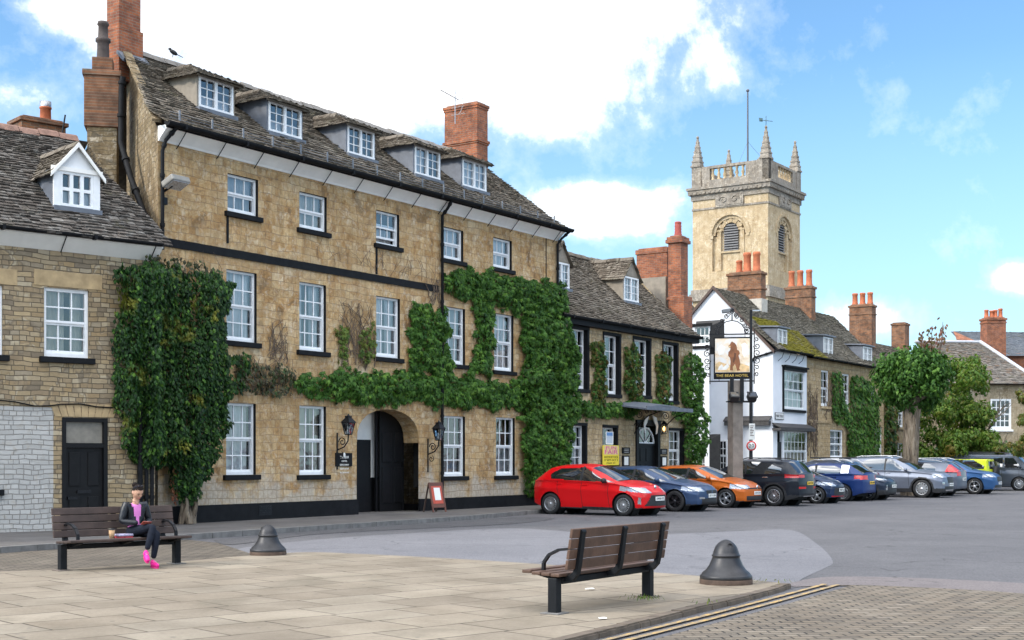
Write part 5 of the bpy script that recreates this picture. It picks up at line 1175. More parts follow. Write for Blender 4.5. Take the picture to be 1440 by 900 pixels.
def clad(mb, fr, polys, dens, size, thick, seed, strands=0, d0=-.02, ragged=.25, lumps=1.6, hang=.55, edge=.35, fing=False):
    """leaves over wall regions (polygons in wall metres), in lumps standing off the wall; local axes of the wall"""
    r = random.Random(seed)
    from mathutils import noise as mn
    for poly in polys:
        xs = [p[0] for p in poly]; zs = [p[1] for p in poly]
        A = (max(xs)-min(xs)+2*ragged)*(max(zs)-min(zs)+2*ragged)
        for _ in range(int(A*dens)):
            x, z = r.uniform(min(xs)-ragged, max(xs)+ragged), r.uniform(min(zs)-ragged, max(zs)+ragged)
            ins = inpoly((x, z), poly); e = edge_d((x, z), poly)
            wob = (mn.noise(Vector((x*2.3, z*2.3, seed)))+.6*mn.noise(Vector((x*6, z*6, seed+3))))*ragged
            sd = (e if ins else -e)+wob
            if sd < 0: continue
            if strands:                               # hanging strands: columns of foliage with dark gaps between
                st = mn.noise(Vector((x*strands, z*.35, seed+7)))
            else: st = mn.noise(Vector((x*lumps, z*lumps, seed+9)))+.5*mn.noise(Vector((x*lumps*2.7, z*lumps*2.7, seed)))
            th = thick*(.35+.65*min(1, sd/edge))*(.62+.75*st)
            if th < .03: th = .03
            u = r.random()**.45
            d = d0-th*u
            if u < .5 and r.random() < .45: continue
            # slope of the lumps gives each leaf its facing
            q = .06
            def hgt(a, b):
                s2 = mn.noise(Vector((a*strands, b*.35, seed+7))) if strands else mn.noise(Vector((a*lumps, b*lumps, seed+9)))+.5*mn.noise(Vector((a*lumps*2.7, b*lumps*2.7, seed)))
                return thick*.9*s2
            gx, gz = (hgt(x+q, z)-hgt(x-q, z))/(2*q), (hgt(x, z+q)-hgt(x, z-q))/(2*q)
            nn = Vector((-gx*.8, -1.0, -gz*.8+.35)).normalized()+Vector((r.gauss(0, .34), r.gauss(0, .2), r.gauss(0, .32)+.12))
            up = Vector((r.gauss(0, .35), r.uniform(.0, .5)*1.0, 1.0))
            L = size*r.uniform(.6, 1.35)
            if fing: palm(mb, Vector((x, d, z+L*.4)), nn, up, L, r)
            else: leaf(mb, Vector((x, d, z+L*.4)), nn, up, L, L*r.uniform(.5, .8), r.uniform(.05, hang*.7))
def px2(fr, pts, d=-.1): return [fr.tz(x, y, d) for x, y in pts]
# the big dark curtain of ivy at the left corner of the hotel
iv = empty('climbing_ivy', HF.w(0, 0), HA, 'huge dark curtain of hanging ivy between the stone house and the hotel', 'ivy', 'creepers on the buildings')
po = px2(HF, [(176, 392), (185, 378), (206, 371), (228, 374), (250, 378), (285, 384), (312, 386), (328, 400), (327, 440), (322, 480), (332, 505), (334, 550), (322, 570), (318, 620), (305, 650), (291, 668), (284, 690), (272, 705), (252, 700), (250, 665), (235, 655), (205, 655), (186, 652), (176, 620), (174, 560), (172, 470)], -.5)
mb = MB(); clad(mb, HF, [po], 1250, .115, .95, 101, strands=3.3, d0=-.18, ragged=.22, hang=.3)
def move(src, a, b):                                  # leaves laid out on one wall, carried into another building's axes
    out = []
    for p in src.v:
        w_ = a.w(p[0], p[1], p[2])-Vector((*b.o, 0)); out.append((w_.x*b.c+w_.y*b.s, -w_.x*b.s+w_.y*b.c, p[2]))
    src.v = out; return src
pl2 = px2(LFr, [(166, 382), (176, 372), (206, 367), (226, 376), (226, 655), (205, 655), (188, 652), (178, 645), (172, 610), (170, 560), (166, 500), (164, 440)], -.25)
m2 = MB(); clad(m2, LFr, [pl2], 1250, .115, .85, 103, strands=3.3, d0=-.03, ragged=.16, hang=.3); move(m2, LFr, HF); mb.add(m2.v, m2.f)
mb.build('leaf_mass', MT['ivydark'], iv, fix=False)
mb = MB(); clad(mb, HF, [px2(HF, [(222, 372), (250, 364), (300, 372), (318, 384), (300, 392), (250, 388), (222, 386)], -.4)], 260, .11, .4, 102, d0=-.2, ragged=.12); m2 = MB(); clad(m2, LFr, [px2(LFr, [(206, 362), (228, 362), (228, 380), (206, 374)], -.2)], 260, .11, .4, 105, d0=-.1, ragged=.1); mb.build('dry_top', MT['drybrown'], iv, fix=False); move(m2, LFr, HF); m2.build('dry_top', MT['drybrown'], iv, fix=False)
b = MB(); (tx, _), (tx2, _) = HF.tz(268, 730, -.4), HF.tz(268, 690, -.4)
for k in range(9):
    a = rnd.uniform(-.16, .16); b.tube([(tx+a*1.4, -.35+rnd.uniform(-.12, .12), PZ), (tx+a, -.35+rnd.uniform(-.1, .1), .5), (tx+a*1.2+rnd.uniform(-.1, .1), -.3, 1.2), (tx+a*5+.1, -.25, 2.6)], [.075, .05, .045, .03], 7)
b.build('stem', MT['bark'], iv)
b = MB(); clad(b, HF, [px2(HF, [(243, 655), (255, 660), (250, 708), (244, 700)], -.4)], 330, .1, .2, 104, d0=-.3, ragged=.06); b.build('red_leaf_tuft', leafmat('red_tuft', [(.22, .07, .04), (.28, .10, .05), (.13, .09, .03)], .2), iv, fix=False)
# the main creeper on the right half of the hotel front
cr = empty('climbing_creeper', HF.w(0, 0), HA, 'bright green creeper framing the windows on the right half of the hotel front', 'creeper', 'creepers on the buildings')
P1 = px2(HF, [(624, 384), (650, 380), (700, 387), (740, 393), (775, 399), (797, 405), (799, 447), (735, 442), (700, 434), (665, 424), (640, 418), (624, 404)])
P2 = px2(HF, [(738, 428), (797, 425), (802, 470), (812, 486), (814, 511), (811, 548), (820, 574), (806, 600), (806, 625), (797, 660), (775, 688), (756, 702), (742, 698), (738, 680), (737, 600), (735, 560)], -.2)
P3 = px2(HF, [(667, 418), (694, 430), (692, 532), (664, 530), (670, 480)])
P4 = px2(HF, [(577, 433), (590, 428), (605, 433), (628, 436), (630, 480), (634, 525), (578, 525), (580, 480)])
P5 = px2(HF, [(414, 541), (445, 531), (490, 523), (530, 524), (575, 522), (636, 528), (700, 538), (738, 542), (738, 574), (690, 574), (640, 572), (600, 570), (560, 568), (520, 567), (480, 563), (440, 558), (416, 553)])
mb = MB(); clad(mb, HF, [P1, P3, P4, P5], 400, .15, .30, 111, d0=-.02, ragged=.26, lumps=2.6, fing=True); clad(mb, HF, [P2], 400, .15, .50, 113, d0=-.04, ragged=.30, lumps=1.8, fing=True)
mb.build('leaf_mass', MT['creeper'], cr, fix=False)
P6 = px2(HF, [(478, 432), (500, 428), (524, 436), (531, 470), (526, 500), (510, 520), (484, 522), (478, 480)])
for q, sd_ in (([(478, 462), (490, 455), (492, 505), (480, 522)], 115), ([(508, 470), (528, 450), (532, 490), (516, 516), (508, 505)], 116)):
    mb = MB(); clad(mb, HF, [px2(HF, q)], 120, .15, .16, sd_, ragged=.12, fing=True); mb.build('yellow_leaf_tuft', MT['limeleaf'], cr, fix=False)
b = MB(); r_ = random.Random(5)
def vines(b, poly, n, L, r0=.012, up=1):
    xs = [p[0] for p in poly]; zs = [p[1] for p in poly]
    for _ in range(n):
        x, z = r_.uniform(min(xs), max(xs)), r_.uniform(min(zs), min(zs)+(max(zs)-min(zs))*.4); a = r_.uniform(.9, 2.2); pts = [(x, -.03, z)]
        for k in range(int(L/.12)):
            a += r_.gauss(0, .42); a = a+(1.57-a)*.1; x += .12*math.cos(a); z += .12*math.sin(a)*up
            if z > max(zs)+.1 or x < min(xs) or x > max(xs): break
            pts.append((x, -.03-abs(r_.gauss(0, .02)), z))
        if len(pts) > 2: b.tube(pts, [r0*(1-.6*i/len(pts)) for i in range(len(pts))], 4)
vines(b, P6, 46, 2.0); vines(b, px2(HF, [(378, 455), (404, 455), (408, 510), (378, 510)]), 22, 1.3); vines(b, px2(HF, [(598, 405), (620, 395), (622, 428), (598, 430)]), 14, 1.0); vines(b, px2(HF, [(440, 350), (620, 370), (620, 400), (440, 370)]), 30, .9, .006)
vines(b, px2(HF, [(232, 420), (318, 420), (318, 360), (232, 345)]), 8, 1.2, .007)
b.build('bare_vine', MT['vine'], cr)
dry = empty('dry_creeper', HF.w(0, 0), HA, 'half withered brownish strip of creeper below the first floor windows of the hotel', 'creeper', 'creepers on the buildings')
mb = MB(); pd = px2(HF, [(332, 508), (345, 503), (365, 512), (410, 517), (416, 540), (414, 556), (385, 556), (350, 551), (332, 548)]); clad(mb, HF, [pd], 330, .12, .34, 121, ragged=.14, lumps=2.2); mb.build('leaf_mass', MT['drybrown'], dry, fix=False)
mb = MB(); clad(mb, HF, [px2(HF, [(330, 503), (346, 500), (352, 548), (332, 552)])], 240, .15, .4, 122, ragged=.14); mb.build('green_leaf_tuft', MT['ivydark'], dry, fix=False)
b = MB(); vines(b, pd, 40, .9, .01); b.build('bare_vine', MT['vine'], dry)
# wing
wc = empty('climbing_creeper', WF.w(0, 0), HA, 'creeper turning red that climbs in columns between the tall windows of the hotel wing', 'creeper', 'creepers on the buildings')
cols = [px2(WF, q) for q in ([(833, 486), (851, 484), (852, 520), (850, 572), (836, 572), (836, 520)], [(881, 492), (892, 487), (901, 500), (903, 560), (900, 574), (884, 572), (880, 520)], [(924, 500), (938, 496), (942, 520), (941, 572), (926, 574), (924, 520)])]
band = px2(WF, [(812, 566), (840, 566), (870, 568), (900, 566), (945, 568), (938, 574), (900, 577), (895, 587), (850, 589), (812, 588)])
mb = MB(); clad(mb, WF, cols, 380, .15, .3, 131, ragged=.26, lumps=2.4, fing=True); mb.build('leaf_mass', MT['turning'], wc, fix=False)
mb = MB(); clad(mb, WF, [band], 230, .17, .36, 132, ragged=.16, fing=True); mb.build('leaf_band', MT['creeper'], wc, fix=False)
w2 = empty('climbing_creeper', WF.w(0, 0), HA, 'tall creeper at the end corner of the hotel wing beside the white cottage', 'creeper', 'creepers on the buildings')
mb = MB(); clad(mb, WF, [px2(WF, [(962, 500), (975, 497), (985, 505), (990, 530), (988, 570), (994, 600), (992, 640), (986, 660), (966, 660), (966, 600), (962, 590), (944, 588), (946, 580), (964, 575), (962, 540)], -.2)], 230, .17, .5, 133, d0=-.04, ragged=.18, fing=True); mb.build('leaf_mass', MT['creeper'], w2, fix=False)
# terrace
tc = empty('climbing_creeper', TF.w(0, 0), HA, 'clipped dark creeper covering the right part of the ochre terrace', 'creeper', 'creepers on the buildings')
mb = MB(); clad(mb, TF, [px2(TF, [(1170, 524), (1184, 524), (1186, 560), (1196, 584), (1197, 600), (1190, 600), (1172, 592)]), px2(TF, [(1197, 530), (1212, 530), (1226, 540), (1236, 560), (1237, 645), (1192, 645), (1192, 600), (1197, 580)])], 170, .2, .3, 141, ragged=.12); mb.build('leaf_mass', MT['creeper'], tc, fix=False)
b = MB(); vines(b, px2(TF, [(1137, 520), (1152, 520), (1152, 640), (1137, 645)]), 40, 2.6, .022); vines(b, px2(TF, [(1166, 520), (1176, 520), (1170, 590), (1160, 590)]), 12, 1.6, .02); b.build('bare_vine', MT['vine'], tc)
nc = empty('climbing_creeper', N0, HA, 'reddish creeper on the far end house behind the thick trunked tree', 'creeper', 'creepers on the buildings')
mb = MB(); clad(mb, NF_, [[(0.2, 1.2), (2.6, 1.2), (2.6, 4.6), (.2, 4.9)]], 110, .24, .35, 145, ragged=.3); mb.build('leaf_mass', MT['turning'], nc, fix=False)

# ---------------------------------------------------------------- trees
def limb(b, p, d, L, r, depth, rr, tips, spread=.6):
    n = 5; pts = [p.copy()]; rs = [r]; q = p.copy(); dd = d.normalized()
    for i in range(n):
        dd = (dd+Vector((rr.gauss(0, .13), rr.gauss(0, .13), rr.gauss(.03, .1)))).normalized(); q = q+dd*L/n; pts.append(q.copy()); rs.append(r*(1-.5*(i+1)/n))
    b.tube(pts, rs, 7)
    if depth == 0: tips.append(q); return
    for k in range(rr.randint(3, 4)):
        u = pts[rr.randint(2, n)]; nd = (dd+Vector((rr.gauss(0, spread), rr.gauss(0, spread), rr.gauss(.1, spread*.6)))).normalized()
        limb(b, u, nd, L*rr.uniform(.55, .8), r*.5, depth-1, rr, tips, spread)
def crown(mb, centres, rad, n, size, rr, gap=.18, flat=1.0):
    for c in centres:
        R_ = rad*rr.uniform(.6, 1.25)
        for _ in range(int(n*(R_/rad)**2)):
            v = Vector((rr.gauss(0, 1), rr.gauss(0, 1), rr.gauss(0, 1))).normalized(); u = rr.random()**.4
            p = c+Vector((v.x, v.y, v.z*flat))*R_*u
            nn = v+Vector((rr.gauss(0, .5), rr.gauss(0, .5), rr.gauss(.3, .4))); leaf(mb, p, nn, Vector((rr.gauss(0, .4), rr.gauss(0, .4), 1)), size*rr.uniform(.6, 1.3), size*rr.uniform(.5, .85), rr.uniform(.05, .35))
# pollarded lime with a very thick trunk
tp = gp(1289, 698, ROAD); tp = (tp[0], tp[1]+1.0); Yt = tp[1]; mpp = Yt/FL
pl_ = empty('pollarded_tree', (tp[0], tp[1], -.05), 0, 'thick trunked pollarded tree with a dense round dark green crown behind the parked cars', 'tree')
b = MB(); H_ = (700-560)*mpp; rr = random.Random(21); w = 24*mpp/2*.82
N, Mh = 26, 16; vs = []
for j in range(Mh+1):
    f = j/Mh; rad = w*(1.25-.75*min(1, f*3)+.5*min(1, f*3)) if f < .33 else w*(1.0+.35*max(0, (f-.65)/.35)**1.5)
    rad = w*(1.28-.28*min(1, f/.3))*(1+.38*max(0, (f-.7)/.3)**1.4)
    for k in range(N):
        a = 2*math.pi*k/N; q = 1+.09*math.sin(5*a+f*3)+.06*math.sin(9*a-f*7)+.05*math.sin(17*a+f*11)+rr.gauss(0, .015)
        vs.append((rad*q*math.cos(a)+.10*f, rad*q*math.sin(a), f*H_))
b.add(vs, [(j*N+k, j*N+(k+1) % N, (j+1)*N+(k+1) % N, (j+1)*N+k) for j in range(Mh) for k in range(N)]+[tuple(range(Mh*N, (Mh+1)*N))], 0, True)
tips = []
for k in range(13):
    a = k*2.4; st_ = Vector((w*1.0*math.cos(a), w*1.0*math.sin(a), H_*rr.uniform(.86, 1.0))); limb(b, st_, Vector((math.cos(a), math.sin(a), rr.uniform(.9, 1.8))), rr.uniform(.7, 1.0), .12, 1, rr, tips, .5)
b.build('trunk', MT['bark'], pl_)
cc_ = Vector((0.12, 0, (700-533)*mpp)); cents = []
for _ in range(210):
    v = Vector((rr.gauss(0, 1), rr.gauss(0, 1), rr.gauss(0, 1))).normalized()*rr.random()**.36
    cents.append(cc_+Vector((v.x*47*mpp, v.y*42*mpp, v.z*42*mpp)))
mb = MB(); crown(mb, cents, .42, 80, .22, rr)
mb.build('crown', leafmat('lime_leaves', [(.026, .072, .016), (.048, .125, .022), (.075, .17, .028), (.036, .095, .02), (.14, .27, .045)], .3), pl_, fix=False)
mb = MB(); b = MB()
for (px, h) in ((1316, 462), (1326, 458), (1334, 460), (1308, 468), (1300, 474), (1322, 474)):
    x = (px-1287)*mpp; z1 = (700-h)*mpp; y = rr.uniform(-1, 1); b.tube([(x*.8, y, z1-1.6), (x*.95, y, z1-.8), (x, y, z1)], [.03, .02, .012], 5)
    for k in range(22): f = rr.random()**.7; leaf(mb, Vector((x*(.85+.15*f)+rr.gauss(0, .12), y+rr.gauss(0, .12), z1-1.2*(1-f)+rr.gauss(0, .1))), Vector((rr.gauss(0, 1), -1, rr.gauss(0, .6))), Vector((rr.gauss(0, .4), 0, 1)), .2, .12)
mb.build('red_shoot_leaves', leafmat('red_shoot', [(.17, .07, .06), (.24, .11, .08), (.14, .13, .05)], .3), pl_, fix=False); b.build('shoot', MT['vine'], pl_)
def tree(name, label, px, pyb, Y, pts, rad, n, size, cols, seed, trunk_r=.16, patch=None):
    rr = random.Random(seed); k = Y/FL; x0 = (px-CX)*k
    t = empty(name, (x0, Y, -.05), 0, label, 'tree'); mb = MB(); b = MB(); tips = []
    H_ = (645-pyb)*k+EYE
    limb(b, Vector((0, 0, 0)), Vector((.05, 0, 1)), H_*.42, trunk_r, 3, rr, tips, .55)
    b.build('trunk', MT['bark'], t)
    cents = [Vector(((x-px)*k, rr.uniform(-1.3, 1.3), EYE+(645-y)*k)) for x, y in pts]
    big = []
    for c in cents:
        for _ in range(5): big.append(c+Vector((rr.gauss(0, rad*.6), rr.gauss(0, rad*.8), rr.gauss(0, rad*.45))))
    crown(mb, big, rad*.62, n, size, rr, flat=.75); mb.build('crown', leafmat(name+'_leaves', cols, .38, patch), t, fix=False); return t
tree('maple_tree', 'loose pale green tree with rusty tips standing right of the thick trunk', 1368, 520, 74, [(1335, 525), (1352, 510), (1362, 545), (1340, 575), (1375, 570), (1318, 610), (1345, 612), (1372, 600), (1382, 625), (1345, 640), (1392, 632), (1300, 632), (1370, 532), (1322, 590), (1355, 590), (1325, 632), (1372, 636)], 1.05, 150, .24, [(.06, .12, .02), (.09, .17, .028), (.14, .23, .036), (.16, .18, .035), (.05, .12, .024)], 31, patch=((.23, .10, .035), .55, .6, .6))
tree('maple_tree', 'thin pale tree reaching in from the right edge above the dark van', 1452, 560, 70, [(1444, 560), (1448, 590), (1436, 615), (1424, 630), (1445, 632), (1455, 575), (1462, 600), (1412, 640)], .42, 70, .2, [(.06, .10, .025), (.11, .15, .035), (.17, .17, .04), (.20, .12, .05)], 32, .1)
b = MB()
hd = empty('hedge', ((1330-CX)*78/FL, 80, 0), 0, 'dark hedge behind the parked cars under the trees', 'hedge'); mb = MB(); rr = random.Random(9)
crown(mb, [Vector((x*.6+rr.gauss(0, .2), rr.uniform(-.5, .5), rr.uniform(.4, 2.2))) for x in range(-6, 12) for _ in range(3)], .7, 90, .25, rr); mb.build('foliage', leafmat('hedge_leaves', [(.02, .05, .016), (.035, .08, .022), (.05, .11, .03)], .2), hd, fix=False)
# weeds in the paving
def weed(px, py, n, s, label, seed):
    x, y = gp(px, py, .0); rr = random.Random(seed); mb = MB()
    for _ in range(n):
        a = rr.uniform(0, 6.28); q = rr.uniform(0, .16); leaf(mb, Vector((q*math.cos(a)*1.6, q*math.sin(a), rr.uniform(.0, .03)+s*.9)), Vector((math.cos(a), math.sin(a), .5)), Vector((-math.cos(a)*.5, -math.sin(a)*.5, 1)), s*rr.uniform(.6, 1.2), s*.22, -.2)
    w_ = mb.build('weed', MT['limeleaf'], None, (x, y, .004), fix=False); tag(w_, label, 'weed')
weed(904, 846, 70, .055, 'low tuft of green weed by the leg of the near bench', 1)
weed(1090, 822, 14, .07, 'small sprig of weed at the paving corner near the bell bollard', 2)
weed(998, 852, 10, .06, 'yellowing sprig of weed against the kerb below the bell bollard', 3)
# ================================================================== parked cars
def carpaint(name, c, flake=.25):
    m, nt, b, _ = newmat(name); b.inputs['Base Color'].default_value = c4(c); b.inputs['Metallic'].default_value = flake
    b.inputs['Roughness'].default_value = .36; b.inputs['Coat Weight'].default_value = .38; b.inputs['Specular IOR Level'].default_value = .2; b.inputs['Coat Roughness'].default_value = .04
    co = objco(nt); n = noise(nt, co, 2.5, 5, .6); nt.links.new(ramp(nt, n, [(.3, .30), (.7, .48)]), b.inputs['Roughness']); return m
MT['carglass'] = plain('car_glass', (.012, .014, .017), .03, spec=.9, var=.1); MT['carglass'].node_tree.nodes['Principled BSDF'].inputs['IOR'].default_value = 1.95; MT['tyre'] = plain('tyre_rubber', (.018, .018, .019), .75, var=.3); MT['trim'] = plain('black_trim', (.02, .02, .022), .55, var=.2)
MT['alloy'] = plain('alloy', (.55, .56, .58), .3, metal=.85, var=.1); MT['darkalloy'] = plain('dark_alloy', (.05, .05, .055), .35, metal=.7); MT['chrome'] = plain('chrome', (.7, .7, .72), .12, metal=1)
MT['lampglass'] = plain('headlight_glass', (.42, .45, .50), .08, spec=.8, var=.4, scale=30, metal=.4); MT['redlamp'] = plain('tail_light_red', (.50, .012, .012), .12, spec=.7, var=.25, scale=20)
MT['plate_w'] = plain('plate_white', (.75, .75, .72), .45, var=.04); MT['plate_y'] = plain('plate_yellow', (.75, .48, .04), .45, var=.04); MT['well'] = plain('wheel_well', (.008, .008, .009), .9)
MT['seam'] = plain('panel_seam', (.012, .012, .012), .8)
def crv(pts, x):                                      # monotone-ish smooth interpolation
    xs = [p[0] for p in pts]; ys = [p[1] for p in pts]; return np.interp(x, xs, ys)
def smoothed(pts, X, k):
    y = crv(pts, X); n = max(1, int(k)); ker = np.hanning(2*n+3)[1:-1]; ker /= ker.sum(); yp = np.pad(y, (len(ker)//2,)*2, mode='edge'); return np.convolve(yp, ker, 'valid')
def wheel_mesh(r, w, spokes, style):
    ty = MB(); ty.lathe([(r*.66, -w/2+.01), (r*.70, -w/2), (r*.93, -w/2), (r*.99, -w/2+.03), (r, -w/2+.05), (r, w/2-.05), (r*.99, w/2-.03), (r*.93, w/2), (r*.70, w/2), (r*.66, w/2-.01)], 36, axis='y')
    rim = MB(); rim.lathe([(r*.68, -w/2+.012), (r*.65, -w/2+.0), (r*.61, -w/2+.02), (r*.60, w/2-.02)], 32, axis='y')
    hub = MB(); hub.lathe([(0, -w*.08), (r*.42, -w*.08), (r*.6, -w*.02), (r*.62, w*.1)], 24, axis='y')
    y0 = -w/2+.012
    for k in range(spokes):
        a = 2*math.pi*k/spokes
        for da in ((-.11, .11) if style == 'twin' else (0,)):
            wd = (.011 if style == 'twin' else .034)*r/.32
            p0 = Vector((math.cos(a+da*.4), 0, math.sin(a+da*.4)))*r*.1; p1 = Vector((math.cos(a+da*1.6), 0, math.sin(a+da*1.6)))*r*.64
            s = Vector((-math.sin(a), 0, math.cos(a)))
            q = [p0+s*wd*1.1, p0-s*wd*1.1, p1-s*wd*.8, p1+s*wd*.8]; q = [v+Vector((0, y0-.0, 0)) for v in q]
            rim.prism([q[0]+Vector((0, -.006, 0)), q[1]+Vector((0, -.006, 0)), q[2], q[3]], (0, .03, 0))
    rim.lathe([(0, y0-.016), (r*.12, y0-.014), (r*.17, y0+.005), (r*.17, y0+.03)], 16, axis='y')
    return ty, rim, hub
def car(name, label, loc, ang, spec, paint, plate=None, plate_mat='plate_w', group='cars parked in a row outside the hotel'):
    """spec: top profile, shoulder line, windows ... ; +x is the nose, z up, the right flank is -y"""
    S = spec; L, W = S['L'], S['W']; x0, x1 = -L/2, L/2
    nx = int(L/.024); X = np.linspace(x0, x1, nx+1); dx = L/nx
    top = smoothed(S['top'], X, S.get('soft', .10)/dx); sh = smoothed(S['sh'], X, .25/dx); zb = smoothed(S['bot'], X, .2/dx)
    top = np.maximum(top, sh+.012)
    ex = np.clip((np.abs(X)-(L/2-.62))/.62, 0, 1); tw = np.where(X > 0, S.get('ftaper', .20), S.get('rtaper', .15))
    ws = W/2*(1-tw*ex**2.4); wt = W/2*S.get('roofw', .74)
    NL, NG, NT_ = 22, 17, 14
    ring = []
    for i in range(nx+1):
        w, zs, zt, z0 = ws[i], sh[i], top[i], zb[i]; pts = []
        for j in range(NL):
            u = j/NL; y = w*(.90+.10*math.sin(math.pi*min(1, .12+u*.78))**.9) - .02*max(0, u-.75)/.25*w; 
            crease = .012*math.exp(-((u-.72)/.07)**2) - .012*math.exp(-((u-.42)/.16)**2); pts.append((y+crease, z0+(zs-z0)*u))
        c = min(1, max(0, (zt-zs)/.34)); c = c*c*(3-2*c)
        ys = w*.955; yr = (w*.86)*(1-c)+wt*c*(w/(W/2))**.5; zr = zs+(zt-zs)*(.60+.26*c)
        for j in range(NG): u = j/NG; bul = .018*math.sin(math.pi*u)*c; pts.append((ys+(yr-ys)*u+bul, zs+(zr-zs)*u))
        for j in range(NT_+1): u = j/NT_; pts.append((yr*(1-u), zr+(zt-zr)*math.sin(u*math.pi/2)**.85))
        ring.append(pts)
    K = NL+NG+NT_+1; fl, rl = S.get('flean', .25), S.get('rlean', .12)
    def place(i, y, z):                               # nose and tail lean back above bumper height
        x = X[i]; f = ex[i]**1.5
        if x > 0: x -= f*(fl*max(0, z-.62)**1.5+.10*max(0, .34-z)+S.get('fround', .16)*(abs(y)/(W/2))**3)
        else: x += f*(rl*max(0, z-.75)**1.3+.12*max(0, .38-z)+S.get('rround', .12)*(abs(y)/(W/2))**3)
        return (x, y, z)
    V = []; idx = {}
    for i in range(nx+1):
        for k in range(2*K-1):
            kk = k if k < K else 2*K-2-k; s = -1 if k < K else 1; y, z = ring[i][kk]; idx[(i, k)] = len(V); V.append(place(i, s*y, z))
    F = []; seg = []
    for i in range(nx):
        for k in range(2*K-2):
            F.append((idx[i, k], idx[i+1, k], idx[i+1, k+1], idx[i, k+1])); kk = k if k < K-1 else 2*K-3-k; seg.append(0 if kk < NL else 1 if kk < NL+NG else 2)
    for i, sg in ((0, 3), (nx, 4)):                   # end caps: strips across from right to left
        M_ = 36; prev = None
        for kk in range(K):
            y, z = ring[i][kk]; row = []
            for m_ in range(M_+1):
                yy = -y+2*y*m_/M_; bulge = .035*(1-(yy/(y+1e-6))**2) if y > .05 else 0
                p = list(place(i, yy, z)); p[0] += bulge*(1 if sg == 4 else -1)*min(1, (K-kk)/8)*min(1, kk/3)
                row.append(len(V)); V.append(p)
            if prev:
                for m_ in range(M_): F.append((prev[m_], prev[m_+1], row[m_+1], row[m_])); seg.append(sg)
            prev = row
    V = np.array(V, dtype=float); r, wb = S['r'], S['wb']; xw = [S.get('wx', 0)+wb/2, S.get('wx', 0)-wb/2]; RA_ = r+.055
    for q in range(len(V)):                           # crisp wheel openings
        if abs(V[q][1]) > W*.30:
            for a in xw:
                ddx, ddz = V[q][0]-a, V[q][2]-r; rr = math.hypot(ddx, ddz)
                if abs(rr-RA_) < .022 and rr > 0: V[q][0] = a+ddx*RA_/rr; V[q][2] = r+ddz*RA_/rr
    parts = {}
    rearx = S['rw']; 
    for f, sg in zip(F, seg):
        c = V[list(f)].mean(axis=0); x, y, z = c; ay = abs(y)
        if sg in (0, 1, 3, 4) and ay > W*.30 and any((x-a)**2+(z-r)**2 < (RA_*.985)**2 for a in xw): continue
        key = 'body'; zs = float(np.interp(x, X, sh)); zt = float(np.interp(x, X, top))
        if sg == 1:
            for poly in S['side']:
                if inpoly((x, z), poly): key = 'window'
            if key == 'body' and any(inpoly((x, z), p) for p in S.get('pillar', ())): key = 'trim'
        if sg == 2 and ay < W*.5:
            if S['ws'][0] < x < S['ws'][1] and zt-zs > .03: key = 'windscreen'
            if rearx and rearx[0] < x < rearx[1] and zt-zs > .05 and ay < W*.42: key = 'rear_window'
        if sg == 3 and S.get('rwz') and S['rwz'][0] < z < S['rwz'][1] and ay < W*S.get('rwy', .34): key = 'rear_window'
        if z < S.get('trimz', .24) or (sg == 0 and S.get('clad') and any((x-a)**2+(z-r)**2 < (RA_+.07)**2 for a in xw)) or (S.get('clad') and z < .40): key = 'trim'
        for k, fn in S['regions'].items():
            if fn(x, ay, z, sg): key = k
        parts.setdefault(key, []).append(f)
    root = empty(name, loc, ang, label, 'car', group)
    mats = {'body': paint, 'window': MT['carglass'], 'windscreen': MT['carglass'], 'rear_window': MT['carglass'], 'trim': MT['trim'], 'headlight': MT['lampglass'], 'tail_light': MT['redlamp'], 'grille': MT['trim'], 'fog_light': MT['chrome'], 'bumper_strip': MT['redlamp'], 'roof': S.get('roofmat', MT['trim']), 'silver_trim': MT['chrome']}
    names = {'trim': 'sill_trim', 'silver_trim': 'skid_plate'}
    def emit(name_, fs, mat, off=0):
        used = sorted({i for f in fs for i in f}); mp = {u: n for n, u in enumerate(used)}
        mb = MB(); mb.add([V[u] for u in used], [[mp[i] for i in f] for f in fs], 0, True); return mb.build(name_, mat, root)
    for k, fs in parts.items():
        if k in ('headlight', 'tail_light', 'fog_light', 'window'):   # one object for each side
            for s in (-1, 1):
                q = [f for f in fs if V[list(f)].mean(axis=0)[1]*s > 0]
                if q: emit(k, q, mats[k])
        else: emit(names.get(k, k), fs, mats[k])
    # underbody and wheel wells
    mb = MB(); zz = float(np.min(zb))+.02; mb.box(x0+.35, x1-.35, -W*.36, W*.36, zz, zz+.3); mb.box(x0+.6, x1-.9, -W*.40, W*.40, .45, float(np.max(sh))-.12)
    for a in xw:
        for s in (-1, 1):
            N = 18; yo, yi = s*(W/2-.05), s*W*.26; P = [(a+RA_*math.cos(math.pi*2*i/N), r+RA_*math.sin(math.pi*2*i/N)) for i in range(N)]
            mb.add([(p[0], yo, p[1]) for p in P]+[(p[0], yi, p[1]) for p in P], [(i, (i+1) % N, N+(i+1) % N, N+i) for i in range(N)]+[tuple(range(N, 2*N))])
    mb.build('underbody', MT['well'], root)
    ty, rim, hub = wheel_mesh(r, S.get('ww', .21), S.get('spokes', 10), S.get('wstyle', 'twin'))
    first = None
    for a in xw:
        for s in (-1, 1):
            if first is None:
                wm = hub.build('wheel', MT['well'], root); ty.build('tyre', MT['tyre'], wm); rim.build('rim', MT[S.get('rimmat', 'alloy')], wm); first = wm; w_ = wm
            else: w_ = copy_tree(first, root)
            w_.location = (a, s*(W/2-S.get('ww', .21)/2-.012), r); w_.rotation_euler = (0, rnd.uniform(0, 1), 0 if s < 0 else math.pi)
    # mirrors, handles, seams
    mx, mz = S['mirror']
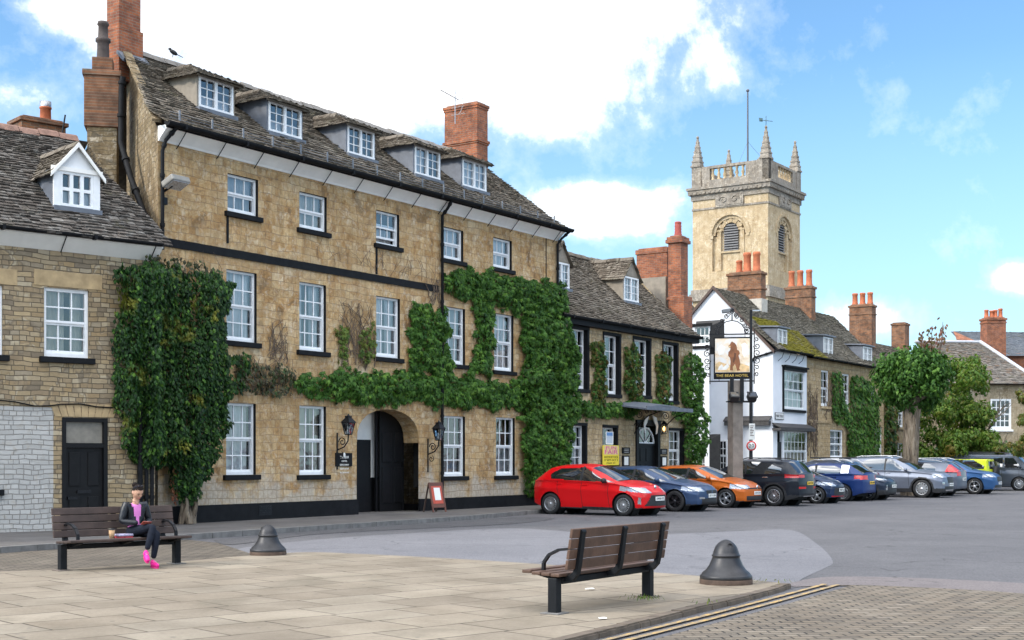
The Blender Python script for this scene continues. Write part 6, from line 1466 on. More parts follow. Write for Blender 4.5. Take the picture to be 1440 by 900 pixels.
    for s in (-1, 1):
        mb = MB(); mb.ell((mx, s*(W/2+.07), mz), (.075, .11, .075), 0); mb.tube([(mx+.02, s*(W/2-.08), mz-.07), (mx+.01, s*(W/2+.03), mz-.03)], .025, 6); mb.build('wing_mirror', MT['trim'] if S.get('blackmirror') else paint, root)
    def surf(x, z, s):                                # y of the flank at (x, z)
        i = int(round((x-x0)/dx)); i = max(0, min(nx, i)); P = ring[i][:NL+NG+1]; return s*float(np.interp(z, [p[1] for p in P], [p[0] for p in P]))
    for s in (-1, 1):
        for hx in S['handles']:
            zh = crv(list(zip(X, sh)), hx)-.09; mb = MB(); y = surf(hx, zh, s); mb.bbox(hx-.1, hx+.1, y-.022, y+.022, zh-.016, zh+.016, .008); mb.build('door_handle', S.get('handlemat', paint), root)
        mb = MB()
        for sx, za, zc in S['seams']:
            n = 14; P = [(sx+(.06*(1-i/n)**2 if i < n else 0), surf(sx, za+(zc-za)*i/n, s)+s*.0025, za+(zc-za)*i/n) for i in range(n+1)]
            for p, q in zip(P, P[1:]): mb.quad((p[0]-.007, p[1], p[2]), (p[0]+.007, p[1], p[2]), (q[0]+.007, q[1], q[2]), (q[0]-.007, q[1], q[2]))
        mb.build('door_seam', MT['seam'], root, fix=False)
    if S.get('rails'):
        a, b_ = S['rails']; 
        for s in (-1, 1):
            mb = MB(); pts = [(x, s*wt*.93, crv(list(zip(X, top)), x)+(.03 if 0 < k < 6 else -.03)) for k, x in enumerate(np.linspace(a, b_, 7))]; mb.tube(pts, .02, 6); mb.build('roof_rail', MT[S.get('railmat', 'alloy')], root)
    # number plate
    if plate:
        sx, z, txt = plate; n_ = 1 if sx > 0 else -1
        xf = max((V[q][0]*n_ for q in range(len(V)) if abs(V[q][2]-z) < .06 and abs(V[q][1]) < .2))*n_
        mb = MB(); mb.bbox(xf-.012 if n_ < 0 else xf-.004, xf+.004 if n_ < 0 else xf+.014, -.26, .26, z-.06, z+.06, .004); pl = mb.build('number_plate', MT[plate_mat], root)
        text('lettering', txt, .09, MT['trim'], pl, face_mtx((xf+.016*n_, 0, z), (0, n_, 0), (0, 0, 1)), .44)
    if S.get('badge'):
        z = S['badge']; xf = max(V[q][0] for q in range(len(V)) if abs(V[q][2]-z) < .06 and abs(V[q][1]) < .2); mb = MB(); mb.lathe([(.0, .012), (.05, .012), (.062, .004), (.062, -.01)], 16, axis='x', at=(xf, 0, z)); mb.build('nose_badge', MT['chrome'], root)
    if S.get('extra'): S['extra'](root, ring, X, V)
    return root
def tri(*p): return list(p)
def hatch(L=3.95, W=1.70, H=1.50, wb=2.51, r=.315, hood=.93, cowl=.80, wsx=(.18, .98), rear='hatch', belt=(.93, 1.03), front='low', roofend=-1.35, **kw):
    """a five door hatchback or SUV from a few measures"""
    x0, x1 = -L/2, L/2; g = kw.get('gc', .17)
    cowlx, roofx = wsx[1], wsx[0]; be, bf = belt[1], belt[0]
    tail = kw.get('tail', 1.02)
    S = dict(L=L, W=W, r=r, wb=wb, wx=kw.get('wx', .0),
        top=[(x0, tail), (x0+.03, tail+.03), (x0+.10, tail+.10), (roofend-.02, H-.07), (roofend+.18, H-.03), (-.35, H), (roofx-.25, H-.01), (roofx, H-.05), (cowlx, cowl+.20), (cowlx+.12, cowl+.17), (x1-.55, hood-.02), (x1-.22, hood-.09), (x1-.05, hood-.2), (x1, hood-.28)],
        sh=[(x0, be-.02), (x0+.5, be), (0, (be+bf)/2), (cowlx, bf), (x1-.4, hood-.13), (x1, hood-.30)],
        bot=[(x0, .34), (x0+.25, .26), (x0+.5, .20), (x1-.6, g), (x1-.2, .20), (x1, .24)],
        ws=(roofx+.02, cowlx+.02), rw=(x0+.10, roofend+.02) if rear == 'hatch' else None, mirror=(cowlx-.36, bf+.09),
        side=[], regions={}, handles=[-.05, -.95], seams=[(cowlx-.28, g+.1, bf-.02), (-.18, g+.08, be-.03), (-1.02, .60, be-.02)])
    lo = lambda x: bf+(be-bf)*np.clip((cowlx-x)/(cowlx+1.2), 0, 1)+.035
    hi = H-.155; q = kw.get('qx', -1.28)
    S['side'] = [[(cowlx-.34, lo(cowlx-.3)), (cowlx-.42, lo(.3)+.02), (roofx-.16, hi+.02), (-.14, hi+.04), (-.16, lo(-.1))],
                 [(-.24, lo(-.2)), (-.22, hi+.04), (-.95, hi+.02), (q, lo(q)+.16), (q+.03, lo(q))],
                 [(cowlx-.06, lo(cowlx)), (cowlx-.31, lo(cowlx-.3)), (cowlx-.39, lo(.3)+.06), (cowlx-.45, lo(.3)+.08)]]
    S['pillar'] = [[(-.26, lo(-.2)), (-.12, lo(-.1)), (-.12, hi+.06), (-.24, hi+.06)]]
    S.update({k: v for k, v in kw.items() if k not in ('tail', 'qx', 'gc')})
    S['regions'] = dict(S['regions']); return S
def place_car(px, py, which, spec, yaw=0):            # near wheel contact seen in the photo -> car origin and heading
    out = which == 'front'; a = HA-math.pi/2 if out else HA+math.pi/2; a += R(yaw)
    P = Vector(gp(px, py, ROAD)); h = Vector((math.cos(a), math.sin(a))); lft = Vector((-h.y, h.x))
    loc = P-h*(spec['wb']/2+spec.get('wx', 0)) + lft*(spec['W']/2-.1) if out else P+h*(spec['wb']/2-spec.get('wx', 0)) - lft*(spec['W']/2-.1)
    return (loc.x, loc.y, ROAD+.001), a
def fr(L, z0, z1, y0, y1, xb, slope=0.0, slant=0.0):  # wrap-round front lamp region: back to xb, rising outwards
    return lambda x, ay, z, sg: x > xb and y0 < ay < y1 and z0+slope*(ay-y0)+slant*max(0, L/2-x) < z < z1+slope*(ay-y0)+slant*max(0, L/2-x) and sg != 1
def rr_(L, z0, z1, y0, xb): return lambda x, ay, z, sg: x < -L/2+xb and ay > y0 and z0 < z < z1
RED = carpaint('red_paint', (.58, .003, .006), .0); GREYBLUE = carpaint('blue_grey_paint', (.035, .065, .135), .3); ORANGE = carpaint('copper_orange_paint', (.48, .11, .012), .2); BLACK = carpaint('black_paint_metal', (.008, .011, .018), .1)
NAVY = carpaint('dark_blue_paint', (.010, .024, .065), .2); BLUE = carpaint('blue_paint', (.012, .035, .14), .2); SLATE = carpaint('dark_slate_paint', (.018, .027, .048), .3); SILVER = carpaint('steel_grey_paint', (.17, .19, .24), .6); DENIM = carpaint('denim_blue_paint', (.03, .09, .22), .3)
LIME = carpaint('lime_paint', (.48, .56, .02), .0); VAN = carpaint('dark_grey_paint', (.085, .098, .12), .5); WHITEP = carpaint('pearl_paint', (.55, .56, .58), .2); GREYP = carpaint('mid_grey_paint', (.10, .115, .15), .5)
# the red hatchback in front
L = 3.95; S = hatch(L, 1.70, 1.51, 2.51, .315, .95, .83, (.10, 1.02), belt=(.93, 1.02), spokes=10, blackmirror=True, roofend=-1.30, tail=1.0, badge=.83, flean=.45, fround=.30)
S['regions'] = {'headlight': lambda x, ay, z, sg: x > L/2-.85 and .36 < ay and sg in (0, 1, 2, 4) and .66+.10*(L/2-x) < z < .80+.08*(L/2-x) and ay > .40,
    'grille': lambda x, ay, z, sg: sg == 4 and .30 < z < .60 and ay < .42+(.60-z)*.7, 'fog_light': lambda x, ay, z, sg: x > L/2-.42 and .34 < z < .54 and .70 < ay < .745 and sg == 0,
    'tail_light': rr_(L, .82, 1.02, .55, .42)}
red = car('parked_car', 'bright red five door hatchback, first in the parked row', *place_car(878, 725.8, 'front', S, -1), S, RED, (1, .50, 'OW68 UTL'))
# dark blue-grey hatch beside it
L = 4.32; S = hatch(L, 1.80, 1.43, 2.67, .33, .93, .82, (.20, 1.10), belt=(.90, .99), spokes=5, rimmat='darkalloy', roofend=-1.45, tail=1.0, wx=-.02, fround=.30)
S['regions'] = {'headlight': lambda x, ay, z, sg: x > L/2-.62 and .45 < ay and sg in (0, 1, 2, 4) and .62+.08*(L/2-x) < z < .76+.06*(L/2-x), 'grille': lambda x, ay, z, sg: sg == 4 and ((.55 < z < .76 and .03 < ay < .36) or (.24 < z < .42 and ay < .55)),
    'fog_light': lambda x, ay, z, sg: sg == 4 and .40 < z < .46 and .45 < ay < .62, 'tail_light': rr_(L, .82, .98, .5, .4)}
car('parked_car', 'dark blue grey hatchback with black wheels between the red and orange cars', *place_car(950, 719.5, 'front', S), S, GREYBLUE, (1, .50, 'BT71 LBN'))
# orange hatch
L = 4.05; S = hatch(L, 1.75, 1.45, 2.55, .32, .94, .83, (.14, 1.04), belt=(.92, .98), spokes=5, wstyle='wide', roofend=-1.38, badge=.70, fround=.28)
S['regions'] = {'headlight': lambda x, ay, z, sg: x > L/2-.6 and .42 < ay and sg in (0, 1, 2, 4) and .63+.05*(L/2-x) < z < .77+.06*(L/2-x), 'grille': lambda x, ay, z, sg: sg == 4 and ((.64 < z < .70 and ay < .55) or (.26 < z < .40 and ay < .6)), 'tail_light': rr_(L, .82, .98, .5, .4)}
car('parked_car', 'copper orange hatchback parked behind the wooden sign post', *place_car(1021.5, 714.3, 'front', S), S, ORANGE, (1, .50, 'HX19 ZFH'))
# black SUV, seen from the back
def suv_tail(L, z0, z1, y0=.35, xb=.35): return lambda x, ay, z, sg: (sg == 3 or x < -L/2+xb) and z0 < z < z1 and ay > y0
L = 4.48; S = hatch(L, 1.86, 1.66, 2.67, .355, 1.06, .95, (.25, 1.15), belt=(1.03, 1.12), spokes=10, roofend=-1.75, tail=1.12, clad=True, rails=(-1.5, .1), railmat='darkalloy', qx=-1.55, handlemat=MT['chrome'], wx=.05, gc=.22)
S['regions'] = {'tail_light': suv_tail(L, .98, 1.10, .42, .55), 'bumper_strip': lambda x, ay, z, sg: sg == 3 and .62 < z < .67 and ay > .35, 'headlight': fr(L, .7, .85, .45, 1, L/2-.5), 'silver_trim': lambda x, ay, z, sg: sg == 3 and .3 < z < .36 and ay < .5}
car('parked_car', 'black SUV seen from behind with wide red tail lights, right of the sign post', *place_car(1089, 711.8, 'rear', S), S, BLACK, (-1, .80, 'SN17 CVK'), 'plate_y')
# small dark blue hatch, nose out
L = 3.70; S = hatch(L, 1.68, 1.49, 2.43, .31, .95, .84, (.02, .95), belt=(.94, 1.02), spokes=5, wstyle='wide', roofend=-1.22, fround=.32, flean=.4)
S['regions'] = {'headlight': lambda x, ay, z, sg: x > L/2-.65 and .42 < ay and sg in (0, 1, 2, 4) and .64+.12*(L/2-x) < z < .76+.1*(L/2-x), 'grille': lambda x, ay, z, sg: sg == 4 and .32 < z < .58 and ay < .5, 'bumper_strip': lambda x, ay, z, sg: sg == 4 and .25 < z < .30 and ay < .6, 'tail_light': rr_(L, .8, 1.0, .5, .35)}
car('parked_car', 'small dark blue hatchback with a pink strip under its grille', *place_car(1149, 708.3, 'front', S), S, NAVY, (1, .50, 'MM69 ECX'))
# blue hatch, tail out, white roof pillar
L = 4.30; S = hatch(L, 1.80, 1.50, 2.63, .33, .98, .86, (.2, 1.1), belt=(.96, 1.06), roofend=-1.55, tail=1.06, qx=-1.25)
S['regions'] = {'tail_light': suv_tail(L, .86, 1.02, .40, .4), 'headlight': fr(L, .66, .8, .45, 1, L/2-.5), 'silver_trim': lambda x, ay, z, sg: sg == 1 and -1.52 < x < -1.22 and z > 1.1}
car('parked_car', 'blue hatchback with tail outwards, pale rear pillar and red lights', *place_car(1186, 705.0, 'rear', S), S, BLUE, (-1, .72, 'VK66 UHM'), 'plate_y')
# dark crossover, nose out
L = 4.15; S = hatch(L, 1.76, 1.60, 2.60, .335, 1.0, .88, (.18, 1.05), belt=(.98, 1.06), spokes=5, wstyle='wide', roofend=-1.45, clad=True, rails=(-1.2, .1), fround=.3, tail=1.08)
S['regions'] = {'headlight': lambda x, ay, z, sg: x > L/2-.5 and .40 < ay and sg in (0, 1, 2, 4) and .80 < z < .87+.05*(L/2-x), 'grille': lambda x, ay, z, sg: sg == 4 and .38 < z < .52 and ay < .5, 'fog_light': lambda x, ay, z, sg: x > L/2-.35 and .42 < z < .60 and .55 < ay < .60, 'tail_light': rr_(L, .86, 1.04, .5, .4)}
car('parked_car', 'dark slate crossover with chrome fog lamp rings beside the steel grey SUV', *place_car(1220.5, 703.5, 'front', S), S, SLATE, (1, .56, 'EK70 YHA'))
# pale car with a roof rack further in
def rack(root, ring, X, V):
    mb = MB(); 
    for x in (-.9, .0): mb.tube([(x, -.68, 1.66), (x, .68, 1.66)], .025, 6)
    for y in (-.5, -.2, .15, .45): mb.tube([(-1.25, y, 1.70), (.5, y, 1.70)], .03, 6)
    mb.build('roof_rack', MT['trim'], root)
L = 4.4; S = hatch(L, 1.82, 1.62, 2.65, .34, 1.0, .9, (.2, 1.1), belt=(1.0, 1.08), extra=rack, rails=(-1.5, .2)); S['regions'] = {'tail_light': suv_tail(L, .9, 1.05, .4, .4), 'headlight': fr(L, .7, .85, .45, 1, L/2-.5)}
p_, a_ = place_car(1238, 700.5, 'rear', S); p_ = (p_[0]-NF.x*1.4, p_[1]-NF.y*1.4, p_[2]); car('parked_car', 'pale pearl car with bars on its roof, set back between the darker cars', p_, a_, S, WHITEP)
# steel grey SUV
L = 4.75; S = hatch(L, 1.85, 1.76, 2.80, .385, 1.14, 1.02, (.25, 1.12), belt=(1.10, 1.18), spokes=12, wstyle='wide', roofend=-1.95, tail=1.18, clad=True, rails=(-1.6, .1), qx=-1.6, fround=.26, wx=.02, gc=.25, handlemat=MT['chrome'])
S['regions'] = {'headlight': lambda x, ay, z, sg: x > L/2-.55 and .48 < ay and sg in (0, 1, 2, 4) and .86 < z < 1.02, 'grille': lambda x, ay, z, sg: sg == 4 and ((.62 < z < .90 and ay < .42) or (.36 < z < .5 and ay < .6)), 'fog_light': lambda x, ay, z, sg: x > L/2-.4 and .55 < z < .66 and .62 < ay < .74, 'silver_trim': lambda x, ay, z, sg: sg == 4 and .30 < z < .36 and ay < .55, 'tail_light': rr_(L, .95, 1.2, .6, .4)}
car('parked_car', 'steel grey four by four with tall tyres and silver roof rails', *place_car(1297, 700, 'front', S), S, SILVER, (1, .56, 'AK17 YRX'))
# mid grey car tail out behind it
L = 4.55; S = hatch(L, 1.84, 1.58, 2.7, .34, 1.0, .9, (.2, 1.1), belt=(1.0, 1.08), roofend=-1.7, tail=1.1, rails=(-1.5, .1)); S['regions'] = {'tail_light': lambda x, ay, z, sg: ay > .40 and ((x < -L/2+.75 and .95 < z < 1.42 and sg in (1, 2) and x < -L/2+.2+.95*(1.42-z)*.4+.25) or (sg == 3 and .9 < z < 1.08)), 'headlight': fr(L, .7, .85, .45, 1, L/2-.5)}
car('parked_car', 'mid grey estate with tail outwards and tall red lights left of the denim blue SUV', *place_car(1318, 697.6, 'rear', S), S, GREYP, (-1, .75, 'YD15 XKW'), 'plate_w')
# denim blue SUV
L = 4.70; S = hatch(L, 1.90, 1.66, 2.86, .37, 1.08, .97, (.30, 1.20), belt=(1.04, 1.12), spokes=5, wstyle='twin', roofend=-1.9, tail=1.12, rails=(-1.6, .1), fround=.26, qx=-1.6, wx=.02, clad=False, gc=.22)
S['regions'] = {'headlight': lambda x, ay, z, sg: x > L/2-.55 and .46 < ay and sg in (0, 1, 2, 4) and .80 < z < .93, 'grille': lambda x, ay, z, sg: sg == 4 and ((.58 < z < .86 and ay < .40) or (.32 < z < .44 and ay < .6)), 'silver_trim': lambda x, ay, z, sg: sg == 4 and .26 < z < .31 and ay < .7, 'tail_light': rr_(L, .9, 1.3, .6, .35)}
car('parked_car', 'denim blue SUV with bright alloy wheels in front of the lime green car', *place_car(1371, 695, 'front', S), S, DENIM, (1, .52, 'LV68 OKN'))
# lime green boxy four by four, tail out
def spare(root, ring, X, V):
    w_ = MB(); w_.lathe([(0, -.1), (.30, -.1), (.34, -.06), (.34, .06), (.30, .1), (0, .1)], 24, axis='x', at=(-1.90, 0, .95)); w_.build('spare_wheel', MT['tyre'], root)
L = 3.5; S = hatch(L, 1.64, 1.72, 2.25, .345, 1.12, 1.0, (.35, .75), belt=(1.08, 1.08), roofend=-1.66, tail=1.10, rear='box', roofw=.88, qx=-1.5, soft=.05, rtaper=.05, clad=True, extra=spare)
S['top'] = [(-1.75, 1.66), (-1.70, 1.70), (-.4, 1.72), (.33, 1.69), (.75, 1.12), (.85, 1.10), (1.55, 1.05), (1.75, .95)]; S['sh'] = [(-1.75, 1.06), (.75, 1.06), (1.6, .96), (1.75, .9)]; S['rwz'] = (1.12, 1.52); S['rw'] = None
S['regions'] = {'tail_light': lambda x, ay, z, sg: sg == 3 and .62 < z < .74 and ay > .5, 'headlight': fr(L, .7, .9, .4, 1, L/2-.1), 'roof': lambda x, ay, z, sg: z > 1.63 and x < .5}
p_, a_ = place_car(1374, 690.5, 'rear', S); car('parked_car', 'lime green boxy four by four half hidden behind the denim blue SUV', p_, a_, S, LIME)
# dark grey van
L = 5.0; S = hatch(L, 1.95, 1.96, 3.0, .345, 1.18, 1.02, (1.35, 2.05), belt=(1.12, 1.12), roofend=-2.4, tail=1.2, rear='box', roofw=.86, soft=.06, rtaper=.05, rails=(-2.1, 1.0), railmat='darkalloy', spokes=10)
S['top'] = [(-2.5, 1.90), (-2.46, 1.94), (-1.0, 1.97), (1.2, 1.95), (1.4, 1.88), (2.0, 1.24), (2.1, 1.2), (2.4, 1.02), (2.5, .85)]; S['sh'] = [(-2.5, 1.16), (1.6, 1.14), (2.3, .98), (2.5, .8)]; S['rw'] = None; S['rwz'] = (1.2, 1.7); S['rwy'] = .4
S['side'] = [[(1.1, 1.19), (1.62, 1.19), (1.2, 1.72), (.8, 1.72), (.8, 1.19)], [(.7, 1.22), (.7, 1.72), (-.55, 1.72), (-.55, 1.22)], [(-.65, 1.22), (-.65, 1.72), (-2.2, 1.72), (-2.2, 1.22)]]; S['pillar'] = []
S['mirror'] = (1.55, 1.25); S['handles'] = [.75, -.5]; S['seams'] = [(1.5, .3, 1.1), (.65, .3, 1.1), (-.7, .3, 1.1)]
S['regions'] = {'tail_light': suv_tail(L, .8, 1.3, .8, .1), 'headlight': fr(L, .75, .95, .5, 1, L/2-.5)}
P0 = gp(1426, 690, ROAD); a_ = HA-math.pi/2+R(4); h = Vector((math.cos(a_), math.sin(a_))); l_ = Vector((-h.y, h.x)); p_ = Vector(P0)+h*.0+l_*.87
p_ = Vector(P0)-h*1.25+l_*.87
van = car('parked_van', 'dark grey van with side windows parked last at the right edge', (p_.x, p_.y, ROAD+.001), a_, S, VAN); van['category'] = 'van'
# cars in the row behind, whose wheels show under the red one
p_, a_ = None, None
# ================================================================== benches and bell bollards
MT['plank'] = plain('bench_plank', (.055, .036, .030), .6, var=.4, scale=4, bmp=.25); MT['plankb'] = plain('bench_plank_brown', (.085, .046, .030), .6, var=.4, scale=4, bmp=.25)
MT['post'] = plain('bench_iron', (.009, .010, .012), .55, var=.3, bmp=.1, spec=.15)
def bench(label, loc, a, wood, half=.98):
    t = empty('park_bench', loc, a, label, 'bench', 'timber and iron benches in the square'); ov = .055
    for s in (-1, 1):
        b = MB(); b.bbox(s*half-.05, s*half+.05, -.185, -.075, .0, .37, .010); l_ = b.build('leg', MT['post'], t)
        b = MB(); b.bbox(s*half-.11, s*half+.11, -.24, -.02, .0, .014, .003); b.build('foot_plate', plain('rusty_plate', (.16, .13, .11), .8, var=.4) if s < 0 else MT['kerbg'], l_)
    b = MB(); b.bbox(-half+.07, half-.07, -.185, -.075, .30, .37, .01); b.build('beam', MT['post'], t)
    # three cast brackets: a seat arm curving up into the back
    for x in (-half+.13, 0.0, half-.13):
        b = MB(); P = [(-.44, .40), (-.30, .378), (-.12, .358), (0.0, .37), (.05, .42), (.075, .51), (.128, .85)]; W_ = .035
        q = [(y, z) for y, z in P]; th = [.012, .022, .035, .04, .035, .028, .022]
        L_, U_ = [], []
        for i, (y, z) in enumerate(q):
            d = Vector((q[min(i+1, 6)][0]-q[max(i-1, 0)][0], q[min(i+1, 6)][1]-q[max(i-1, 0)][1])).normalized(); L_.append((y+d.y*th[i], z-d.x*th[i])); U_.append((y-d.y*th[i]*.6, z+d.x*th[i]*.6))
        for i in range(6):
            ring = [L_[i], L_[i+1], U_[i+1], U_[i]]; b.prism([(x-W_, y, z) for y, z in ring], (2*W_, 0, 0))
        b.tube([(x-W_-.004, .127, .845), (x+W_+.004, .127, .845)], .028, 12); b.build('bracket', MT['post'], t)
    for k in range(4):                                # seat planks
        y0 = -.50+k*.117; b = MB(); z = .400+(.008 if k == 0 else 0)-.006*k; b.bbox(-half-ov, half+ov, y0, y0+.108, z, z+.035, .008); b.build('seat_plank', wood, t)
    for k in range(4):                                # back planks, leaning
        f = k*.108+.055; y = .040+f*.17; rot = Matrix.Rotation(R(-9.5), 3, 'X')
        b = MB(); b.bbox(-half-ov, half+ov, -.018, .016, -.050, .050, .007, rot=rot, at=(0, y, .455+f)); b.build('back_plank', wood, t)
    for s in (-1, 1):                                 # hooped arm rests
        x = s*(half-.13); b = MB(); pts = [(x, .05, .64), (x, -.03, .665), (x, -.16, .65), (x, -.28, .595), (x, -.345, .51), (x, -.35, .42)]
        pr = []
        for p, q in zip(pts, pts[1:]):
            p, q = Vector(p), Vector(q); n_ = Vector((0, -(q-p).z, (q-p).y)).normalized()*.014; b.prism([p-n_+Vector((-.022, 0, 0)), q-n_+Vector((-.022, 0, 0)), q+n_+Vector((-.022, 0, 0)), p+n_+Vector((-.022, 0, 0))], (.044, 0, 0))
        b.build('arm_rest', MT['iron'], t)
    return t
na, nb = Vector(gp(795, 864)), Vector(gp(925, 840.5)); mid = (na+nb)/2; ang = math.atan2((nb-na).y, (nb-na).x)+math.pi
nb_ = bench('timber and iron bench in the foreground seen from behind', (*(mid+Vector((0, .0))), 0), ang, MT['plankb'], (nb-na).length/2)
fa, fb = Vector(gp(82, 801.5)), Vector(gp(242, 792)); fa = fa+(fb-fa)*0; u_ = (fb-fa).normalized(); half_ = (fb-fa).length/2
mid = (fa+fb)/2; fang = math.atan2(u_.y, u_.x)
fbench = bench('dark timber bench facing the square with the woman sitting on it', (*mid, 0), fang, MT['plank'], half_)
def bell(px, py, w_px, label):
    x, y = gp(px, py); r = w_px/2*y/FL; t = empty('bell_bollard', (x, y, 0), rnd.uniform(0, 6), label, 'bollard', 'cast iron bell bollards at the paving edge'); k = r/.33
    b = MB(); b.lathe([(.33, 0), (.33, .055), (.325, .062)], 40); 
    b.v = [(p[0]*k, p[1]*k, p[2]*k) for p in b.v]; b.build('base_ring', plain('rusted_iron', (.07, .045, .032), .8, var=.4, scale=9), t)
    b = MB(); b.lathe([(.322, .062), (.328, .075), (.326, .10), (.315, .112), (.305, .118), (.295, .14), (.252, .172), (.208, .235), (.176, .315), (.168, .338), (.180, .345), (.180, .358), (.166, .366), (.158, .40), (.135, .46), (.10, .505), (.06, .535), (.028, .55), (.0, .553)], 44)
    b.v = [(p[0]*k, p[1]*k, p[2]*k) for p in b.v]; bo = b.build('bell', MT['bellmetal'], t)
    b = MB(); b.lathe([(.032, -.01), (.032, .012), (.022, .014), (.018, -.01)], 14, axis='y'); rot = Matrix.Rotation(R(-25), 3, 'X')
    b.v = [tuple((rot @ Vector(p))*k+Vector((0, -.115*k, .475*k))) for p in b.v]; b.build('lifting_hole', MT['well'], bo); return t
MT['bellmetal'] = plain('dull_cast_iron', (.032, .032, .035), .45, var=.35, scale=5, metal=.35, bmp=.15)
bell(377, 780, 51, 'dark bell shaped bollard between the two benches by the setts'); 
t_ = bell(1021, 820.5, 74, 'large bell shaped bollard at the paving corner right of the near bench'); t_.rotation_euler = (0, 0, R(15))

# ================================================================== the hotel sign on its post, and the lamp behind
sx, sy = gp(1034, 712, ROAD); SY = sy; sk_ = SY/FL
def sz(py): return EYE+(HZ-py)*sk_
def sxl(px): return (px-1034.5)*sk_
sign = empty('hotel_sign_post', (sx, sy, ROAD-.001), 0, 'tall weathered wooden post carrying the painted hotel sign in curly black ironwork', 'sign')
sgz = ROAD; 
def q_(px, py): return (sxl(px), sz(py)-ROAD)
SR = Matrix.Rotation(R(-13), 3, 'Z')                  # the board is turned a little to the right
b = MB(); w_ = 8.2*sk_; zt_ = sz(535)-ROAD
b.bbox(-w_*1.0, w_*1.0, -w_, w_, 0, zt_, .03, rot=Matrix.Rotation(R(20), 3, 'Z')); b.build('post', MT['wood'], sign)
b = MB(); b.box(-.06, .06, -.05, .05, zt_-.75, zt_+.1, at=(-.15, -.2, 0)); b.box(-.06, .06, -.05, .05, zt_-.75, zt_+.1, at=(.2, -.2, 0)); b.build('strap', MT['iron'], sign)
pb = empty('sign_board', (0, 0, 0), R(-10), parent=sign)
def box_(b, x0, x1, y0, y1, ya=-.03, yb=.03): b.box(sxl(x0), sxl(x1), ya, yb, sz(y1)-ROAD, sz(y0)-ROAD)
b = MB(); box_(b, 1004.5, 1056, 474, 533, -.03, .03); board = b.build('panel', MT['black'], pb)
m, nt, bs_, _ = newmat('painted_sky'); co = objco(nt)
nt.links.new(ramp(nt, noise(nt, co, 2.6, 6, .65, .6), [(.30, (.50, .36, .22)), (.45, (.72, .60, .45)), (.58, (.66, .66, .66)), (.75, (.80, .74, .62))]), bs_.inputs['Base Color']); bs_.inputs['Roughness'].default_value = .5
b = MB(); box_(b, 1006.5, 1054.5, 476, 523.5, -.036, -.03); pic = b.build('painted_picture', m, pb)
# a bear standing upright, as on the painted board: flat pieces of paint
BR = plain('bear_brown', (.22, .085, .035), .6, var=.3, scale=6); BD = plain('bear_dark', (.10, .04, .02), .6); RK = plain('rock_ochre', (.60, .42, .22), .6, var=.35, scale=7); PW = plain('paint_white', (.74, .72, .68), .6, var=.1, scale=8)
def flat(name, pts, mat, y, parent=pic):
    b = MB(); b.prism([(sxl(px), y, sz(py)-ROAD) for px, py in pts], (0, .002, 0)); return b.build(name, mat, parent)
flat('ground_paint', [(1007, 523), (1007, 512), (1012, 508), (1020, 511), (1030, 514), (1042, 511), (1054, 515), (1054, 523)], RK, -.0385)
flat('bear_figure', [(1028.5, 481.5), (1030, 480), (1031.5, 481.2), (1034, 482.5), (1036, 485.5), (1037, 489), (1037, 492), (1039.5, 493), (1041, 497), (1039, 500), (1040.5, 506), (1041.5, 512), (1040, 518), (1041.5, 521), (1037, 521.5), (1035.5, 516), (1034, 512), (1031, 516), (1031.5, 521), (1027, 520.5), (1027.5, 515), (1028, 508), (1027, 503), (1024.5, 500), (1025, 495), (1027, 493), (1028, 490), (1025.5, 488.5), (1024.5, 486.5), (1027, 484.5)], BR, -.041)
flat('bear_shade', [(1033, 496), (1036, 497), (1035, 504), (1032.5, 511), (1031, 508), (1032.5, 502)], BD, -.0435)
flat('bear_snout', [(1024.6, 486.4), (1027.5, 486), (1028, 488.5), (1025.6, 488.6)], RK, -.0435)
flat('water_paint', [(1010, 520), (1012, 515), (1016, 512), (1018, 516), (1024, 511), (1026, 515), (1022, 520)], PW, -.0405)
flat('cloud_paint', [(1043, 484), (1048, 482), (1052, 487), (1051, 497), (1047, 503), (1044, 497)], PW, -.0395); flat('cloud_paint', [(1009, 490), (1015, 484), (1021, 488), (1019, 497), (1012, 500)], PW, -.0395)
MT['gold'] = plain('gold_leaf', (.62, .42, .10), .4, metal=.4)
text('lettering', 'THE BEAR HOTEL', .13, MT['gold'], board, face_mtx((sxl(1030.2), -.034, sz(528.3)-ROAD), (1, 0, 0), (0, 0, 1)), 45*sk_, .003)
b = MB()
for (x0, x1, y0, y1) in ((998, 1061.5, 469, 470.8), (998, 1061.5, 535, 536.8), (998.5, 1000, 465, 540), (1060, 1061.5, 463, 540)): box_(b, x0, x1, y0, y1, -.022, .022)
for x in (1012, 1048): box_(b, x-.4, x+.4, 470, 474, -.01, .01); box_(b, x-.4, x+.4, 533, 536, -.01, .01)
b.build('iron_frame', MT['iron'], pb)
b = MB()                                              # scrolls at both sides and a crest on top
def sc_(cx, cy, r, a0, sg, turns=1.3): curl(b, (sxl(cx), 0, sz(cy)-ROAD), r*sk_, turns, a0, ((1, 0, 0), (0, 0, 1)), .017, sg, .78)
for s, xe in ((-1, 999), (1, 1061)):
    for k, (dy, r) in enumerate(((478, 3.6), (487, 4.6), (497, 5.0), (507, 4.8), (517, 4.2), (526, 3.4))):
        sc_(xe+s*r*.75, dy, r, (0 if s < 0 else math.pi) + (0 if k % 2 else 1.2), s if k % 2 else -s)
b.build('side_scroll', MT['iron'], pb)
b = MB()
arcp = [(1011, 469), (1012, 462), (1016, 456), (1022, 452), (1030, 450.5), (1037, 452), (1043, 456), (1047, 462), (1048, 469)]; b.tube([(sxl(x), 0, sz(y)-ROAD) for x, y in arcp], .02, 6)
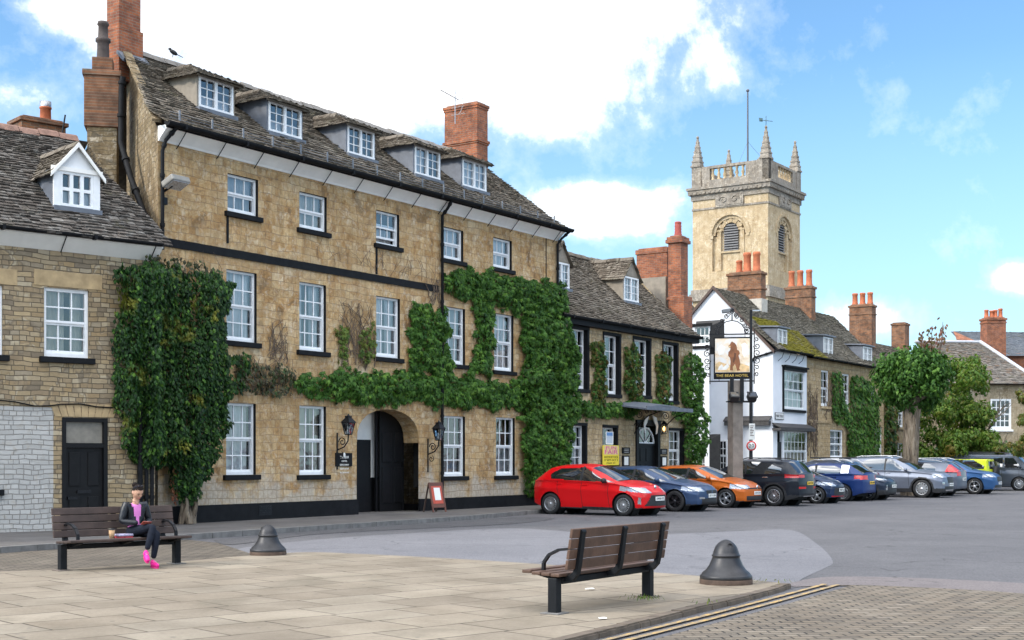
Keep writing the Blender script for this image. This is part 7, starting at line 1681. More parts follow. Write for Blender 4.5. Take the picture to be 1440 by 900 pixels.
for k in range(9):
    a = R(8+k*20.5); 
    for rr0, r in ((22.5, 3.4),): sc_(1029.6-(rr0-2)*math.cos(a)*1.0, 470-(rr0+(6 if k == 4 else 1.5*math.sin(a)))*math.sin(a)*1.12, r, a, 1 if k % 2 else -1, 1.4)
for (x, y, r) in ((1030, 436, 2.6), (1025, 443, 3.2), (1035, 443, 3.2), (1008, 463, 3), (1051, 463, 3)): sc_(x, y, r, 0, 1, 1.2)
b.tube([(sxl(1030), 0, sz(450)-ROAD), (sxl(1030), 0, sz(432)-ROAD)], [.03, .012], 6); b.build('crest_scroll', MT['iron'], pb)
b = MB(); box_(b, 1022, 1060, 564, 566.5, -.28, -.22); b.tube([(sxl(1022), -.25, sz(565)-ROAD), (sxl(1022), .0, sz(565)-ROAD)], .025, 6); b.build('lamp_bracket', MT['iron'], sign)
for cx in (1029.5, 1054.5):
    t = empty('spotlight', (sx+sxl(cx), sy-.28, sz(563)), R(10), ('left' if cx < 1040 else 'right')+' black spotlight on the bracket under the hotel sign', 'spotlight', 'spotlights under the hotel sign')
    b = MB(); rot = Matrix.Rotation(R(40), 3, 'X'); b.bbox(-.15, .15, -.15, .13, .02, .24, .03, rot=rot); b.bbox(-.17, .17, -.17, .15, .22, .26, .02, rot=rot); b.build('housing', MT['trim'], t)
    b = MB(); b.box(-.13, .13, -.12, .1, .262, .266, rot=rot); b.build('lens', MT['carglass'], t); b = MB(); b.tube([(0, 0, -.06), (0, 0, .04)], .04, 8); b.build('swivel', MT['iron'], t)
# street lamp and 20 sign
lX, lY = gp(1055.5, 703, PZ); lY = 50.5; lX = (1056-CX)/FL*lY; k = lY/FL
lamp = empty('street_lamp', (lX, lY, ROAD), 0, 'slim dark grey street lamp standing behind the hotel sign', 'street lamp')
zt_ = EYE+(HZ-436)*k-ROAD; b = MB(); b.tube([(0, 0, 0), (0, 0, 1.2), (0, 0, 1.25), (0, 0, zt_)], [.10, .10, .07, .05], 10); b.build('pole', MT['iron'], lamp)
b = MB(); b.bbox(-.08, .36, -.09, .09, zt_-.05, zt_+.1, .03, rot=Matrix.Rotation(R(-8), 3, 'Y')); hd_ = b.build('lamp_head', plain('lamp_grey', (.16, .17, .18), .5), lamp); b = MB(); b.box(.05, .34, -.07, .07, zt_-.03, zt_-.0); b.build('lens', MT['lampglass'], hd_)
z20 = EYE+(HZ-627)*k; s20 = empty('speed_limit_sign', (lX, lY-.1, z20), R(-6), 'round white 20 speed limit sign with red ring on the lamp pole', 'sign')
b = MB(); r_ = 7.2*k/1; b.lathe([(0, -.015), (r_, -.015), (r_, .01), (0, .01)], 28, axis='y'); b.build('plate', MT['plate_w'], s20); b = MB(); b.lathe([(r_*.72, -.019), (r_*.97, -.019), (r_*.97, -.014), (r_*.72, -.014)], 28, axis='y'); b.build('red_ring', plain('sign_red', (.60, .02, .025), .5), s20)
text('lettering', '20', r_*1.0, MT['black'], s20, face_mtx((0, -.019, 0), (1, 0, 0), (0, 0, 1)), r_*1.0)
z_ = EYE+(HZ-607)*k; ns = MB(); ns.bbox(-.11, .11, -.012, .012, -.3, .3, .004); nn_ = tag(ns.build('parking_notice', MT['plate_w'], None, (lX+.02, lY-.1, z_)), 'narrow white parking notice above the 20 sign on the lamp pole', 'sign')
b = MB()
for i in range(7): b.box(-.07, .07-.03*(i % 3), -.0145, -.012, .2-i*.06, .225-i*.06)
b.build('printed_line_block', MT['plankb'], nn_)

# ================================================================== things fixed to the hotel front
def lantern(px, pyt, pyb, label):
    d = -.42; t_, z1 = HF.tz(px, pyt, d); _, z0 = HF.tz(px, pyb, d); p = HF.w(t_, d); ln = empty('wall_lantern', (p.x, p.y, z0), HA, label, 'lantern', 'wall lanterns beside the carriage arch'); h = z1-z0
    b = MB(); w0, w1 = .065, .125; c = [(s*w0, t*w0, 0) for s, t in ((-1, -1), (1, -1), (1, 1), (-1, 1))]; c2 = [(s*w1, t*w1, h*.58) for s, t in ((-1, -1), (1, -1), (1, 1), (-1, 1))]
    for i in range(4): b.tube([c[i], c2[i]], .014, 5); b.tube([c[i], c[(i+1) % 4]], .014, 5); b.tube([c2[i], c2[(i+1) % 4]], .018, 5)
    b.build('frame', MT['iron'], ln); g = MB(); [g.quad(c[i], c[(i+1) % 4], c2[(i+1) % 4], c2[i]) for i in range(4)]; g.build('pane', MT['glass'], ln, fix=False)
    b = MB(); a_ = .155; b.add([(s*a_, t*a_, h*.58) for s, t in ((-1, -1), (1, -1), (1, 1), (-1, 1))]+[(s*.06, t*.06, h*.82) for s, t in ((-1, -1), (1, -1), (1, 1), (-1, 1))], [(0, 1, 5, 4), (1, 2, 6, 5), (2, 3, 7, 6), (3, 0, 4, 7), (0, 3, 2, 1)]); b.box(-.07, .07, -.07, .07, h*.82, h*.9); b.tube([(0, 0, h*.9), (0, 0, h)], [.04, .012], 8); b.build('cap', MT['iron'], ln)
    b = MB(); b.tube([(0, 0, 0), (0, .02, -.18), (0, .16, -.34), (0, .40, -.42)], .02, 7); b.tube([(0, .40, .05), (0, .40, -.95)], .022, 6); curl(b, (0, .22, -.2), .13, 1.4, 0, ((0, 1, 0), (0, 0, 1)), .014); curl(b, (0, .28, -.55), .1, 1.3, 2, ((0, 1, 0), (0, 0, 1)), .012); b.build('bracket', MT['iron'], ln)
    b = MB(); b.tube([(0, 0, .02), (0, 0, .22)], [.04, .03], 8); b.build('bulb', MT['cream'], ln)
lantern(490, 582, 611, 'black iron wall lantern left of the carriage arch above the plaque'); lantern(617, 591, 619, 'black iron wall lantern right of the carriage arch above the sandwich board')
t0_, z0_ = HF.tz(471, 656); t1_, z1_ = HF.tz(493.5, 637); pw_, ph_ = (t1_-t0_)/2, (z1_-z0_)/2; p = HF.w((t0_+t1_)/2, -.02, (z0_+z1_)/2)
pq = empty('wall_plaque', p, HA, 'black plaque with white lettering left of the carriage arch', 'plaque'); b = MB(); b.bbox(-pw_, pw_, -.03, .02, -ph_, ph_, .006); b.build('plate', MT['black'], pq)
for i, (tx, s) in enumerate((('THE BEAR', .1), ('HOTEL', .07), ('BAR RESTAURANT', .07), ('ROOMS CAR PARK', .06), ('ALL ENTRANCE', .055))): text('lettering', tx, s, MT['cream'], pq, face_mtx((0, -.033, ph_*.35-i*.105), (1, 0, 0), (0, 0, 1)), pw_*(1.1 if i != 1 else .7))
cr_ = MB(); cr_.ell((0, -.032, ph_*.72), (.045, .006, .06)); cr_.build('crest', MT['cream'], pq)
# sandwich board
px_, py_ = gp(612, 722, PZ); p = HF.w(*[HF.tz(612, 700, -.75)[0], -.75]); ab = empty('sandwich_board', (p.x, p.y, PZ), HA-R(12), 'wooden sandwich board with a white sheet on red, right of the carriage arch', 'sign')
RB = plain('board_red_brown', (.13, .055, .04), .6); tl = Matrix.Rotation(R(14), 3, 'X'); tb = Matrix.Rotation(R(-16), 3, 'X')
b = MB(); H_ = 1.05
for s in (-1, 1): b.box(s*.33-.03, s*.33+.03, -.02, .02, 0, H_, rot=tl.inverted(), at=(0, -.25, 0))
b.box(-.33, .33, -.02, .02, H_-.06, H_, rot=tl.inverted(), at=(0, -.25, 0)); b.box(-.33, .33, -.02, .02, .16, .22, rot=tl.inverted(), at=(0, -.25, 0)); b.box(-.31, .31, -.008, .008, .2, H_-.05, rot=tl.inverted(), at=(0, -.25, 0)); b.build('front_frame', RB, ab)
b = MB()
for s in (-1, 1): b.box(s*.33-.03, s*.33+.03, -.02, .02, 0, H_, rot=tb.inverted(), at=(0, .30, 0))
b.build('rear_leg', MT['plank'], ab); ab.scale = (.72, .8, .84)
b = MB(); b.box(-.27, .27, -.016, -.008, .3, .92, rot=tl.inverted(), at=(0, -.25, 0)); b.build('red_panel', plain('board_red', (.45, .08, .05), .6), ab)
b = MB(); b.box(-.15, .17, -.022, -.016, .42, .86, rot=tl.inverted(), at=(0, -.25, 0)); b.build('paper_sheet', MT['plate_w'], ab)
# floodlight, meter box, vent
fp = HF.w(*HF.tz(247, 265, -.35)[:1], -.35, HF.tz(247, 262, -.35)[1]); fl_ = empty('floodlight', fp, HA, 'grey floodlight tilted down on the top left of the hotel front', 'floodlight')
b = MB(); rot = Matrix.Rotation(R(-24), 3, 'X'); b.bbox(-.28, .28, -.25, .16, .0, .16, .035, rot=rot); b.build('housing', plain('floodlight_grey', (.23, .22, .20), .5), fl_); b = MB(); b.box(-.24, .24, -.22, .13, -.012, .0, rot=rot); b.build('lens', MT['lampglass'], fl_); b = MB(); b.tube([(-.1, .0, 0), (-.1, .33, -.12)], .03, 6); b.bbox(-.16, -.04, .22, .34, -.42, -.25, .01); b.build('arm', MT['iron'], fl_)
t_, z_ = HF.tz(370, 716); p = HF.w(t_, -.075, .28); b = MB(); [b.box(-.2, .2, -.01, .0, -.08+i*.05, -.05+i*.05) for i in range(4)]; b.box(-.23, .23, -.003, .002, -.13, .13); tag(b.build('air_vent', MT['iron'], None, p, HA), 'small cast air vent in the black plinth of the hotel', 'vent')
# aerial and crow on the hotel roof
p = HF.w(HF.tz(632, 160, RD)[0]+.2, RD-.1, 0); za = EYE+(HZ-150)*p.y/FL; ae = empty('tv_aerial', (p.x, p.y, za), HA, 'television aerial above the big brick chimney of the hotel', 'aerial')
b = MB(); b.tube([(0, 0, -.6), (0, 0, .65)], .018, 6); b.build('mast', MT['steel'], ae); b = MB(); b.tube([(-.9, 0, .4), (.2, 0, .28)], .014, 5)
for i in range(12): x = -.85+i*.08; b.tube([(x, -.12, .4-.11*(x+.9)/1.1), (x, .12, .4-.11*(x+.9)/1.1)], .006, 4)
for i in range(5): a = (i-2)*.28; b.tube([(.15+.1*abs(i-2)*.2, -.3+i*.02, .28+a*.9), (.18, .3, .28+a*.9)], .007, 4)
pts = [(.22+.25*math.sin(u)**2, 0, .28+.5*math.cos(u)) for u in np.linspace(.2, 2.9, 9)]; b.tube(pts, .01, 4); b.build('boom', MT['steel'], ae)
p = HF.w(HF.tz(244, 76, RD)[0], RD, 0); zc = EYE+(HZ-80)*p.y/FL; cw = empty('crow', (p.x, p.y, max(zc, RZ0+.12)), HA+R(150), 'black crow perched on the ridge of the hotel roof', 'bird')
b = MB(); b.ell((0, 0, .17), (.17, .075, .085), rot=Matrix.Rotation(R(-28), 3, 'Y')); b.ell((.13, 0, .28), (.06, .048, .05)); b.tube([(.17, 0, .275), (.25, 0, .262)], [.022, .004], 6); b.add([(-.08, -.05, .13), (-.08, .05, .13), (-.36, .035, .02), (-.36, -.035, .02), (-.1, 0, .10)], [(0, 1, 2, 3), (0, 3, 4), (1, 4, 2), (2, 4, 3)]); b.build('body', plain('crow_black', (.012, .012, .015), .4), cw)
b = MB(); [b.tube([(.02, s*.03, .1), (.03, s*.03, -.02)], .009, 5) for s in (-1, 1)]; b.build('leg_pair', MT['iron'], cw); cw.scale = (.72, .72, .72)
# posters and small plates by the hotel entrance
t0_, z1_ = WF.tz(845.5, 626, -.06); t1_, z0_ = WF.tz(868, 654, -.06); p = WF.w((t0_+t1_)/2, -.12, 0); hw_, hh_ = (t1_-t0_)/2, (z1_-z0_)/2; zc = (z0_+z1_)/2
ps = empty('fair_poster', (p.x, p.y, zc), HA, 'yellow and pink fun fair poster on the wing wall above the red car', 'poster'); b = MB(); b.box(-hw_, hw_, -.012, .012, -hh_, hh_); b.build('sheet', plain('poster_yellow', (.80, .62, .04), .6, var=.05), ps)
b = MB(); b.box(-hw_*.9, hw_*.9, -.015, -.012, hh_*.06, hh_*.95); b.build('pale_panel', plain('poster_pale', (.72, .55, .25), .6, var=.1), ps)
PK = plain('poster_magenta', (.62, .02, .28), .6)
text('lettering', 'FUN', hh_*.5, PK, ps, face_mtx((0, -.017, hh_*.72), (1, 0, 0), (0, 0, 1)), hw_*1.25); text('lettering', 'FAIR', hh_*.62, PK, ps, face_mtx((0, -.017, hh_*.30), (1, 0, 0), (0, 0, 1)), hw_*1.6)
text('lettering', 'WOODSTOCK', hh_*.32, MT['black'], ps, face_mtx((0, -.014, -hh_*.20), (1, 0, 0), (0, 0, 1)), hw_*1.75); text('lettering', "27 SEPT-OCT 2", hh_*.3, MT['black'], ps, face_mtx((0, -.014, -hh_*.5), (1, 0, 0), (0, 0, 1)), hw_*1.7)
text('lettering', 'PARK ST', hh_*.22, MT['black'], ps, face_mtx((0, -.014, -hh_*.8), (1, 0, 0), (0, 0, 1)), hw_*1.1)
t0_, z1_ = WF.tz(851.5, 607, -.02); t1_, z0_ = WF.tz(862, 625, -.02); p = WF.w((t0_+t1_)/2, -.03, 0); hw_, hh_ = (t1_-t0_)/2, (z1_-z0_)/2
nt_ = empty('window_notice', (p.x, p.y, (z0_+z1_)/2), HA, 'white and blue notice in the window above the fair poster', 'sign'); b = MB(); b.box(-hw_, hw_, -.006, .006, -hh_, hh_); b.build('sheet', MT['plate_w'], nt_); b = MB(); b.box(-hw_*.8, hw_*.8, -.009, -.006, hh_*.35, hh_*.9); [b.box(-hw_*.8, hw_*.7, -.009, -.006, hh_*(.2-.18*i), hh_*(.26-.18*i)) for i in range(6)]; b.build('print_block', plain('notice_blue', (.12, .25, .50), .6), nt_)
for x0, x1, y0, y1, l_ in ((875, 885.5, 629, 638, 'black plate left of the hotel entrance above the menu case'), (928.5, 938, 631, 639, 'black plate right of the hotel entrance above the menu case')):
    t0_, z1_ = WF.tz(x0, y0, -.02); t1_, z0_ = WF.tz(x1, y1, -.02); p = WF.w((t0_+t1_)/2, -.02, (z0_+z1_)/2); b = MB(); hw_, hh_ = (t1_-t0_)/2, (z1_-z0_)/2; b.bbox(-hw_, hw_, -.02, .02, -hh_, hh_, .005); o = tag(b.build('name_plate', MT['black'], None, p, HA), l_, 'plaque')
    b = MB(); [b.box(-hw_*.6, hw_*.6, -.023, -.02, hh_*(.4-.5*i), hh_*(.5-.5*i)) for i in range(3)]; b.build('inscription_line', MT['cream'], o)
for x0, x1, y0, y1, l_ in ((875, 884.5, 640.5, 656, 'glazed menu case left of the hotel entrance'), (929, 937.5, 641.5, 656, 'glazed menu case right of the hotel entrance')):
    t0_, z1_ = WF.tz(x0, y0, -.02); t1_, z0_ = WF.tz(x1, y1, -.02); p = WF.w((t0_+t1_)/2, -.02, (z0_+z1_)/2); o = empty('menu_case', p, HA, l_, 'menu case', 'menu cases by the hotel entrance'); b = MB(); hw_, hh_ = (t1_-t0_)/2, (z1_-z0_)/2; b.bbox(-hw_, hw_, -.03, .02, -hh_, hh_, .008); b.build('case', MT['black'], o); b = MB(); b.box(-hw_*.6, hw_*.6, -.034, -.03, -hh_*.75, hh_*.75); b.build('menu_sheet', MT['cream'], o)
t_, z_ = WF.tz(934, 603, -.45); p = WF.w(t_, -.45, z_); o = empty('entrance_lantern', p, HA, 'small glowing lantern under the entrance canopy', 'lantern'); m, nt, bs_, _ = newmat('lamp_glow'); bs_.inputs['Emission Color'].default_value = (1, .55, .15, 1); bs_.inputs['Emission Strength'].default_value = 2.5; bs_.inputs['Base Color'].default_value = (.8, .5, .2, 1)
b = MB(); b.ell((0, 0, 0), (.055, .055, .09)); b.build('bulb', m, o); b = MB(); [b.tube([(sx_*.1, sy_*.1, -.16), (sx_*.1, sy_*.1, .16)], .012, 4) for sx_ in (-1, 1) for sy_ in (-1, 1)]; b.lathe([(.16, .16), (.03, .3), (0, .3)], 4); b.lathe([(.15, -.17), (.05, -.2), (0, -.2)], 4); b.tube([(0, 0, .3), (0, .43, .3)], .015, 5); b.build('frame', MT['iron'], o)

for px, py, s_, l_ in ((829, 830, .05, 'crumpled white paper scrap on the flagstones left of the near bench leg'), (848, 871, .035, 'tiny white paper scrap on the flagstones below the near bench')):
    x, y = gp(px, py); b = MB(); rr = random.Random(px); pts = [(x+rr.uniform(-s_, s_)*1.4, y+rr.uniform(-s_, s_), rr.uniform(.004, s_*.7)) for _ in range(9)]
    bm = bmesh.new(); [bm.verts.new((p[0]-x, p[1]-y, p[2])) for p in pts]; bmesh.ops.convex_hull(bm, input=list(bm.verts)); b.bm(bm); tag(b.build('paper_scrap', MT['plate_w'], None, (x, y, 0)), l_, 'litter')
# ================================================================== the woman on the far bench, looking at her phone
WX = .18; WM = Matrix.Translation((*mid, 0)) @ Matrix.Rotation(fang, 4, 'Z') @ Matrix.Translation((WX, -.02, 0))
MT['skin'] = plain('skin', (.50, .29, .20), .5, var=.06, scale=20); MT['leather'] = plain('black_leather_jacket', (.008, .010, .015), .38, var=.3, spec=.4, scale=12, bmp=.3); MT['jeans'] = plain('dark_navy_trousers', (.010, .013, .022), .85, var=.25, scale=20, spec=.15)
MT['pinktop'] = plain('lilac_pink_top', (.66, .20, .52), .85, var=.08); MT['pinkshoe'] = plain('hot_pink_trainer', (.80, .02, .28), .6, var=.08); MT['hair'] = plain('dark_hair', (.012, .008, .007), .7, var=.4, scale=40, spec=.12); MT['sole'] = plain('pink_sole', (.62, .03, .20), .7)
def skin(chains, name, lvl=2):
    """chains of (point, radius or (rx, ry)); first point of the first chain is the root; equal points are merged"""
    verts, rad, edges, key = [], [], [], {}
    for ch in chains:
        prev = None
        for p, r_ in ch:
            k = tuple(round(c, 4) for c in p)
            if k not in key: key[k] = len(verts); verts.append(p); rad.append(r_ if isinstance(r_, tuple) else (r_, r_))
            i = key[k]
            if prev is not None and prev != i: edges.append((prev, i))
            prev = i
    me = bpy.data.meshes.new(name); me.from_pydata(verts, edges, []); o = bpy.data.objects.new(name, me); COL.objects.link(o)
    md = o.modifiers.new('s', 'SKIN'); md.use_smooth_shade = True
    for v, r_ in zip(me.skin_vertices[0].data, rad): v.radius = r_
    me.skin_vertices[0].data[0].use_root = True
    sb = o.modifiers.new('d', 'SUBSURF'); sb.levels = lvl; sb.render_levels = lvl; apply_mods(o); return o
def to_mb(o):
    mb = MB(); mb.add([v.co.copy() for v in o.data.vertices], [list(p.vertices) for p in o.data.polygons], 0, True); bpy.data.objects.remove(o); return mb
pel, sp1, che, nkb, nkt = (0, -.20, .54), (0, -.175, .68), (0, -.185, .83), (0, -.205, .955), (0, -.235, 1.02)
SH = {s: (s*.155, -.195, .915) for s in (-1, 1)}; EL = {s: (s*.225, -.20, .675) for s in (-1, 1)}; WR_ = {-1: (-.055, -.425, .655), 1: (.085, -.435, .650)}
HIP = {s: (s*.085, -.22, .525) for s in (-1, 1)}
KN = {1: (.115, -.63, .505), -1: (.075, -.60, .60)}; AN = {1: (.07, -.60, .09), -1: (-.075, -.665, .235)}
mid2 = lambda a, b, t=.5: tuple(a[i]+(b[i]-a[i])*t for i in range(3))
tors = [(pel, (.13, .11)), (sp1, (.115, .085)), (che, (.13, .095)), (nkb, (.075, .06)), (nkt, .046)]
arms = [[(che, (.13, .095)), (SH[s], .058), (mid2(SH[s], EL[s]), .046), (EL[s], .040), (mid2(EL[s], WR_[s]), .037), (WR_[s], .026)] for s in (-1, 1)]
legs = [[(pel, (.13, .11)), (HIP[s], .080), (mid2(HIP[s], KN[s]), .070), (KN[s], .052), (mid2(KN[s], AN[s], .35), .048), (AN[s], .031)] for s in (-1, 1)]
body = to_mb(skin([tors]+arms+legs, 'tmp'))
# head: skull narrowing to the chin, brow, nose, lips, ears, bent down to the phone
HM = Matrix.Translation((0.0, -.268, 1.105)) @ Matrix.Rotation(R(33), 4, 'X') @ Matrix.Rotation(R(4), 4, 'Z')
def head_pt(a, b):
    x, y, z = math.sin(b)*math.cos(a), math.sin(b)*math.sin(a), -math.cos(b)
    w = 1-.30*max(0, -z-.1)**1.3; X, Y, Z = .073*x*w, .094*y*(1-.12*max(0, -z)), .117*z
    f = max(0, -y)
    Y += -.020*f*math.exp(-((x/.13)**2))*math.exp(-(((z+.16)/.15)**2)) + .008*f*math.exp(-(((abs(x)-.42)/.20)**2)-((z-.06)/.13)**2) - .006*f*math.exp(-((x/.30)**2)-((z+.50)/.09)**2) - .010*f*math.exp(-((x/.30)**2)-((z+.88)/.14)**2)
    return Vector((X, Y, Z))
hv = [HM @ head_pt(2*math.pi*k/36, math.pi*j/26) for j in range(27) for k in range(36)]
body.add(hv, [(j*36+k, j*36+(k+1) % 36, (j+1)*36+(k+1) % 36, (j+1)*36+k) for j in range(26) for k in range(36)], 0, True)
[body.tube([mid2(EL[s], WR_[s], .55), mid2(EL[s], WR_[s], .97), Vector(WR_[s])+Vector((-s*.02, -.015, 0))], [.032, .026, .024], 12) for s in (-1, 1)]
body.tube([(0, -.19, .86), (0, -.20, .92), (0, -.215, .965), (0, -.235, 1.02), (0, -.25, 1.07)], [.06, .055, .046, .043, .043], 16)
for s in (-1, 1): body.ell(HM @ Vector((s*.073, .012, -.008)), (.010, .020, .032))
def hand(mb, wr, dirv, up, thumb):                    # palm and four bent fingers of unequal length round the phone, thumb from the side
    d = Vector(dirv).normalized(); u = Vector(up); u = (u-d*u.dot(d)).normalized(); s = d.cross(u); W0 = Vector(wr)
    rot = Matrix((s, d, u)).transposed(); mb.ell(W0+d*.042, (.036, .050, .016), 0, 14, 8, rot)
    mb.tube([W0-d*.03, W0+d*.02], [.024, .026], 8)
    for i, L in enumerate((.068, .078, .073, .056)):
        b0 = W0+d*.078+s*((i-1.5)*.0185); p1 = b0+(d*.85-u*.25).normalized()*L*.45; p2 = p1+(d*.45-u*.85).normalized()*L*.32; p3 = p2+(-d*.25-u*.9).normalized()*L*.26
        mb.tube([b0-d*.02, b0, p1, p2, p3], [.0095, .0095, .0088, .008, .006], 8); mb.ell(p3, (.006, .006, .006), 0, 8, 6)
    b0 = W0+d*.03+s*thumb*.030; p1 = b0+(s*thumb*.8+d*.7+u*.2).normalized()*.035; p2 = p1+(d*.9-s*thumb*.1+u*.25).normalized()*.032
    mb.tube([b0-d*.01, b0, p1, p2], [.013, .012, .0105, .008], 8); mb.ell(p2, (.008, .008, .008), 0, 8, 6)
hand(body, WR_[-1], (.75, -.55, -.02), (-.35, -.3, .9), -1); hand(body, WR_[1], (-.72, -.58, 0), (.35, -.3, .9), 1)
bo = body.build('person', MT['skin']); rm = bo.modifiers.new('r', 'REMESH'); rm.mode = 'VOXEL'; rm.voxel_size = .0065; rm.use_smooth_shade = True; sm_ = bo.modifiers.new('s', 'SMOOTH'); sm_.factor = .4; sm_.iterations = 2; apply_mods(bo)
bm = bmesh.new(); bm.from_mesh(bo.data); seen = set(); best_ = []
for v in bm.verts:
    if v in seen: continue
    st_, cur = [v], []; seen.add(v)
    while st_:
        q = st_.pop(); cur.append(q)
        for e in q.link_edges:
            o = e.other_vert(q)
            if o not in seen: seen.add(o); st_.append(o)
    if len(cur) > len(best_): best_ = cur
keep = set(best_); bmesh.ops.delete(bm, geom=[v for v in bm.verts if v not in keep], context='VERTS'); bm.to_mesh(bo.data); bm.free()   # drop stray inner shells
if not bo.data.materials: bo.data.materials.append(MT['skin'])
bo.matrix_world = WM; tag(bo, 'woman in black leather jacket and pink trainers looking down at her phone', 'person')
def child(mb, name, mat):
    o = mb.build(name, mat, bo); return o
def fat(ch, k, a=0): return [(p, (r_[0]*k+a, r_[1]*k+a) if isinstance(r_, tuple) else r_*k+a) for p, r_ in ch]
top_ = to_mb(skin([fat(tors[:3], 1.03, .006)+[((0, -.195, .90), (.110, .084)), ((0, -.205, .945), (.075, .066))]], 'tmp')); child(top_, 'pink_top', MT['pinktop'])
jt = [((0, -.19, .57), (.155, .125)), ((0, -.165, .68), (.140, .108)), ((0, -.175, .83), (.150, .115)), ((0, -.19, .925), (.095, .078))]
ja = [[((0, -.175, .83), (.150, .115)), (SH[s], .066), (mid2(SH[s], EL[s]), .057), (EL[s], .053), (mid2(EL[s], WR_[s]), .048), (mid2(EL[s], WR_[s], .93), .040)] for s in (-1, 1)]
jk = to_mb(skin([jt]+ja, 'tmp', 3)); fs, ms, ss = [], [], []
for f in jk.f:
    c = sum((Vector(jk.v[i]) for i in f), Vector())/len(f)
    if c.z > .935 and abs(c.x) < .070: continue
    if c.z > .58 and c.y < -.20 and abs(c.x) < .010+(c.z-.58)*.21: continue
    fs.append(f)
jk.f = fs; jk.m = [0]*len(fs); jk.sm = [True]*len(fs); jo = jk.build('leather_jacket', MT['leather'], bo); 
sd_m = jo.modifiers.new('t', 'SOLIDIFY'); sd_m.thickness = .008; apply_mods(jo)
tr = to_mb(skin([[((0, -.20, .56), (.145, .12))]+[(pel, (.14, .118))]]+[[(pel, (.14, .118))]+fat(legs[k][1:5], 1.06, .006)+[(mid2(KN[s], AN[s], .9), .040)] for k, s in enumerate((-1, 1))], 'tmp')); child(tr, 'trousers', MT['jeans'])
for s, fd, nm in ((1, Vector((-.06, -.99, -.05)), 0), (-1, Vector((-.25, -.86, -.44)), 0)):   # trainers
    a = Vector(AN[s]); d = fd.normalized(); up = Vector((0, 0, 1)) if s > 0 else Vector((-.15, -.62, .75)); up = (up-d*up.dot(d)).normalized(); sd2 = d.cross(up); rot = Matrix((sd2, d, up)).transposed()
    mb = MB(); mb.ell(a+d*.075-up*.035, (.037, .100, .036), rot=rot); mb.ell(a-d*.01-up*.02, (.036, .046, .050), rot=rot); mb.tube([a-up*.03, a+up*.0], [.042, .038], 12); mb.ell(a+d*.13-up*.044, (.035, .040, .025), rot=rot)
    so_ = mb.build('trainer', MT['pinkshoe'], bo)
    q = MB(); pts = [( .036*math.cos(t)*(1+.12*math.sin(t)), .118*math.sin(t)) for t in np.linspace(0, 2*math.pi, 20)[:-1]]; q.prism([a+d*(.055+y)+sd2*x-up*.084 for x, y in pts], up*.022); q.build('sole', MT['sole'], so_)
    q = MB(); [q.tube([a+d*(.045+.022*i)+sd2*.022+up*(.012-.011*i), a+d*(.045+.022*i)+up*(.018-.011*i), a+d*(.045+.022*i)-sd2*.022+up*(.012-.011*i)], .003, 4) for i in range(4)]; q.build('lace', plain('pale_lace', (.80, .35, .55), .8), so_)
# hair drawn back into a bun, sunglasses pushed up on it
hr = MB(); vs = []; fs = []
for j in range(19):
    for k in range(32):
        a, b_ = 2*math.pi*k/32, math.pi*j/18; p = head_pt(a, b_); n_ = p.normalized(); vs.append(HM @ (p*1.07+n_*.006*math.sin(14*a)*.4))
for j in range(18):
    for k in range(32):
        c = HM.inverted() @ ((vs[j*32+k]+vs[(j+1)*32+(k+1) % 32])/2)
        if c.z > .074-.85*max(0, c.y+.050) or (c.y > .02 and c.z > -.07): fs.append((j*32+k, j*32+(k+1) % 32, (j+1)*32+(k+1) % 32, (j+1)*32+k))
hr.add(vs, fs, 0, True); hr.ell(HM @ Vector((0, .11, .055)), (.045, .042, .042)); child(hr, 'hair', MT['hair'])
sg = MB()
for s in (-1, 1): sg.ell(HM @ Vector((s*.030, -.022, .122)), (.019, .013, .008), rot=(Matrix.Rotation(R(-30), 3, 'X'))); sg.tube([HM @ Vector((s*.052, -.02, .118)), HM @ Vector((s*.078, .03, .06))], .004, 5)
sg.tube([HM @ Vector((-.01, -.03, .124)), HM @ Vector((.01, -.03, .124))], .004, 5); child(sg, 'sunglasses', plain('dark_lens', (.02, .02, .035), .1, spec=.8))
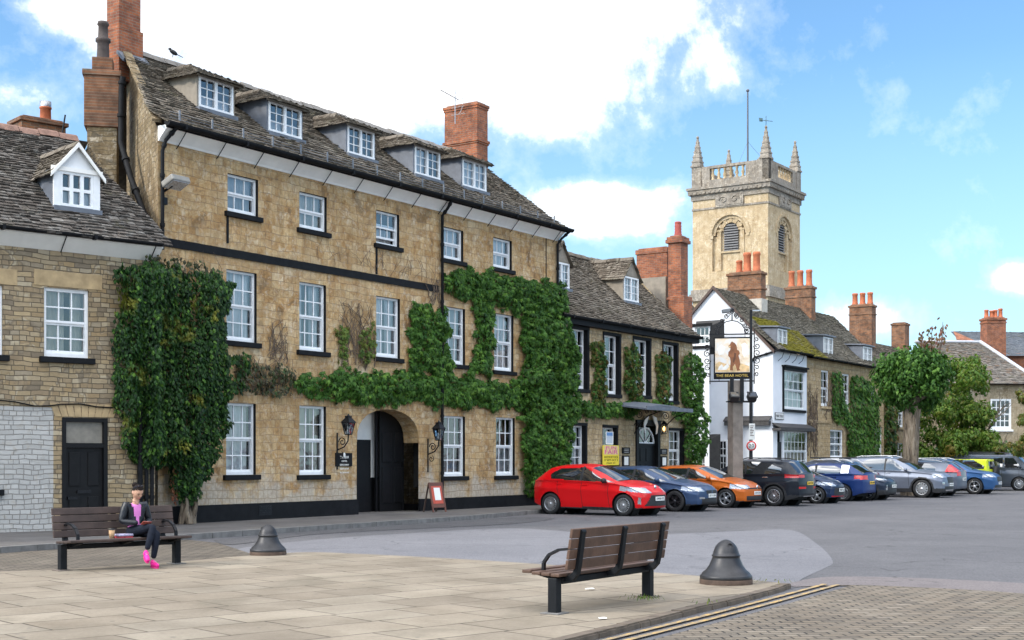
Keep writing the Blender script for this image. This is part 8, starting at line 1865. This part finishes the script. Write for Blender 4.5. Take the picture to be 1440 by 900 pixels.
for s in (-1, 1):
    e = MB(); e.tube([HM @ Vector((s*.014, -.0895, .024)), HM @ Vector((s*.030, -.088, .029)), HM @ Vector((s*.046, -.077, .024))], .0032, 5); child(e, 'eyebrow', MT['hair'])
    e = MB(); e.ell(HM @ Vector((s*.030, -.0800, .006)), (.012, .006, .0045)); child(e, 'eye', MT['hair'])
lp_ = MB(); lp_.ell(HM @ Vector((0, -.083, -.056)), (.020, .007, .006)); child(lp_, 'lips', plain('lip', (.42, .14, .13), .4))
ph_ = WM @ Vector((.012, -.505, .655)); ph = MB(); rt_ = Matrix.Rotation(fang, 3, 'Z') @ Matrix.Rotation(R(-38), 3, 'X') @ Matrix.Rotation(R(6), 3, 'Z'); ph.bbox(-.075, .075, -.038, .038, -.005, .005, .004, rot=rt_); po_ = ph.build('phone', plain('red_phone_case', (.35, .08, .06), .5), None, ph_); tag(po_, 'phone in a reddish case held in both hands by the seated woman', 'phone')
q = MB(); q.box(-.068, .068, -.034, .034, .005, .0062, rot=rt_); q.build('screen', MT['carglass'], po_)
# her coffee and lunch box on the seat
BF = lambda x, y, z: Matrix.Translation((*mid, 0)) @ Matrix.Rotation(fang, 4, 'Z') @ Vector((x, y, z))
cp = empty('coffee_cup', BF(-.22, -.27, .437), 0, 'paper coffee cup with black lid standing on the bench beside the woman', 'cup'); q = MB(); q.lathe([(.0, 0), (.034, 0), (.045, .125), (0, .125)], 20); q.build('cup', plain('kraft_paper', (.46, .29, .16), .8), cp); q = MB(); q.lathe([(.046, .122), (.048, .128), (.046, .135), (.040, .142), (.036, .142), (.0, .139)], 20); q.build('lid', MT['trim'], cp)
bx = empty('lunch_box', BF(-.03, -.27, .437), fang, 'small clear lunch box with red and violet food on the bench by the woman', 'lunch box'); q = MB(); q.prism([(-.11, -.07, 0), (.11, -.07, 0), (.11, .07, 0), (-.11, .07, 0)], (0, 0, .03)); q.build('food', plain('berry_food', (.40, .05, .07), .5, var=.7, scale=30), bx)
q = MB(); q.bbox(-.12, .12, -.08, .08, .028, .062, .012); q.build('lid', plain('cloudy_lid', (.42, .40, .55), .3, var=.3, scale=25), bx)
bpy.context.view_layer.update()
